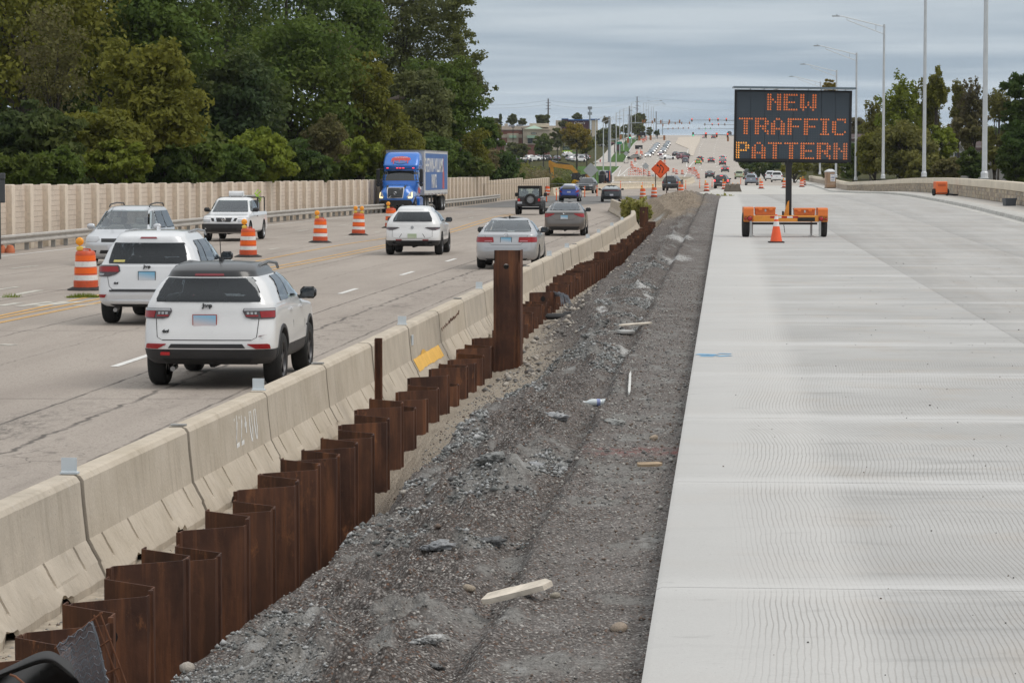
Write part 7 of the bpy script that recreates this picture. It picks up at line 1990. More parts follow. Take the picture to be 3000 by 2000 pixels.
cabh.patch('f', [(2.08, -1.22, 1.22), (2.12, -1.28, 1.28), (2.68, -1.18, 1.18), (2.74, -1.12, 1.12)], n=14, off=.01).build('windscreen', m_gl_far, tk, smooth=60)
for sg in (1, -1):
 cabh.patch('s', side([(2.0, -.75, .12), (2.65, -.72, -.02)], sg), n=5, off=.01).build('side_window', m_gl_far, tk, smooth=60)
 MB().cbox((sg * 1.42, .55, 2.38), (.22, .18, .95), ch=.07).cbox((sg * 1.42, .55, 1.82), (.24, .2, .26), ch=.07).tube([(sg*1.1, .4, 2.8), (sg*1.42, .5, 2.84)], .03, 6).tube([(sg*1.1, .4, 1.95), (sg*1.4, .5, 1.9)], .03, 6).build('mirror', m_black, tk)
 hoodh.patch('f', [(.92, .80, 1.12), (1.05, .74, 1.28), (1.30, .92, 1.30), (1.38, 1.05, 1.28)], n=6, off=.012).build('head_lamp', m_clrl, tk, smooth=60) if sg > 0 else hoodh.patch('f', mir([(.92, .80, 1.12), (1.05, .74, 1.28), (1.30, .92, 1.30), (1.38, 1.05, 1.28)]), n=6, off=.012).build('head_lamp', m_clrl, tk, smooth=60)
 rws = [(.96, .86, 1.10), (1.03, .84, 1.16)]
 hoodh.patch('f', rws if sg > 0 else mir(rws), n=4, off=.02).build('running_light', M('lit_running_light', (1, .85, .4), .3, var=0, emit=(1, .82, .38), es=2.0), tk)
 rws = [(1.03, 1.10, 1.17), (1.33, 1.13, 1.20)]
 hoodh.patch('f', rws if sg > 0 else mir(rws), n=3, off=.02).build('running_light', M('lit_running_light', (1, .85, .4)), tk)
 rws = [(1.48, .42, .56), (1.66, .48, .66), (1.78, .56, .68)]
 hoodh.patch('f', rws if sg > 0 else mir(rws), n=3, off=.01).build('bonnet_vent', m_black, tk)
hoodh.patch('f', [(.95, -.50, .50), (1.45, -.56, .56), (1.62, -.54, .54)], n=8, off=.05).build('grille_frame', m_chrome, tk, smooth=60)
hoodh.patch('f', [(.98, -.46, .46), (1.45, -.51, .51), (1.59, -.49, .49)], n=8, off=.062).build('grille', M('grille_black', (.025, .027, .03), .4), tk, smooth=60)
for k in range(7):
 hoodh.patch('f', [(1.02 + k*.082, -.46, .46), (1.04 + k*.082, -.46, .46)], n=6, off=.072).build('grille_bar', M('grille_bar_grey', (.10, .105, .11), .4), tk)
A_, B_ = hoodh.P('f', 1.0, .40), hoodh.P('f', 1.58, -.36)
MB().tube([A_ + Vector((0, .09, 0)), (A_+B_)/2 + Vector((0, .10, 0)), B_ + Vector((0, .09, 0))], .018, 6).build('grille_diagonal', m_chrome, tk)
MB().lathe([(.10, 2.66), (.085, 2.68), (.07, 2.66)], 18, axis='Y', c=(0, 0, 1.28), cap=False).build('badge', m_chrome, tk)
hoodh.patch('f', [(.46 + .05, -1.1, 1.1), (.66, -1.2, 1.2), (.84, -1.0, 1.0)], n=10, off=.03).build('bumper', m_clad, tk, smooth=60)
for x in (-.85, -.2, 0, .2, .85):
 y_ = cabh.P('f', 2.90, x).y
 MB().cbox((x, y_ + .03, 2.90), (.14, .05, .06), ch=.012).build('marker_lamp', m_redlit, tk)
MB().cbox((0, .42, 2.84), (2.05, .28, .05), ch=.02).build('sun_visor', m_black, tk)
# emblem on the roof fairing: red paint running over a blue globe
def fair(x, z, off): q = cabh.P('f', z, x); n_ = cabh.N('f', z, x, None); return q + n_ * off
rr = []
for j in range(9):
 f = j / 8; z = 3.30 + .36 * f; hw = .62 * math.sqrt(max(0.02, 1 - (2*f - 1)**2))
 rr.append((z, -hw, hw))
e_ = cabh.patch('f', rr, n=12, off=.012, sub=1, skirt=0).build('emblem', M('emblem_red', (.62, .05, .05), .35, coat=.5), tk, smooth=60)
rr = [(3.16 + .22 * j/6, -.50 * math.sqrt(max(.05, 1 - (1 - j/6)**2)), .50 * math.sqrt(max(.05, 1 - (1 - j/6)**2))) for j in range(7)]
cabh.patch('f', rr, n=10, off=.032, sub=1, skirt=0).build('emblem_globe', M('emblem_blue', (.07, .16, .42), .35, coat=.5), e_, smooth=60)
for x, z0 in ((-.46, 3.18), (-.30, 3.30), (-.12, 3.36), (.1, 3.26), (.28, 3.34), (.46, 3.14), (.58, 3.26)):
 cabh.patch('f', [(z0, x - .025, x + .025), (3.5, x - .04, x + .04)], n=2, off=.04, sub=1, skirt=0).build('paint_drip', M('emblem_red', (.62, .05, .05)), e_)
o_ = obj('lettering', text_mesh('COVER THE EARTH', .10, M('emblem_white', (.8, .78, .78), .5), .002, .002), e_)
q = fair(0, 3.57, .035); n_ = cabh.N('f', 3.57, 0, None); o_.location = q; o_.rotation_euler = (-math.asin(n_.z), 0, PI)
# chassis, tanks, wheels
MB().box(-.45, .45, -6.2, 2.3, .62, .92).build('chassis', m_int, tk)
for sg in (1, -1): MB().cbox((sg * .98, -.75, .72), (.55, 1.7, .62), ch=.08).build('side_fairing', m_tb, tk)
for sg in (1, -1):
 cabh.patch('s', side([(1.25, -1.2, -.6), (1.45, -1.0, .0), (1.62, -.5, .3)], sg), n=8, off=.012).build('red_stripe', M('stripe_red', (.55, .06, .05), .4), tk)
 cabh.patch('s', side([(1.50, -1.5, -.9), (1.66, -1.2, -.3), (1.78, -.8, .1)], sg), n=8, off=.012).build('white_stripe', m_wsh, tk)
t9, r9 = wheel_parts(.51, .28, 8, m_rim, .56)
for y, xs_ in ((1.35, (1.05,)), (-3.3, (1.05, .74)), (-4.6, (1.05, .74))):
 for sg in (1, -1):
  for x in xs_: obj('rim', r9, obj('wheel', t9, tk, (sg * x, y, .51)))
tl_ = empty('box_trailer', (0, -2.05, 0)); tl_.parent = tk
LT = 12.2
z0, z1 = 1.12, 4.02
m_tw = M('trailer_white', (.55, .55, .55), .5, dirt=.25)
MB().box(-1.27, 1.27, -LT, 0, z0, z1).build('box_body', m_tw, tl_)
MB().box(-1.29, 1.29, -LT - .01, .03, z1, z1 + .07).build('roof_rail', M('rail_grey_dirty', (.32, .32, .32), .5, .4), tl_)
for sg in (1, -1):
 mb = MB().box(sg * 1.272, sg * 1.278, -LT + .25, -.55, z0 + .32, z1 - .14); mb.build('livery_panel', M('livery_blue', (.03, .12, .36), .4, var=.08, scale=1), tl_)
 MB().box(sg * 1.27, sg * 1.285, -LT, 0, z0, z0 + .1).build('side_rail', M('rail_grey_dirty', (.32, .32, .32)), tl_)
 for k in range(14): MB().box(sg * 1.278, sg * 1.288, -LT + .4 + k * .86, -LT + .6 + k * .86, z0 + .02, z0 + .08).build('reflector', m_tl if k % 2 else m_wsh, tl_)
 for s_, sz, yy, zz, sx in (('SHERWIN-WILLIAMS', 1.3, -4.9, 3.05, .80), ('PAINTS.', 1.3, -4.9, 1.98, .60)):
  o_ = obj('lettering', text_mesh(s_, sz, m_wsh, .004, .02, 0, sx), tl_, (sg * 1.287, yy, zz), rz=sg * PI/2)
 mb = MB().prism([(-LT + 1.9, 1.50), (-LT + 2.9, 1.50), (-LT + 2.75, 2.6), (-LT + 2.45, 3.0), (-LT + 2.42, 3.75), (-LT + 2.36, 3.75), (-LT + 2.33, 3.0), (-LT + 2.05, 2.6)], sg * 1.279, sg * 1.285, 'YZ'); mb.build('red_figure', M('figure_red', (.50, .06, .06), .4), tl_)
for sg in (1, -1):
 for y in (-LT + 1.1, -LT + 2.35):
  for x in (1.05, .74): obj('rim', r9, obj('wheel', t9, tl_, (sg * x, y, .51)))
 MB().box(sg * .9 - .03, sg * .9 + .03, -LT + .02, -LT + .1, .45, z0).build('bumper_post', m_int, tl_)
 MB().box(sg * 1.24 - .01, sg * 1.24 + .01, -4.2, -3.3, .55, z0).build('mud_guard', m_rubber, tl_)
MB().box(-.5, .5, -LT, -3.0, .85, z0).build('trailer_frame', m_int, tl_)
MB().box(-1.1, 1.1, -LT + .0, -LT + .08, .42, .54).build('rear_guard', m_int, tl_)
for sg in (1, -1): MB().box(sg * .8 - .06, sg * .8 + .06, -3.0 + .0, -2.9, .3, z0).build('landing_leg', m_steel, tl_)
place(tk, 1166, 624, .105, away=False, label='blue lorry with lettered paint-company box trailer coming towards us by the wall', cat='lorry', name='articulated_lorry', sp=dict(ya=-4.6, yb=1.35))
# ---- cream barriers across the closed lanes
BAR2 = MB()
pr = [(-.30, 0), (-.30, .08), (-.17, .30), (-.10, .79), (-.08, .81), (.08, .81), (.10, .79), (.17, .30), (.30, .08), (.30, 0)]
BAR2.prism([(x, z) for x, z in pr], .01, 3.80, 'XZ')
m_cream = M('cream_barrier_concrete', (.60, .52, .40), .85, var=.14, scale=2, dirt=.2)
bar2_me = BAR2.mesh('concrete_barrier', m_cream)
def barrier_row(pix, lab, grp, first=0):
 P_ = [hit(*p) if len(p) == 2 else Vector(p) for p in pix]
 L_ = [0]
 for a, b_ in zip(P_[:-1], P_[1:]): L_.append(L_[-1] + math.hypot(b_.x-a.x, b_.y-a.y))
 s_ = 0
 while s_ + 1.9 < L_[-1]:
  A = Vector([np.interp(s_, L_, [p[i] for p in P_]) for i in range(3)]); B = Vector([np.interp(min(s_ + BL, L_[-1]), L_, [p[i] for p in P_]) for i in range(3)])
  A.z, B.z = float(gpave(A.x, A.y)), float(gpave(B.x, B.y))
  o = obj('concrete_barrier', bar2_me, loc=A, rz=math.atan2(B.y-A.y, B.x-A.x) - PI/2)
  tag(o, '%s %s' % (ORD[int(round(s_ / BL))], lab), 'barrier', grp)
  s_ += BL
barrier_row(((1617, 574), (1765, 557), (1860, 553.5), (1940, 550), (1985, 547)), 'cream concrete barrier in the row closing off the far lanes', 'cream barriers across the closed lanes')
e0, e1, e2 = hit(1990, 546), hit(2018, 540), hit(2032, 533)
barrier_row((tuple(e0), tuple(e1), tuple(e2), (e2.x - 1.5, e2.y + 7, 0), (e2.x - 6, e2.y + 12, 0), (e2.x - 13, e2.y + 14, 0)), 'cream concrete barrier in the rounded end right of the black SUV', 'cream barriers in the rounded end')
# barrier stubs standing end-on at the far end of the slab
stub = MB(); rr = []
for y, k in ((0, 0), (.03, -.02), (1.5, -.02), (1.53, 0)):
 rr.append([(x * (1 + k), y, z * (1.12)) for x, z in [(-.42, 0), (-.40, .1), (-.30, .32), (-.235, .6), (-.22, .80), (.22, .80), (.235, .6), (.30, .32), (.40, .1), (.42, 0)]])
stub.sheet(rr); stub.add(rr[0], [tuple(range(10))]); stub.add(rr[-1], [tuple(range(10))])
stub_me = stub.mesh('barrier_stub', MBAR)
for px, lab in ((2131, 'left of three concrete barrier ends at the slab end'), (2147, 'middle of three concrete barrier ends at the slab end'), (2162, 'right of three concrete barrier ends at the slab end')):
 q = hit(px, 562); o = obj('barrier_stub', stub_me, loc=q, rz=RND.uniform(-.1, .1)); tag(o, lab, 'barrier', 'concrete barrier ends at the slab end')
 if px > 2140: MB().lathe([(0, .9), (.05, .9), (.05, .97), (0, 1.0)], 8).build('amber_reflector', m_amb, o, (0, .2, 0))
# ---- signs
m_sor = M('sign_orange', (.90, .115, .018), .45, var=.04)
m_sback = M('sign_back_aluminium', (.42, .44, .45), .45, .4, var=.08)
m_wpost = M('dark_wood_post', (.07, .045, .035), .85, var=.2)
def diamond(px, py, half_px, Y, posts, ybase, back, lab, nm='warning_sign'):
 c = at(px, py, Y); s_ = 8750 / Y; h_ = half_px / s_
 r_ = empty(nm, (c.x, Y, float(gpave(c.x, Y))), 0, lab, 'road sign')
 inv_ = -Vector(r_.location)
 t = .012
 q = h_ * .94
 pl = MB().prism([(-h_, -.06), (-.06, -h_), (.06, -h_), (h_, -.06), (h_, .06), (.06, h_), (-.06, h_), (-h_, .06)], -t, 0, 'XZ')
 pl.build('sign_plate', m_sback if back else m_sor, r_, c + inv_)
 if not back:
  bd = MB()
  o1, o2 = h_ * .955, h_ * .92
  for k in range(4):
   a0, a1 = PI/2*k, PI/2*(k+1)
   p = lambda r0, a: (r0*math.cos(a), r0*math.sin(a))
   bd.prism([p(o1, a0), p(o1, a1), p(o2, a1), p(o2, a0)], -t - .004, -t - .001, 'XZ')
  bd.build('sign_border', m_black, r_, c + inv_)
  for dx in (-.17*h_*1.05, .17*h_*1.05):
   ar = MB()
   path = [(dx*1.0 + .02*h_, -.46*h_), (dx + .03*h_, -.34*h_), (dx + .10*h_, -.18*h_), (dx + .18*h_, -.04*h_), (dx + .17*h_, .10*h_), (dx + .05*h_, .26*h_), (dx - .06*h_, .38*h_)]
   rows_ = []
   for i, (x, z) in enumerate(path):
    x0, z0 = path[max(i-1, 0)]; x1, z1 = path[min(i+1, len(path)-1)]
    d = Vector((x1-x0, z1-z0)).normalized(); n_ = Vector((d.y, -d.x)) * .043*h_
    rows_.append([(x - n_.x, -t - .003, z - n_.y), (x + n_.x, -t - .003, z + n_.y)])
   ar.sheet(rows_)
   x, z = path[-1]
   ar.add([(x - .20*h_, -t - .003, z - .06*h_), (x + .10*h_, -t - .003, z - .10*h_ + .14*h_ - .14*h_), (x - .09*h_, -t - .003, z + .17*h_)], [(0, 1, 2)])
   ar.build('arrow', m_black, r_, c + inv_)
 else:
  MB().box(-h_*.7, h_*.7, 0, .03, -.03, .03).box(-.03, .03, 0, .03, -h_*.7, h_*.7).build('stiffener', m_steel, r_, c + inv_)
 for (pxp, ytop, yb) in posts:
  a = at(pxp, ytop, Y + .05) + inv_; b_ = at(pxp + (1.5 if not back else 0), yb, Y + .05) + inv_
  MB().tube([(a.x, a.y, a.z), (b_.x, b_.y, b_.z - .3)], .055 if not back else .05, 6).build('post', m_wpost, r_)
 return r_
diamond(1934.7, 495.5, 26.5, 301, ((1920, 508, 573), (1952, 506, 573)), 572, False, 'orange diamond sign with two wavy arrows on dark posts')
diamond(1731, 499, 21, 357, ((1719, 490, 560), (1744, 490, 560)), 555, True, 'large grey back of a diamond sign beside the excavator')
for (px, py, hp, ytop, yb, pp, lab) in ((1834, 450, 7, 443, 479, (1829.5, 1840), 'grey sign back on two legs beside the left kerb'), (1891.5, 486.5, 9.5, 480, 522, (1886, 1898.5), 'grey sign back on two legs right of the striped barricade')):
 q = hit(px, yb)
 diamond(px, py, hp, q.y, tuple((x, ytop + 4, yb) for x in pp), yb, True, lab)
 b_ = MB().cbox((0, 0, .08), (1.2, .8, .14)).build('sandbag_base', m_dark_p if 'm_dark_p' in globals() else m_black, loc=q); tag(b_, 'dark sandbags at the feet of the ' + ('kerbside' if px < 1850 else 'inner') + ' sign back', 'sandbags')
q = hit(1916, 530); s_ = 8750 / q.y
r_ = empty('temporary_sign', q, 0, 'small grey sign back left of the diamond sign posts', 'road sign')
MB().box(-7/s_, 0, -.02, .02, 8/s_, 18/s_).build('sign_plate', m_sback, r_)
for x in (-6/s_, -1/s_, 8/s_, 16/s_): MB().tube([(x, .03, 0), (x, .03, 13/s_)], .035, 5).build('post', m_wpost, r_)
# striped barricades
def stripes_mat():
 m, t, b = mk('barricade_stripes'); g = G(t); x, y, z = g.xyz(g.ob())
 f = g.math('FRACT', g.math('MULTIPLY', g.math('ADD', x, z), 2.2))
 c = g.mix(g.math('GREATER_THAN', f, .5), (.85, .13, .04), (.78, .77, .75)); g.put(c, b.inputs['Base Color']); return m
m_bst = stripes_mat()
for px0, px1, py, n_, lab in ((1841, 1868, 519, 3, 'left striped three-rail barricade closing the old lanes'), (1866, 1896, 519, 3, 'right striped three-rail barricade closing the old lanes'), (2012, 2032, 512, 3, 'striped barricade leaning below the orange arrow panel'), (2026, 2042, 517, 3, 'second striped barricade below the orange arrow panel')):
 A, B = hit(px0, py), hit(px1, py + (4 if px0 > 2000 else 0))
 w_ = (B - A).length
 r_ = empty('barricade', A, math.atan2(B.y-A.y, B.x-A.x), lab, 'barricade')
 for k in range(3): MB().box(0, w_, -.02, .02, .45 + .48*k, .67 + .48*k).build('striped_rail', m_bst, r_)
 for x in (.2, w_ - .2): MB().box(x-.03, x+.03, .02, .06, 0, 1.6).box(x-.05, x+.05, -.6, .6, 0, .06).build('leg', m_steel, r_)
q = hit(2026, 506); s_ = 8750 / q.y
r_ = empty('direction_sign', q, 0, 'orange arrow panel pointing right above the striped barricades', 'road sign')
MB().box(-10/s_, 10/s_, 0, .03, 5/s_, 16/s_).build('sign_plate', m_sor, r_)
MB().prism([(-8/s_, 9.5/s_), (3/s_, 9.5/s_), (3/s_, 7/s_), (8/s_, 10.5/s_), (3/s_, 14/s_), (3/s_, 11.5/s_), (-8/s_, 11.5/s_)], -.01, -.003, 'XZ').build('arrow', m_black, r_)
for x in (-7/s_, 7/s_): MB().tube([(x, .05, 0), (x, .05, 8/s_)], .05, 6).build('post', m_steel, r_)
# arrow boards seen from behind on the closed lanes
for (px, y0, y1, yb, hw, lab) in ((1871.5, 426, 437, 458, 11, 'black arrow board trailer among stacked drums in the closed lane'), (1879.5, 387, 402, 412, 12, 'black board trailer farther up the closed lane')):
 q = hit(px, yb); s_ = 8750 / q.y
 r_ = empty('arrow_board_trailer', q, 0, lab, 'arrow board')
 MB().box(-hw/s_, hw/s_, 0, .2, (yb-y1)/s_, (yb-y0)/s_).build('board', m_brd, r_)
 for x in (-.5*hw/s_, .5*hw/s_): MB().tube([(x, .1, .3), (x, .1, (yb-y1)/s_)], .07, 6).build('support', m_sor, r_)
 MB().cbox((0, .4, .5), (1.8, 2.4, .3)).build('chassis', m_sor, r_)
 for x in (-.9, .9): MB().lathe([(0, -.1), (.33, -.1), (.33, .1), (0, .1)], 12, axis='X', c=(x, .4, .33)).build('wheel', m_rubber, r_)
 MB().box(-.25*hw/s_ + .3*hw/s_, .65*hw/s_, -.02, -.004, (yb-y1+1)/s_, (yb-y1+4)/s_).build('rear_plate', m_wsh, r_)
for (px, py, lab) in ((1863, 459, 'drum left of the black arrow board'), (1867, 462, 'second drum left of the black arrow board'), (1866, 455, 'drum at the left support of the black arrow board'), (1878, 459, 'drum right of the black arrow board'), (1881, 455, 'second drum right of the black arrow board'), (1878, 453, 'drum at the right support of the black arrow board'),
     (1884, 418, 'drum below the farther black board'), (1889, 415, 'second drum below the farther black board'), (1893, 411, 'third drum below the farther black board'), (1893, 406, 'drum right of the farther black board'), (1889, 405, 'upper drum right of the farther black board')):
 drum(hit(px, py), 0, lab, small=True, sc=1.15)
# ---- left lamp posts up the hill and signal arms
def post_light(px, ptop, pbase, Y=None, arm=52, lab='', rise=7):
 q = hit(px, pbase, g=lambda X, Y_: float(zroad(Y_)) + .1); s_ = 8750 / q.y
 h_ = (pbase - ptop) / s_
 r_ = empty('street_lamp', q, 0, lab, 'street lamp', 'street lamps up the left side of the hill')
 MB().tube([(0, 0, 0), (0, 0, h_*.5), (0, 0, h_)], [.15, .12, .09], 8).build('pole', m_pole, r_, smooth=60)
 a = arm / s_
 MB().tube([(0, 0, h_-.2), (a*.3, 0, h_ + rise/s_*.5), (a*.65, 0, h_ + rise/s_*.9), (a, 0, h_ + rise/s_)], .05, 6).build('arm', m_pole, r_, smooth=60)
 MB().cbox((a, 0, h_ + rise/s_ - .04), (.9, .3, .14)).build('luminaire', m_lum, r_)
nth = ('nearest', 'second', 'third', 'fourth', 'fifth', 'sixth', 'seventh', 'eighth', 'ninth', 'tenth', 'eleventh', 'twelfth', 'thirteenth', 'fourteenth')
for i, (px, pt_, pb, arm) in enumerate(((1744.5, 351, 505, 36), (1767.5, 356, 502, 48), (1788.5, 345, 503, 55), (1805, 331, 489, 42), (1815.5, 323, 454, 44), (1827, 319, 441, 46), (1840, 338, 430, 36), (1850, 302, 420, 50), (1861, 330, 412, 34), (1885, 302, 405, 50), (1893, 303, 403, 44), (1900, 308, 401, 42), (1908, 312, 400, 36), (1914.5, 313, 399, 34))):
 post_light(px, pt_, pb, arm=arm, lab=nth[i] + ' pale lamp post up the left side of the hill, counting from the excavator')
m_sg = M('signal_grey_pole', (.30, .33, .36), .5, .4); m_sgy = M('signal_yellow', (.70, .36, .03), .5); m_sgo = M('signal_back_orange', (.34, .14, .05), .6)
m_sred = M('lit_red_signal', (1, .1, .1), .3, var=0, emit=(1.0, .05, .03), es=3.0); m_sgrn = M('lit_green_signal', (.1, 1, .6), .3, var=0, emit=(.05, .9, .5), es=2.2)
m_sdk = M('signal_black', (.015, .015, .017), .6)
def head(par, loc, s_, hpx, lit=None, back=False):
 h_ = hpx / s_; w_ = h_ * .40
 b_ = MB().cbox((0, .08, 0), (w_ * .8, .22, h_ * .95)).build('signal_head', m_sgo if back else m_sdk, par, loc)
 MB().box(-w_/2 * 1.15, w_/2 * 1.15, .0, .03, -h_/2*1.08, h_/2*1.08).build('backplate', m_sgy if not back else m_sgo, b_, (0, .22 if not back else -.0, 0))
 for k, z in enumerate((h_*.31, 0, -h_*.31)):
  on = (lit == 'r' and k == 0) or (lit == 'g' and k == 2)
  if not back or on: MB().lathe([(w_*.32, -.05), (w_*.2, -.09), (0, -.10)], 10, axis='Y', cap=False).build('lens', (m_sred if lit == 'r' else m_sgrn) if on else M('unlit_lens', (.03, .025, .02), .4), b_, (0, 0, z))
def mast(px, ybase, ytop, Y, arm_to, ya0, ya1, heads, lab, dia=.22):
 c = at(px, ybase, Y); s_ = 8750 / Y
 r_ = empty('signal_mast', c, 0, lab, 'traffic signal')
 T = at(px, ytop, Y) - c
 MB().tube([(0, 0, -.5), (0, 0, T.z)], [dia, dia*.75], 8).build('pole', m_sg, r_, smooth=60)
 A, B = at(px, ya0, Y) - c, at(arm_to, ya1, Y) - c
 MB().tube([A, (A+B)/2 + Vector((0, 0, .15)), B], [.15, .12, .08], 8).build('mast_arm', m_sg, r_, smooth=60)
 for (hx, hy, hp, lit, bk) in heads:
  q = at(hx, hy, Y) - c + Vector((0, -.25, 0)); head(r_, q, s_, hp, lit, bk)
 return r_, c, s_
r1_, c_, s_ = mast(1785, 476, 341, 800, 1951, 410, 404.5, ((1818, 402, 13, None, True), (1839.5, 412, 13, None, True), (1873, 405, 13, None, True), (1906, 404, 13, None, True), (1946, 404, 13, None, True)), 'thick grey signal pole with a long arm of orange-backed signals, nearest the excavator', .38)
MB().box(-.9, .9, -.05, .05, -.35, .35).build('street_name_sign', M('sign_green', (.02, .22, .13), .5), r1_, at(1812.5, 419, 800) - c_)
head(r1_, at(1845.5, 400, 800) - c_, s_, 12, 'g')
mast(1844, 436, 311, 1000, 2001, 361, 358, ((1883, 356, 8, None, True), (1889, 355, 8, None, True), (1911, 358, 8, None, True), (1918, 352, 9, None, False), (1936, 357, 9, None, True), (1961, 356, 9, None, True), (1991, 356, 9, None, True)), 'grey signal pole with a green street sign, second from the excavator', .34)
mast(1922.5, 398, 327, 1200, 2026, 363.5, 361, ((1942, 367, 7, None, True), (1959, 362, 6.5, None, True), (1978, 361.5, 6, None, True), (1997, 361, 6, None, True), (2020, 360, 6.5, None, True)), 'grey signal pole near the crest on the left', .25)
mast(1941, 392, 350, 1500, 2020, 378.5, 376, ((1957, 377.5, 5, None, True), (1971.5, 376.5, 5, None, True), (1987, 376, 5, None, True), (2001.5, 375.5, 5, None, True), (2017.5, 375.5, 5, None, True)), 'far grey signal pole beyond the crest on the left', .2)
mast(2160, 420, 340, 1180, 2020, 353.5, 352.5, ((2027, 352, 9, 'r', False), (2079, 352, 9, 'r', False), (2103.5, 351, 9, 'r', False), (2128, 351, 9, 'r', False)), 'signal arm with red lights high above the crest', .28)
mast(2170, 420, 350, 1500, 2059, 366.5, 365.5, ((2065, 365, 6.5, None, False), (2086.5, 365, 6.5, 'r', False), (2105, 365, 6.5, 'r', False), (2123.5, 365, 6.5, None, False)), 'second signal arm with red lights beyond the crest', .22)
mast(2165, 410, 362, 1800, 2041, 377.5, 377.2, ((2048, 377, 5, None, True), (2066.5, 377, 5, 'g', False), (2081, 377, 5, 'g', False)), 'farthest signal arm with two green lights', .18)
mast(2180, 505, 360, 800, 2027, 398, 394.5, ((2030.5, 393.5, 11, 'g', False), (2068, 395, 12.5, 'r', False), (2099.5, 396, 12.5, 'r', False), (2131.5, 397, 12, 'r', False), (2132.5, 408, 12, None, True)), 'signal arm with one green and three red lights over the right lanes', .34)
for (px, yt, yb, Y, lab) in ((1606, 289, 378, 980, 'wooden utility pole above the shops'), (1866.5, 283, 392, 1250, 'tall utility pole by the big tree at the crest'), (1728, 313, 392, 900, 'lattice cell mast right of the round tree')):
 c = at(px, yb, Y); t_ = at(px, yt, Y) - c
 r_ = empty('utility_pole', c, 0, lab, 'utility pole')
 MB().tube([(0, 0, -2), t_], [.28, .18], 8).build('pole', m_wpost if px != 1728 else m_sg, r_)
 for k in range(3 if px != 1728 else 2):
  z = t_.z * (.86 - .1 * k) if px != 1728 else t_.z * (.95 - .2*k)
  MB().cbox((0, 0, z), (1.6 if px != 1728 else 1.3, .15, .14 if px != 1728 else .9)).build('crossarm', m_wpost if px != 1728 else m_sg, r_)
def wire(pts_, lab, r=.035):
 P_ = [at(*p) for p in pts_]; pp = []
 for A, B in zip(P_[:-1], P_[1:]):
  for i in range(12):
   t = i / 12; q = A.lerp(B, t); q.z -= (B - A).length * .018 * 4 * t * (1 - t) * .4; pp.append(q)
 pp.append(P_[-1])
 tag(MB().tube(pp, r, 4).build('power_line', m_sg), lab, 'power line')
wire(((1380, 308, 900), (1606, 294, 980), (1866, 283, 1250), (2400, 300, 1500)), 'upper power line crossing the sky above the shops')
wire(((1380, 316, 900), (1606, 306, 980), (1866, 296, 1250), (2160, 320, 1500)), 'lower power line crossing the sky above the shops')
for i, (px, yt, yb) in enumerate(((1468.5, 360, 452), (1503, 373, 454), (1531, 376, 455))):
 c = at(px, yb, 720); tag(MB().tube([(0, 0, -1), at(px, yt, 720) - c], .09, 6).cbox(at(px, yt, 720) - c, (.9, .4, .15)).build('car_park_lamp', m_sdk, loc=c), ('left', 'middle', 'right')[i] + ' thin dark lamp pole in the shops car park', 'lamp post')
for i, (px, py, hp) in enumerate(((1728, 464, 7), (1758.5, 475, 6))):
 q = hit(px, py, g=lambda X, Y: float(zroad(Y)) + .1); s_ = 8750 / q.y
 tag(MB().lathe([(.0, 0), (.16, 0), (.14, .3), (.13, .55), (.17, .58), (.10, .72), (0, .76)], 10).cbox((0, 0, .45), (.45, .12, .12)).build('fire_hydrant', M('hydrant_red', (.42, .05, .05), .5), loc=q), ('farther' if i == 0 else 'nearer') + ' red fire hydrant on the lawn', 'hydrant')
q = hit(1812, 443, g=lambda X, Y: float(zroad(Y)) + .1); s_ = 8750/q.y
r_ = empty('advert_sign', q, 0, 'dark monument sign on the lawn behind the lamp posts', 'sign')
MB().box(-6.5/s_, 6.5/s_, 0, .5, 0, 20/s_).build('sign_body', M('monument_dark', (.05, .04, .05), .6), r_); MB().box(-4/s_, 4/s_, -.02, -.003, 4/s_, 16/s_).build('sign_face', M('monument_maroon', (.13, .05, .06), .6), r_)
# ---- excavator
YE = 400.0; s_ = 8750 / YE
def ex(px, py): q = at(px, py, YE); return (q.x, q.z)
m_ey = M('excavator_yellow', (.56, .27, .035), .5, var=.1, scale=1, dirt=.3); m_ek = M('excavator_black', (.03, .03, .032), .6, dirt=.1)
eq = at(1700, 552, YE)
exr = empty('excavator', eq, 0, 'yellow excavator with raised arm digging beside the wall end', 'excavator')
iv = -Vector(eq)
def ep(name, pix, y0, y1, mat): 
 pl = [ex(*p) for p in pix]
 mb = MB().prism(pl, YE + y0, YE + y1, 'XZ'); mb.v = [tuple(Vector(p) + iv) for p in mb.v]
 return mb.build(name, mat, exr)
ep('boom', ((1612, 478), (1618, 474), (1630, 480), (1671, 483.5), (1677, 484.5), (1692, 503), (1697, 512), (1688, 513), (1679, 505), (1672, 498), (1620, 489)), -.3, .3, m_ey)
ep('stick', ((1607, 474), (1609, 471), (1613, 470), (1619, 476), (1622, 500), (1623, 520), (1620, 527), (1614, 525), (1611, 500), (1608, 488)), -.22, .22, m_ey)
ep('stick_cylinder', ((1615, 469), (1633, 473.5), (1669, 481), (1669, 484), (1633, 478), (1615, 472)), -.12, .12, m_ek)
ep('cylinder_rod', ((1616, 469.5), (1633, 473.2), (1633, 475.5), (1616, 471.5)), -.14, .14, m_chrome)
ep('boom_cylinder', ((1674, 490), (1677, 490), (1684, 510), (1681, 511)), .34, .5, m_rim)
ep('stick_hose', ((1608, 490), (1611, 491), (1614, 515), (1611, 512)), -.3, .3, m_ek)
ep('bucket', ((1612, 524), (1622, 524), (1628, 534), (1626, 546), (1614, 548), (1608, 538)), -.6, .6, m_ek)
ep('cab', ((1676, 507), (1697, 506), (1701, 512), (1702, 530), (1690, 528), (1674, 524)), -1.2, .2, m_ek)
ep('cab_window', ((1679, 510), (1688, 509.5), (1688, 522), (1678, 521)), -1.23, -1.205, m_gl_far)
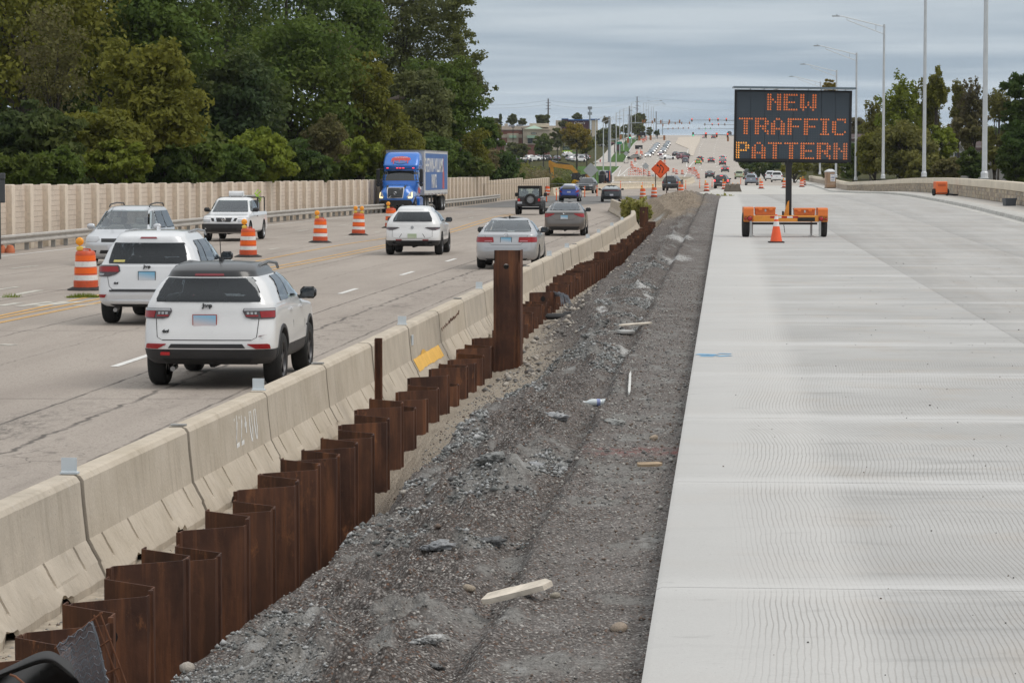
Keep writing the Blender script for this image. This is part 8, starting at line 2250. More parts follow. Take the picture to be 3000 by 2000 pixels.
ep('cab_window', ((1690, 509.5), (1696, 509), (1698, 524), (1690, 522)), -1.23, -1.205, m_gl_far)
ep('engine_house', ((1697, 514), (1722, 508), (1728, 512), (1728, 534), (1697, 534)), -1.3, 1.3, m_ek)
ep('counterweight', ((1715, 511), (1724, 511), (1727, 514), (1727, 524), (1715, 524)), -1.35, 1.35, m_ey)
ep('lower_frame', ((1690, 529), (1728, 528), (1728, 534), (1690, 535)), -1.32, 1.32, m_ey)
for y0 in (-1.5, .9): ep('track', ((1676, 540), (1682, 535), (1726, 535), (1732, 540), (1728, 550), (1680, 550)), y0, y0 + .6, m_ek)
ep('grab_light', ((1671, 512), (1674, 511), (1675, 515), (1672, 516)), -1.1, -.9, m_chrome)
obj('lettering', text_mesh('CAT', .5, m_wsh, .01, .02), exr, at(1708, 523, YE) + iv + Vector((0, -1.33, 0)))
# ---- road-milling machine, seen from its conveyor end
q = hit(1771, 541); s_ = 8750 / q.y
ml = empty('milling_machine', q, -.1, 'white and black road-milling machine with blue side parked by the kerb', 'machine')
def mp_(name, x0, x1, z0, z1, y0, y1, mat, ch=.04): MB().cbox(((x0+x1)/2/s_, (y0+y1)/2, (z0+z1)/2/s_), ((x1-x0)/s_, y1-y0, (z1-z0)/s_), ch=ch).build(name, mat, ml)
mp_('hood', -18, 3, 27, 41, .0, 5, M('machine_white', (.50, .52, .55), .5, dirt=.3)); mp_('chassis', -18, 14, 6, 28, .4, 6, m_ek); mp_('side_tank', 4, 14, 12, 40, .2, 5, M('machine_navy', (.04, .055, .14), .4)); mp_('white_panel', 5, 9, 20, 34, .1, .3, m_wsh, .01)
mp_('conveyor', -13, 1, 8, 30, -1.6, 2.0, m_ek, .15); mp_('conveyor_mouth', -11, -1, 14, 28, -1.72, -1.6, m_black, .01); mp_('red_edge', 14, 15.5, 12, 40, .0, .4, m_flu, .01)
mp_('rear_step', -4, 6, 4, 10, -.6, .6, M('machine_rust', (.15, .07, .04), .8), .03)
mb = MB().lathe([(0, -.5), (.35, -.5), (.42, -.2), (.42, .2), (0, .3)], 12, axis='Y', c=(-6/s_, -.3, 33/s_)); mb.build('conveyor_drum', m_ek, ml)
for x in (-14, 11): mp_('crawler', x - 3.5, x + 3.5, 0, 10, .2, 3, m_ek, .1)
# ---- buildings by the left of the hill
m_brick = M('red_brown_brick', (.22, .095, .075), .85, var=.15, scale=.6); m_buff = M('buff_stone', (.42, .36, .29), .85, var=.1, scale=.5); m_crm = M('cream_render', (.58, .50, .40), .85); m_mint = M('mint_metal_roof', (.33, .47, .36), .5, var=.06); m_wing = M('shop_window', (.03, .035, .04), .12, spec=.7, var=0); m_slater = M('grey_shingles', (.16, .165, .19), .85, var=.15)
YB = 850.0
def bx(px): return at(px, 455, YB).x
def bz(py): return at(1500, py, YB).z
gb = float(field_z(bx(1540), YB))
sh = empty('shop_building', (bx(1540), YB, gb), 0, 'brick and stone shops with a mint green hipped roof', 'building')
iv2 = -Vector(sh.location)
def bb(name, x0, x1, y0, y1, d0, d1, mat, par=sh, ivx=None):
 mb = MB().box(bx(x0), bx(x1), YB + d0, YB + d1, bz(y1), bz(y0)); mb.v = [tuple(Vector(p) + (ivx or iv2)) for p in mb.v]; return mb.build(name, mat, par)
bb('rear_wing', 1460, 1640, 368, 395, 8, 16, m_crm); bb('parapet', 1552, 1610, 361, 372, 6, 16, m_crm)
bb('brick_wall', 1450, 1533, 382, 455, 0, 8, m_brick); bb('stone_band', 1456, 1534, 394, 404, -.15, 0, m_buff); bb('wall_coping', 1450, 1534, 380.5, 383, -.2, 8, M('coping_dark', (.12, .09, .09), .7))
bb('bay', 1486, 1519, 391, 421, -.6, 0, m_buff); bb('awning', 1491.5, 1513, 397, 404.5, -1.2, -.6, m_mint)
bb('corner_wall', 1532, 1610, 380, 424, -2.2, 6, m_buff); bb('brick_base', 1532, 1610, 404, 458, -2.0, 6, m_brick); bb('cornice', 1530, 1612, 377.5, 381, -2.5, 6, m_crm)
bb('awning', 1544, 1570, 397, 405, -3.4, -2.2, m_mint); bb('shop_front', 1546, 1560, 406, 420, -2.35, -2.2, m_wing); bb('shop_front', 1490, 1515, 424, 440, -.2, -.02, m_wing)
bb('right_wing', 1608, 1640, 372, 440, -1.5, 6, m_crm); bb('red_sign', 1601, 1605, 386, 392, -1.7, -1.5, M('sign_red', (.5, .03, .05), .5))
mb = MB(); e = [(1534, 378.5, -2.6), (1592, 378.5, -2.6), (1592, 378.5, 6), (1534, 378.5, 6)]
vv = [Vector((bx(x), YB + d, bz(y))) + iv2 for x, y, d in e]; ap = Vector((bx(1565), YB + 1.5, bz(367.5))) + iv2
mb.add(vv + [ap], [(0, 1, 4), (1, 2, 4), (2, 3, 4), (3, 0, 4)]); mb.build('hipped_roof', m_mint, sh)
mb = MB().lathe([(0, 0), (.85, 0), (.85, .1), (0, .1)], 20, axis='Y'); os_ = mb.build('oval_sign', m_sdk, sh, Vector((bx(1564), YB - 2.3, bz(391))) + iv2); os_.scale = (1, 1, .33)
MB().box(-.6, .6, -.03, -.01, -.09, .09).build('oval_sign_band', M('sign_pale', (.55, .58, .56), .6), sh, Vector((bx(1564), YB - 2.32, bz(391))) + iv2)
for i, (x0, x1, y0, y1) in enumerate(((1490, 1508, 366, 371), (1513, 1531, 365, 370), (1478, 1488, 362, 370))): bb('roof_unit', x0, x1, y0, y1, 3, 5, M('roof_unit_grey', (.30, .31, .34), .6) if i < 2 else m_crm)
hs = empty('low_building', (bx(1465), YB - 60, 0), 0, 'low brick building with grey hipped roof at the left of the shops', 'building')
iv3 = -Vector(hs.location)
def b3(x, y, d): q = at(x, y, 780 + d); return q + iv3
mb = MB(); mb.add([b3(1440, 426, 0), b3(1480, 426, 0), b3(1480, 446, 0), b3(1440, 446, 0), b3(1440, 426, 12), b3(1480, 426, 12), b3(1480, 446, 12), b3(1440, 446, 12)], [(0,1,2,3),(1,5,6,2),(4,0,3,7),(5,4,7,6)]); mb.build('wall', M('pinkish_brick', (.33, .17, .13), .85, var=.1), hs)
mb = MB(); mb.add([b3(1436, 425, -1.5), b3(1493, 425, -1.5), b3(1493, 425, 13), b3(1436, 425, 13), b3(1455, 404, 5), b3(1448, 404, 5)], [(0,1,4,5),(1,2,4),(2,3,5,4),(3,0,5)]); mb.build('roof', m_slater, hs)
mb = MB(); mb.add([b3(1478, 427, -.3), b3(1488, 427, -.3), b3(1488, 446, -.3), b3(1478, 446, -.3)], [(0,1,2,3)]); mb.build('gable_panel', m_crm, hs)
mb = MB(); mb.add([b3(1436, 425, -1.6), b3(1493, 425, -1.6), b3(1493, 421.5, -1.4), b3(1436, 421.5, -1.4)], [(0,1,2,3)]); mb.build('eaves', M('eaves_pale', (.45, .45, .47), .7), hs)
YB2 = 980.0
rs = empty('restaurant', at(1700, 380, YB2), 0, 'dark brick restaurant with blue roof trim and white script sign', 'building'); iv4 = -Vector(rs.location)
def b4(name, x0, x1, y0, y1, d0, d1, mat):
 A, B = at(x0, y1, YB2), at(x1, y0, YB2); mb = MB().box(A.x, B.x, YB2 + d0, YB2 + d1, A.z, B.z); mb.v = [tuple(Vector(p) + iv4) for p in mb.v]; return mb.build(name, mat, rs)
m_btrim = M('blue_roof_trim', (.03, .12, .36), .5); m_plum = M('plum_brick', (.10, .045, .06), .8)
b4('wall', 1648, 1730, 353, 400, 0, 12, m_plum); b4('roof_trim', 1646, 1732, 350, 353.5, -.4, 12.4, m_btrim); b4('tower', 1647, 1664, 349.5, 400, -1, 3, m_plum); b4('tower_trim', 1645.5, 1665, 347.5, 350, -1.3, 3.3, m_btrim); b4('stone_pier', 1734, 1751, 352, 400, -1, 6, m_crm); b4('pier_trim', 1729, 1757, 348.5, 351.5, -1.4, 6.4, m_btrim); b4('cream_end', 1629, 1648, 353, 400, 1, 8, m_crm)
obj('lettering', text_mesh('Culver\'s', 1.1, m_wsh, .02, .01, .25), rs, at(1697, 361, YB2) + iv4 + Vector((0, -.1, 0)))
sg_ = at(1667, 447, 700)
r_ = empty('roadside_sign', sg_, 0, 'dark sign above yellow and green flags at the car park edge', 'sign'); s_ = 12.5
MB().box(-18/s_, 10/s_, 0, .3, 8/s_, 17/s_).build('sign_board', M('sign_dark_green', (.02, .05, .045), .6), r_)
for k in range(7):
 x = -15/s_ + k*3.6/s_; MB().box(x - .6/s_, x + .6/s_, -.02, 0, 10/s_, (13 + k % 3)/s_).build('pale_mark', M('sign_pale', (.55, .58, .56)), r_)
for k in range(11): MB().lathe([(0, 0), (1.6/s_, .3/s_*3), (1.3/s_, 3/s_), (0, 4/s_)], 8, c=(-18/s_ + k*2.6/s_, -.2, (1 + (k % 3))/s_)).build('flag', M('flag_lime', (.30, .70, .04), .5) if k % 3 else M('flag_yellow', (.75, .72, .05), .5), r_)
for k in range(6): MB().lathe([(0, 0), (1.4/s_, .2), (0, 3.4/s_)], 6, c=(11/s_ + k*2.6/s_, -.2, (-4 + (k % 2)*1.5)/s_)).build('flag', M('flag_green', (.03, .48, .12), .5), r_)
# right-hand houses beyond the parapet
m_rf = M('brown_shingle_roof', (.075, .05, .048), .85, var=.15); m_sid = M('pale_siding', (.33, .32, .31), .8, var=.05); m_trimw = M('white_trim', (.60, .60, .60), .6)
def house(px0, px1, yr, ye, yb, Y, gable, lab):
 c = at((px0+px1)/2, yb, Y); r_ = empty('house', c, 0, lab, 'house'); iv_ = -Vector(c)
 A, B = at(px0, ye, Y) + iv_, at(px1, yb, Y) + iv_; top_ = (at(px0, yr, Y) + iv_).z
 MB().box(A.x, B.x, 0, 9, B.z - 3, A.z).build('wall', m_sid, r_)
 MB().prism([(-.6, A.z - .2), (4.5, top_), (9.6, A.z - .2), (9.6, A.z - .45), (4.5, top_ - .25), (-.6, A.z - .45)], A.x - .5, B.x + .5, 'YZ').build('roof', m_rf, r_)
 for g0, g1, gy in gable:
  a, b_ = at(g0, ye, Y).x + iv_.x, at(g1, ye, Y).x + iv_.x; m_ = (a + b_)/2; z1 = (at(px0, gy, Y) + iv_).z
  MB().prism([(a, B.z - 3), (b_, B.z - 3), (b_, A.z - .6), (m_, z1), (a, A.z - .6)], -2.2, 2, 'XZ').build('gable_wing', m_sid, r_)
  mb = MB()
  for (p, q) in (((a - .4, A.z - 1.0), (m_, z1 + .12)), ((b_ + .4, A.z - 1.0), (m_, z1 + .12))):
   mb.prism([p, q, (q[0], q[1] - .35), (p[0], p[1] - .35)], -2.5, 2, 'XZ')
  mb.build('bargeboard', m_trimw, r_)
  w_ = MB().box(m_ - .5, m_ + .5, -2.25, -2.2, z1 - 2.2, z1 - 1.2).build('window_frame', m_trimw, r_)
  MB().box(m_ - .4, m_ + .4, -2.27, -2.25, z1 - 2.1, z1 - 1.3).build('pane', m_wing, w_)
 for k in range(3):
  x = A.x + (B.x - A.x) * (.2 + .3*k)
  w_ = MB().box(x - .55, x + .55, -.06, 0, A.z - 2.1, A.z - .7).build('window_frame', m_trimw, r_); MB().box(x - .45, x + .45, -.08, -.06, A.z - 2.0, A.z - .8).build('pane', m_wing, w_)
house(2770, 2900, 409, 428, 470, 330, ((2774, 2823, 413),), 'pale house with white-trimmed gable half hidden by trees on the right')
house(2880, 2962, 416, 436, 480, 345, ((2895, 2945, 418),), 'second pale house farther right behind the trees')
house(2470, 2540, 392, 403, 445, 420, (), 'small house with grey roof right of the message board')
# ---- trees and plants
def leaf_mat(name, a, b_, tr=.35):
 m = bpy.data.materials.new(name); m.use_nodes = True; t = m.node_tree; g = G(t)
 bs = t.nodes['Principled BSDF']
 at_ = g.n('ShaderNodeAttribute', attribute_name='leaf_rnd').outputs['Fac']
 p = g.pos()
 c = g.mix(at_, a, b_)
 c = g.mix(g.ramp(g.noise(p, .55, 3), .35, .7, 0, .6), c, tuple(x * 1.4 for x in b_))
 c = g.mix(g.ramp(g.noise(p, .16, 4, .6), .42, .62, 0, .6), c, (.125, .135, .022))
 c = g.mix(g.ramp(g.noise(p, .8, 4, .7), .60, .72, 0, .5), c, (.15, .135, .05))
 g.put(c, bs.inputs['Base Color']); bs.inputs['Roughness'].default_value = .7; bs.inputs['Specular IOR Level'].default_value = .18
 tl = g.n('ShaderNodeBsdfTranslucent'); g.put(g.mix(.5, c, tuple(min(1, x * 1.5) for x in b_)), tl.inputs[0])
 mx = g.n('ShaderNodeMixShader'); mx.inputs[0].default_value = tr
 o = [n for n in t.nodes if n.type == 'OUTPUT_MATERIAL'][0]
 t.links.new(bs.outputs[0], mx.inputs[1]); t.links.new(tl.outputs[0], mx.inputs[2]); t.links.new(mx.outputs[0], o.inputs[0])
 return m
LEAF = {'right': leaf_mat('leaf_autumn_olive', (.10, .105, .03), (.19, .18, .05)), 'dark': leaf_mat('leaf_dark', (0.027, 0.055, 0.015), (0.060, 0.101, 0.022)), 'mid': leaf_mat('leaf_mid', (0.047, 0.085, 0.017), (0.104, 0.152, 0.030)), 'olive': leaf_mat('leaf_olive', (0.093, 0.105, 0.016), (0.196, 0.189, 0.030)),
  'bright': leaf_mat('leaf_bright', (0.091, 0.133, 0.016), (0.198, 0.234, 0.031)), 'blue': leaf_mat('leaf_bluish', (.026, .050, .020), (.056, .086, .032)), 'brown': leaf_mat('leaf_brown', (.080, .070, .040), (.15, .125, .07)),
  'grey': leaf_mat('leaf_grey_green', (0.069, 0.085, 0.029), (0.138, 0.150, 0.059)), 'yellow': leaf_mat('leaf_yellowing', (0.138, 0.111, 0.016), (0.289, 0.208, 0.029)), 'weed': leaf_mat('leaf_weed', (0.179, 0.195, 0.052), (0.345, 0.325, 0.104)), 'goldenrod': leaf_mat('goldenrod', (0.620, 0.390, 0.019), (0.854, 0.546, 0.039)), 'heath': leaf_mat('leaf_heath', (0.103, 0.091, 0.046), (0.193, 0.156, 0.085))}
m_bark = M('tree_bark', (.055, .045, .035), .9, var=.3, scale=5, bump=.5)
def leaves(name, C, Rr, n_leaf, size, mat, seed, flat=.6, up=.35, stretch=1.7, center=None):
 """leaf-sized faces gathered round cluster centres C (k,3) with radii Rr (k,)"""
 rs = np.random.RandomState(seed)
 k = len(C); idx = rs.choice(k, n_leaf, p=(Rr**2) / (Rr**2).sum())
 d = rs.normal(size=(n_leaf, 3)); d /= np.linalg.norm(d, axis=1)[:, None]
 r = Rr[idx] * (rs.rand(n_leaf) ** .45)
 P_ = C[idx] + d * r[:, None] * np.array([1, 1, flat])
 nrm = d * .75 + rs.normal(size=(n_leaf, 3)) * .55 + np.array([0, 0, up]); nrm /= np.linalg.norm(nrm, axis=1)[:, None]
 a = np.cross(nrm, rs.normal(size=(n_leaf, 3))); a /= np.linalg.norm(a, axis=1)[:, None]
 b_ = np.cross(nrm, a)
 s_ = size * rs.uniform(.6, 1.35, n_leaf)
 a = a * (s_ * stretch / 2)[:, None]; b_ = b_ * (s_ / 2)[:, None]
 V_ = np.stack([P_ - a, P_ + b_ - a * .1, P_ + a, P_ - b_ - a * .1], 1).reshape(-1, 3)
 me = np_mesh(name, V_, np.arange(n_leaf * 4).reshape(-1, 4), mat, smooth=False)
 at_ = me.attributes.new('leaf_rnd', 'FLOAT', 'FACE')
 base = rs.rand(k)[idx]
 at_.data.foreach_set('value', np.clip(.55 * base + .45 * rs.rand(n_leaf), 0, 1).astype(np.float32))
 return me
def crown_pts(cx, cy, cz, rx, ry, rz_, k, rs, lump=.35, shell=.55, shape='round'):
 d = rs.normal(size=(k, 3)); d /= np.linalg.norm(d, axis=1)[:, None]
 r = shell + (1 - shell) * rs.rand(k) ** .6
 bump = 1 + lump * (rs.rand(k) - .6)
 C = d * (r * bump)[:, None] * np.array([rx, ry, rz_])
 if shape == 'cone': f = np.clip(1 - (C[:, 2] / rz_ + 1) / 2 * .92, .05, 1); C[:, 0] *= f * 1.25; C[:, 1] *= f * 1.25
 if shape == 'tall': f = np.clip(1.15 - .5 * (C[:, 2] / rz_ + 1) / 2, .3, 1.2); C[:, 0] *= f; C[:, 1] *= f
 return C + np.array([cx, cy, cz])
TN = [0]
def tree(px, py, rpx, rpy, Y, kind, lab, n=5200, k=70, leaf=.26, trunk=True, name='tree', cat='tree', group=None, cl=.27, shape='round', gz=None, depth=None, lump=.4, shell=.5, stretch=1.7, flat=.65, limbs=7):
 """a tree whose crown is centred where the photograph shows it at distance Y"""
 TN[0] += 1; rs = np.random.RandomState(100 + TN[0])
 if Y >= 345: n, leaf, k = int(n * 2.0), leaf * .70, int(k * 1.5)
 if Y < 345: n, leaf, k = int(n * 1.55), leaf * .80, int(k * 1.35)
 c = at(px, py, Y); s_ = 8750 / Y; rx, rz_ = rpx / s_, rpy / s_; ry = depth or rx * .9
 zg = float(field_z(c.x, Y)) if gz is None else gz
 zg = min(zg, c.z - rz_ * .7)
 r_ = empty(name, (c.x, Y, zg), 0, lab, cat, group)
 lc = np.array([0, 0, c.z - zg])
 C = crown_pts(*lc, rx * .86, ry * .86, rz_ * .86, k, rs, lump, shell, shape)
 Rr = min(rx, rz_) * cl * rs.uniform(.6, 1.35, k) if shape != 'tall' else rx * cl * rs.uniform(.7, 1.4, k)
 obj('crown', leaves('crown', C, Rr, n, leaf, LEAF[kind], TN[0], flat=flat, stretch=stretch), r_)
 if trunk:
  h_ = lc[2]
  mb = MB(); rt = max(.12, rx * .055)
  lean = rs.uniform(-.3, .3)
  pts_ = [(0, 0, -.3), (lean * .3, 0, h_ * .35), (lean, .1, h_ * .75), (lean * 1.2, 0, h_ + rz_ * .45)]
  mb.tube(pts_, [rt * 1.25, rt, rt * .7, rt * .2], 8)
  for j in rs.choice(k, min(limbs, k), replace=False):
   e = C[j]; z0 = max(.15 * h_, min(e[2] * .6, h_ * .8))
   mb.tube([(lean * z0 / max(h_, .1), 0, z0), (e[0] * .45, e[1] * .45, z0 + (e[2] - z0) * .55), tuple(e)], [rt * .5, rt * .3, rt * .08], 6)
  mb.build('trunk', m_bark, r_, smooth=60)
 return r_
# the wood behind the noise wall: back rank
for a in (
 (60, 60, 330, 330, 175, 'olive', 'tall olive tree filling the top left corner', dict(n=11000, k=120)),
 (330, 30, 210, 260, 190, 'dark', 'tall dark green tree right of the top left corner', dict(n=8000, k=90)),
 (470, 110, 190, 210, 180, 'mid', 'mid green tree with rounded top above the olive bush', dict(n=7000, k=90)),
 (640, 120, 230, 360, 215, 'dark', 'tall dark tree left of the shadowy gap', dict(n=9000, k=100)),
 (830, 40, 220, 260, 235, 'dark', 'very dark tall tree near the middle of the wood', dict(n=8500, k=100)),
 (850, 260, 230, 250, 205, 'mid', 'broad dark green tree in the middle of the wood', dict(n=10000, k=110)),
 (690, 330, 170, 210, 185, 'blue', 'bluish green tree left of the middle of the wood', dict(n=7500, k=90)),
 (1000, 90, 150, 210, 240, 'mid', 'green tree at the top, right of the darkest tree', dict(n=6500, k=80)),
 (1180, 100, 190, 260, 262, 'grey', 'great grey-green cottonwood at the right of the wood', dict(n=11000, k=110, cl=.22, lump=.55, shell=.35, leaf=.24)),
 (1330, 60, 65, 130, 258, 'grey', 'upper right bough mass of the cottonwood group', dict(n=2600, k=44, leaf=.2, cl=.30, lump=.6, trunk=False)),
 (1352, 200, 82, 130, 256, 'grey', 'leaning right-hand cottonwood against the sky', dict(n=3600, k=46, leaf=.2, cl=.26, lump=.7)),
 (1405, 268, 48, 50, 255, 'grey', 'outermost thin cottonwood bough over the valley', dict(n=650, k=22, leaf=.19, cl=.28, lump=.8, trunk=False)),
 (1290, 290, 130, 140, 250, 'mid', 'dense green tree below the cottonwood', dict(n=7500, k=80)),
 (1225, 330, 110, 140, 236, 'grey', 'grey-green tree standing above the blue lorry', dict(n=6000, k=80)),
 (10, 130, 230, 330, 198, 'mid', 'deep green tree behind the top left corner', dict(n=6500, k=80, leaf=.32)),
 (230, 250, 220, 240, 200, 'dark', 'dark tree behind the olive tree at the left', dict(n=6500, k=80, leaf=.32)),
 (1040, 330, 170, 230, 262, 'dark', 'dark tree deep in the wood left of the lorry', dict(n=6000, k=80, leaf=.32)),
 (520, 300, 200, 260, 222, 'dark', 'dark tree deep behind the olive bush', dict(n=6000, k=80, leaf=.32)),
 # front rank
 (150, 180, 120, 200, 150, 'brown', 'thin brown-leaved tree in front of the olive one', dict(n=1600, k=60, leaf=.17, cl=.3, shell=.3)),
 (430, 300, 165, 200, 142, 'olive', 'large olive yellow bush-like tree above the minivan', dict(n=11500, k=110, leaf=.21)),
 (290, 420, 170, 130, 136, 'olive', 'low olive tree behind the wall at the left', dict(n=7000, k=80, leaf=.2)),
 (110, 430, 150, 140, 130, 'blue', 'dark bluish spruce-like tree at the far left', dict(n=7000, k=80, leaf=.19, stretch=2.6, flat=.4)),
 (60, 500, 110, 60, 122, 'mid', 'feathery green sumac at the left edge of the wall', dict(n=2600, k=36, leaf=.2, stretch=3.0, trunk=False, name='shrub', cat='shrub')),
 (180, 490, 80, 60, 124, 'mid', 'feathery sumac hanging over the wall', dict(n=2200, k=30, leaf=.2, stretch=3.0, trunk=False, name='shrub', cat='shrub')),
 (350, 480, 120, 70, 134, 'bright', 'bright green bush above the minivan roof', dict(n=4000, k=50, leaf=.2, name='shrub', cat='shrub')),
 (480, 490, 100, 75, 142, 'dark', 'shadowy low bush in the gap left of the pickup', dict(n=3600, k=44, name='shrub', cat='shrub')),
 (570, 470, 90, 90, 147, 'mid', 'mid green bush behind the pickup', dict(n=4200, k=50, leaf=.21, name='shrub', cat='shrub')),
 (770, 455, 100, 90, 162, 'bright', 'light green maple-like bush right of the pickup', dict(n=5200, k=60, leaf=.21, name='shrub', cat='shrub')),
 (690, 480, 90, 65, 160, 'mid', 'low green bush behind the wall above the lamp drum', dict(n=3600, k=44, name='shrub', cat='shrub')),
 (900, 490, 90, 60, 178, 'dark', 'dark low bush on the wall left of the lorry', dict(n=3600, k=44, name='shrub', cat='shrub')),
 (950, 410, 75, 80, 182, 'brown', 'withered brown bush in the middle of the wood', dict(n=3600, k=60, leaf=.15, cl=.24, shell=.2)),
 (960, 165, 95, 110, 215, 'brown', 'greyish brown half-dead tree high in the wood', dict(n=3800, k=60, leaf=.16, cl=.24, shell=.2)),
 (1060, 290, 110, 170, 208, 'olive', 'yellowish green tree left of the lorry', dict(n=7000, k=80, leaf=.22)),
 (1040, 470, 90, 75, 198, 'bright', 'light bush behind the lorry cab', dict(n=3600, k=44, name='shrub', cat='shrub')),
 (1150, 430, 110, 110, 216, 'olive', 'olive bush showing above the lorry roof', dict(n=5000, k=60, leaf=.22)),
 (1260, 455, 100, 75, 230, 'mid', 'green bush behind the box trailer', dict(n=4500, k=54, name='shrub', cat='shrub')),
 (1350, 440, 90, 90, 262, 'olive', 'olive tree right of the box trailer', dict(n=4600, k=60, leaf=.23)),
 (1420, 400, 55, 75, 300, 'mid', 'rounded green tree at the right end of the wood', dict(n=3200, k=44)),
 (1410, 480, 60, 55, 290, 'heath', 'greyish shrub at the right end of the wood', dict(n=2400, k=36, leaf=.2, name='shrub', cat='shrub')),
 (1455, 492, 45, 36, 320, 'weed', 'pale green shrub behind the stepped wall end', dict(n=1700, k=30, leaf=.2, name='shrub', cat='shrub'))):
 kw = dict(a[7]); tree(*a[:6], a[6], **kw)
# a long bare limb low on the cottonwood
mb = MB().tube([at(1085, 332, 247), at(1130, 305, 247.5), at(1160, 292, 248), at(1215, 262, 250), at(1290, 225, 253)], [.42, .36, .30, .2, .08], 8)
mb.tube([at(1160, 292, 248), at(1200, 282, 248.5), at(1240, 268, 250)], [.2, .14, .05], 6)
tag(mb.build('fallen_limb', m_bark, smooth=60), 'thick dark leaning limb below the cottonwood', 'tree limb')
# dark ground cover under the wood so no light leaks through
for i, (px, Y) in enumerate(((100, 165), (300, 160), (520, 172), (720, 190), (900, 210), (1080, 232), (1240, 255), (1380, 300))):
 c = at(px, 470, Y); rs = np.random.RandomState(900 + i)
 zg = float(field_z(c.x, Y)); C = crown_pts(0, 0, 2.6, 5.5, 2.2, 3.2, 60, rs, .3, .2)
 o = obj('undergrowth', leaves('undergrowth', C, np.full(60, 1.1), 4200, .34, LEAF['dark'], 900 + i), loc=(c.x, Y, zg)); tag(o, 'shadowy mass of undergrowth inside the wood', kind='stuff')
# weeds by the barrier end
for (px, py, hpx, wpx, Y, kind, lab, n) in ((1852, 602, 72, 26, 146, 'weed', 'tall yellow-green weeds behind the barrier end', 2600), (1880, 612, 50, 18, 150, 'weed', 'lower weeds right of the barrier end', 1200), (2100, 577, 16, 40, 176, 'weed', 'sparse weeds on the dirt mound', 300)):
 c = at(px, py, Y); rs = np.random.RandomState(int(px)); s_ = 8750 / Y; H_, W_ = hpx / s_, wpx / s_
 zb = float(gravel_z(c.x, Y, False)) if Y < 190 else c.z
 k = 46; st = MB(); Cc = []
 for i in range(k):
  x, y = rs.uniform(-W_, W_), rs.uniform(-.8, .8); h_ = H_ * rs.uniform(.5, 1.0); lx = rs.uniform(-.25, .25)
  st.tube([(x, y, -.1), (x + lx*.5, y, h_*.6), (x + lx, y, h_)], [.012, .008, .003], 4)
  for j in range(7): t = rs.uniform(.25, 1.05); Cc.append((x + lx*t, y, h_*t))
 r_ = empty('weed_clump', (c.x, Y, min(zb, at(px, py + hpx*.5, Y).z)), 0, lab, 'weeds')
 Cc = np.array(Cc)
 obj('leaves', leaves('leaves', Cc, np.full(len(Cc), .12), n, .10, LEAF[kind], int(px), stretch=2.6), r_)
 st.build('stems', M('weed_stem', (.12, .11, .05), .8), r_)
# grass tufts growing in the road joint
rs = np.random.RandomState(44)
for (p0, p1, n, lab) in (((198, 872), (292, 871), 900, 'long tuft of grass growing in the road joint by the nearest drum'), ((8, 871), (58, 870), 180, 'small tuft of grass in the road joint at the left edge')):
 A, B = hit(*p0), hit(*p1)
 V_ = []
 for i in range(n):
  t = rs.rand(); q = A.lerp(B, t); h_ = rs.uniform(.03, .14) * (.4 + .6 * math.sin(PI*t)); a = rs.uniform(0, 6.28)
  q = q + Vector((rs.normal()*.02, rs.normal()*.12, 0)); w_ = Vector((math.cos(a), math.sin(a), 0)) * .006; tp = Vector((rs.normal()*.04, rs.normal()*.04, h_))
  V_ += [q - w_, q + w_, q + tp]
 me = np_mesh('grass_tuft', np.array([tuple(v_) for v_ in V_]), np.arange(3*n).reshape(-1, 3), LEAF['bright'], smooth=False)
 tag(obj('grass_tuft', me), lab, 'grass')
# valley brush on the left of the far road (one uncountable mass per patch)
def brush(px0, px1, py0, py1, Y0, Y1, n, kind, lab, hgt, seed, leaf=.3):
 rs = np.random.RandomState(seed); C = []
 for i in range(n):
  f = rs.rand(); Y = Y0 + (Y1 - Y0) * f
  px = px0 + (px1 - px0) * rs.rand()
  x = at(px, 455, Y).x
  x = min(x, float(xleft(Y)) - 3.5)
  z = float(field_z(x, Y)); h_ = hgt * rs.uniform(.4, 1.2)
  C.append((x, Y, z + h_ * .5))
 C = np.array(C)
 o = obj('brush', leaves('brush', C, np.full(n, hgt * .62) * rs.uniform(.6, 1.3, n), n * 55, leaf, LEAF[kind], seed, flat=.8))
 return tag(o, lab, kind='stuff')
brush(1380, 1640, 0, 0, 350, 560, 130, 'heath', 'brown and olive scrub filling the valley', 2.4, 71)
brush(1400, 1690, 0, 0, 400, 660, 130, 'grey', 'grey-green scrub filling the valley', 2.2, 72)
brush(1420, 1660, 0, 0, 480, 700, 70, 'olive', 'olive scrub on the slope below the car park', 2.0, 73)
brush(1390, 1560, 0, 0, 340, 420, 40, 'weed', 'pale weeds behind the wall end', 1.6, 74)
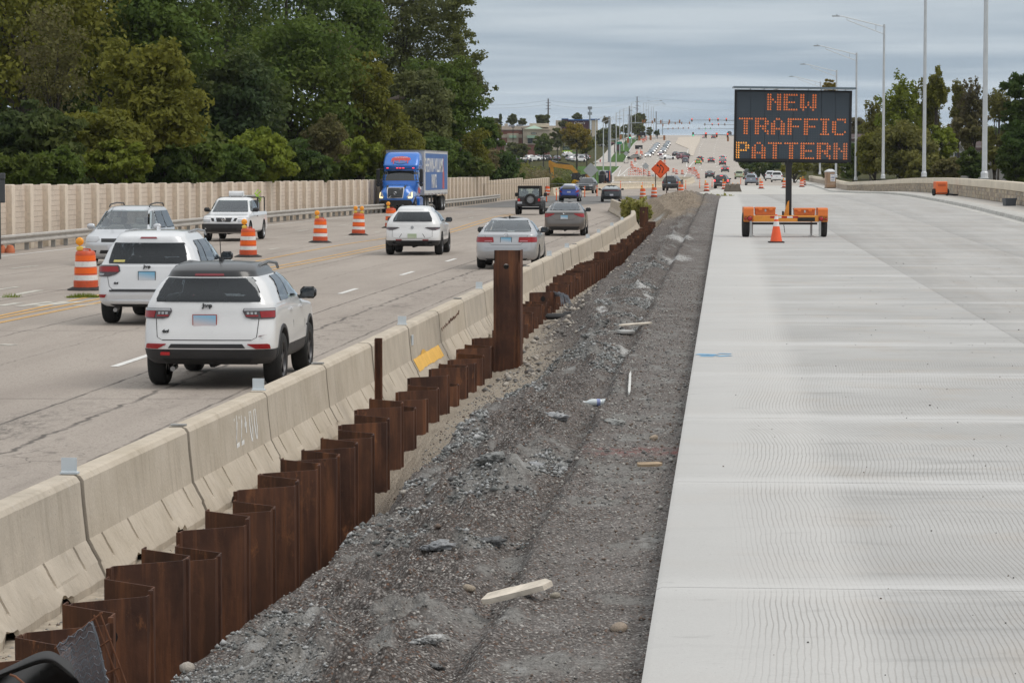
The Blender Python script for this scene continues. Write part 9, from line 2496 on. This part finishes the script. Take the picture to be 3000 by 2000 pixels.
for a in (
 (1637, 533, 22, 12, 345, 'bright', 'yellow-green bush left of the excavator', dict(n=1200, k=24, leaf=.2, trunk=False, name='shrub', cat='shrub')),
 (1684, 534, 8, 8, 342, 'goldenrod', 'bright golden bush at the foot of the excavator', dict(n=500, k=14, leaf=.14, trunk=False, name='shrub', cat='shrub')),
 (1690, 400, 46, 44, 690, 'yellow', 'yellowing tree between the shops and the lamp posts', dict(n=4200, k=60, leaf=.42)),
 (1720, 425, 28, 30, 700, 'olive', 'lower right part tree beside the yellowing one', dict(n=1800, k=36, leaf=.42)),
 (1592, 425, 30, 36, 690, 'mid', 'dark conifer-like tree before the shops', dict(n=3000, k=50, leaf=.4)),
 (1522, 440, 34, 22, 660, 'grey', 'dark round tree left of the conifer-like one', dict(n=2600, k=44, leaf=.4)),
 (1500, 436, 20, 24, 665, 'grey', 'small dark tree in front of the shop bay', dict(n=1600, k=30, leaf=.4)),
 (1632, 405, 22, 34, 720, 'grey', 'green tree at the right end of the shops', dict(n=2000, k=40, leaf=.42)),
 (1422, 395, 26, 30, 560, 'grey', 'green tree left of the brick wall', dict(n=2200, k=40, leaf=.38)),
 (1452, 385, 20, 26, 640, 'olive', 'olive tree behind the low brick building', dict(n=1500, k=30, leaf=.4)),
 (1448, 360, 16, 16, 930, 'grey', 'distant tree left of the dark spire-shaped conifer', dict(n=900, k=24, leaf=.5)),
 (1466, 350, 8, 22, 930, 'dark', 'dark spire-shaped conifer on the skyline', dict(n=1100, k=30, leaf=.45, shape='cone', shell=.2)),
 (1500, 352, 18, 18, 930, 'grey', 'greyish tree on the skyline above the shops', dict(n=1400, k=30, leaf=.5)),
 (1530, 358, 14, 12, 930, 'grey', 'low tree on the skyline above the brick wall', dict(n=800, k=20, leaf=.5)),
 (1590, 350, 24, 18, 940, 'grey', 'dark paired tree on the skyline beside the utility pole', dict(n=1700, k=34, leaf=.5)),
 (1651, 362, 16, 12, 930, 'grey', 'low round tree before the restaurant', dict(n=800, k=20, leaf=.5)),
 (1692, 342, 18, 11, 1040, 'grey', 'round dark tree above the restaurant roof', dict(n=1100, k=26, leaf=.5)),
 (1768, 400, 30, 28, 820, 'grey', 'dark tree behind the nearest lamp posts', dict(n=2200, k=40, leaf=.5)),
 (1800, 385, 22, 24, 930, 'grey', 'dark tree behind the middle lamp posts', dict(n=1600, k=34, leaf=.5)),
 (1776, 352, 12, 12, 1000, 'heath', 'bare greyish tree right of the restaurant', dict(n=350, k=24, leaf=.5)),
 (1871, 350, 26, 22, 1180, 'grey', 'large dark tree at the crest behind the utility pole', dict(n=2400, k=44, leaf=.6)),
 (1868, 378, 24, 20, 1150, 'grey', 'dark lower tree at the crest', dict(n=2000, k=40, leaf=.6)),
 (1850, 372, 14, 18, 1100, 'grey', 'narrow dark tree left of the crest tree', dict(n=1100, k=28, leaf=.55)),
 (1832, 378, 12, 16, 1080, 'grey', 'small dark tree beside the signal pole', dict(n=900, k=24, leaf=.55)),
 (1903, 385, 10, 14, 1180, 'grey', 'small tree at the crest beside the far boards', dict(n=700, k=20, leaf=.6)),
 (1925, 388, 10, 9, 1200, 'blue', 'small bluish tree at the crest', dict(n=500, k=18, leaf=.6)),
 # right side
 (2635, 330, 75, 115, 285, 'bright', 'light green poplar with loose crown right of the third lamp post', dict(n=3800, k=120, leaf=.25, cl=.16, lump=.6, shell=.15, flat=1.5)),
 (2565, 365, 42, 95, 300, 'right', 'thin tree behind the third lamp post', dict(n=1500, k=60, leaf=.24, cl=.2, lump=.7, shell=.2, flat=1.6)),
 (2745, 265, 40, 70, 290, 'olive', 'tall pointed poplar left of the last gap of sky', dict(n=1900, k=60, leaf=.24, cl=.2, lump=.5, shell=.15, flat=1.8)),
 (2715, 335, 50, 125, 292, 'right', 'slender olive poplar beside the second lamp post', dict(n=2800, k=90, leaf=.24, cl=.2, shell=.15, flat=1.7)),
 (2650, 440, 105, 95, 280, 'right', 'broad olive tree mass below the poplar', dict(n=6500, k=80, leaf=.27)),
 (2560, 450, 70, 70, 290, 'olive', 'green shrubs right of the message board', dict(n=3600, k=56, leaf=.27)),
 (2755, 440, 55, 90, 285, 'bright', 'yellow-green tree left of the pale house', dict(n=3200, k=50, leaf=.27)),
 (2850, 300, 45, 75, 300, 'brown', 'brownish thin poplar left of the nearest lamp post', dict(n=1900, k=80, leaf=.22, cl=.18, lump=.6, shell=.15, flat=1.8)),
 (2810, 300, 34, 80, 305, 'right', 'thin olive poplar above the pale house', dict(n=1700, k=70, leaf=.22, cl=.2, lump=.6, shell=.15, flat=1.8)),
 (2925, 310, 45, 60, 310, 'right', 'pale grey-green poplar right of the nearest lamp post', dict(n=1900, k=70, leaf=.22, cl=.2, lump=.6, shell=.15, flat=1.8)),
 (2840, 380, 60, 60, 300, 'heath', 'dull brown brush above the house roofs', dict(n=2000, k=44, leaf=.25)),
 (2990, 330, 60, 130, 240, 'dark', 'dark tree cut off by the right edge', dict(n=4600, k=70, leaf=.25, lump=.6)),
 (2985, 460, 70, 110, 215, 'dark', 'dark bushy tree at the right edge above the tub', dict(n=6000, k=70, leaf=.25)),
 (2920, 440, 48, 75, 240, 'right', 'yellowish bush between the houses and the right edge', dict(n=3000, k=50, leaf=.24)),
 (2850, 480, 42, 50, 245, 'dark', 'dark bush below the pale house', dict(n=3000, k=44, leaf=.24)),
 (2780, 500, 50, 45, 250, 'heath', 'brownish bush behind the orange cabinet', dict(n=2200, k=40, leaf=.23)),
 (2700, 500, 60, 40, 255, 'right', 'low olive bush behind the parapet', dict(n=2600, k=44, leaf=.24)),
 (2500, 470, 45, 60, 330, 'dark', 'dark shrub behind the fourth lamp post', dict(n=2500, k=44, leaf=.28)),
 (2510, 380, 34, 40, 520, 'brown', 'reddish brown tree on the distant hill', dict(n=1300, k=36, leaf=.4)),
 (2550, 385, 40, 36, 500, 'olive', 'green tree on the distant hill', dict(n=1500, k=36, leaf=.4)),
 (2430, 255, 26, 22, 420, 'yellow', 'yellow treetop just above the message board', dict(n=900, k=30, leaf=.3, lump=.7)),
 (2430, 330, 40, 60, 420, 'right', 'tree hidden behind the message board', dict(n=1800, k=40, leaf=.35)),
 (2420, 490, 60, 30, 420, 'right', 'bushes beyond the parapet behind the toilet', dict(n=2400, k=40, leaf=.3)),
 (2330, 490, 60, 26, 470, 'olive', 'bushes seen below the message board', dict(n=2200, k=40, leaf=.35)),
 (2240, 488, 55, 30, 560, 'dark', 'dark trees seen below the left half of the board', dict(n=2400, k=44, leaf=.4)),
 (2190, 470, 30, 36, 640, 'dark', 'dark trees at the left edge of the board', dict(n=1600, k=36, leaf=.45))):
 kw = dict(a[7]); tree(*a[:6], a[6], **kw)
# far wooded skyline to the right: one mass
for i, (px, py, Y, w_, kind) in enumerate(((2600, 430, 620, 160, 'mid'), (2800, 425, 620, 160, 'right'), (2960, 420, 600, 120, 'dark'), (2450, 430, 700, 120, 'mid'))):
 rs = np.random.RandomState(300 + i); c = at(px, py, Y); s_ = 8750 / Y
 C = crown_pts(0, 0, 0, w_ / s_, 8, 55 / s_, 110, rs, .3, .2)
 o = obj('far_wood', leaves('far_wood', C, np.full(110, 2.2), 6500, .6, LEAF[kind], 300 + i), loc=c); tag(o, 'far-off wood along the right skyline', kind='stuff')
# ---- thin haze over the valley
hz = MB().box(-3200, 3200, -70, 6600, -20, 75).mesh('haze', [])
hm_ = bpy.data.materials.new('haze_air'); hm_.use_nodes = True
for n_ in list(hm_.node_tree.nodes):
 if n_.type != 'OUTPUT_MATERIAL': hm_.node_tree.nodes.remove(n_)
pv = hm_.node_tree.nodes.new('ShaderNodeVolumePrincipled')
pv.inputs['Color'].default_value = (.86, .92, 1, 1); pv.inputs['Density'].default_value = .00006; pv.inputs['Anisotropy'].default_value = .2
hm_.node_tree.links.new(pv.outputs[0], [n_ for n_ in hm_.node_tree.nodes if n_.type == 'OUTPUT_MATERIAL'][0].inputs['Volume'])
hz.materials.append(hm_)
tag(obj('haze', hz), 'thin pale haze in the air', kind='stuff')
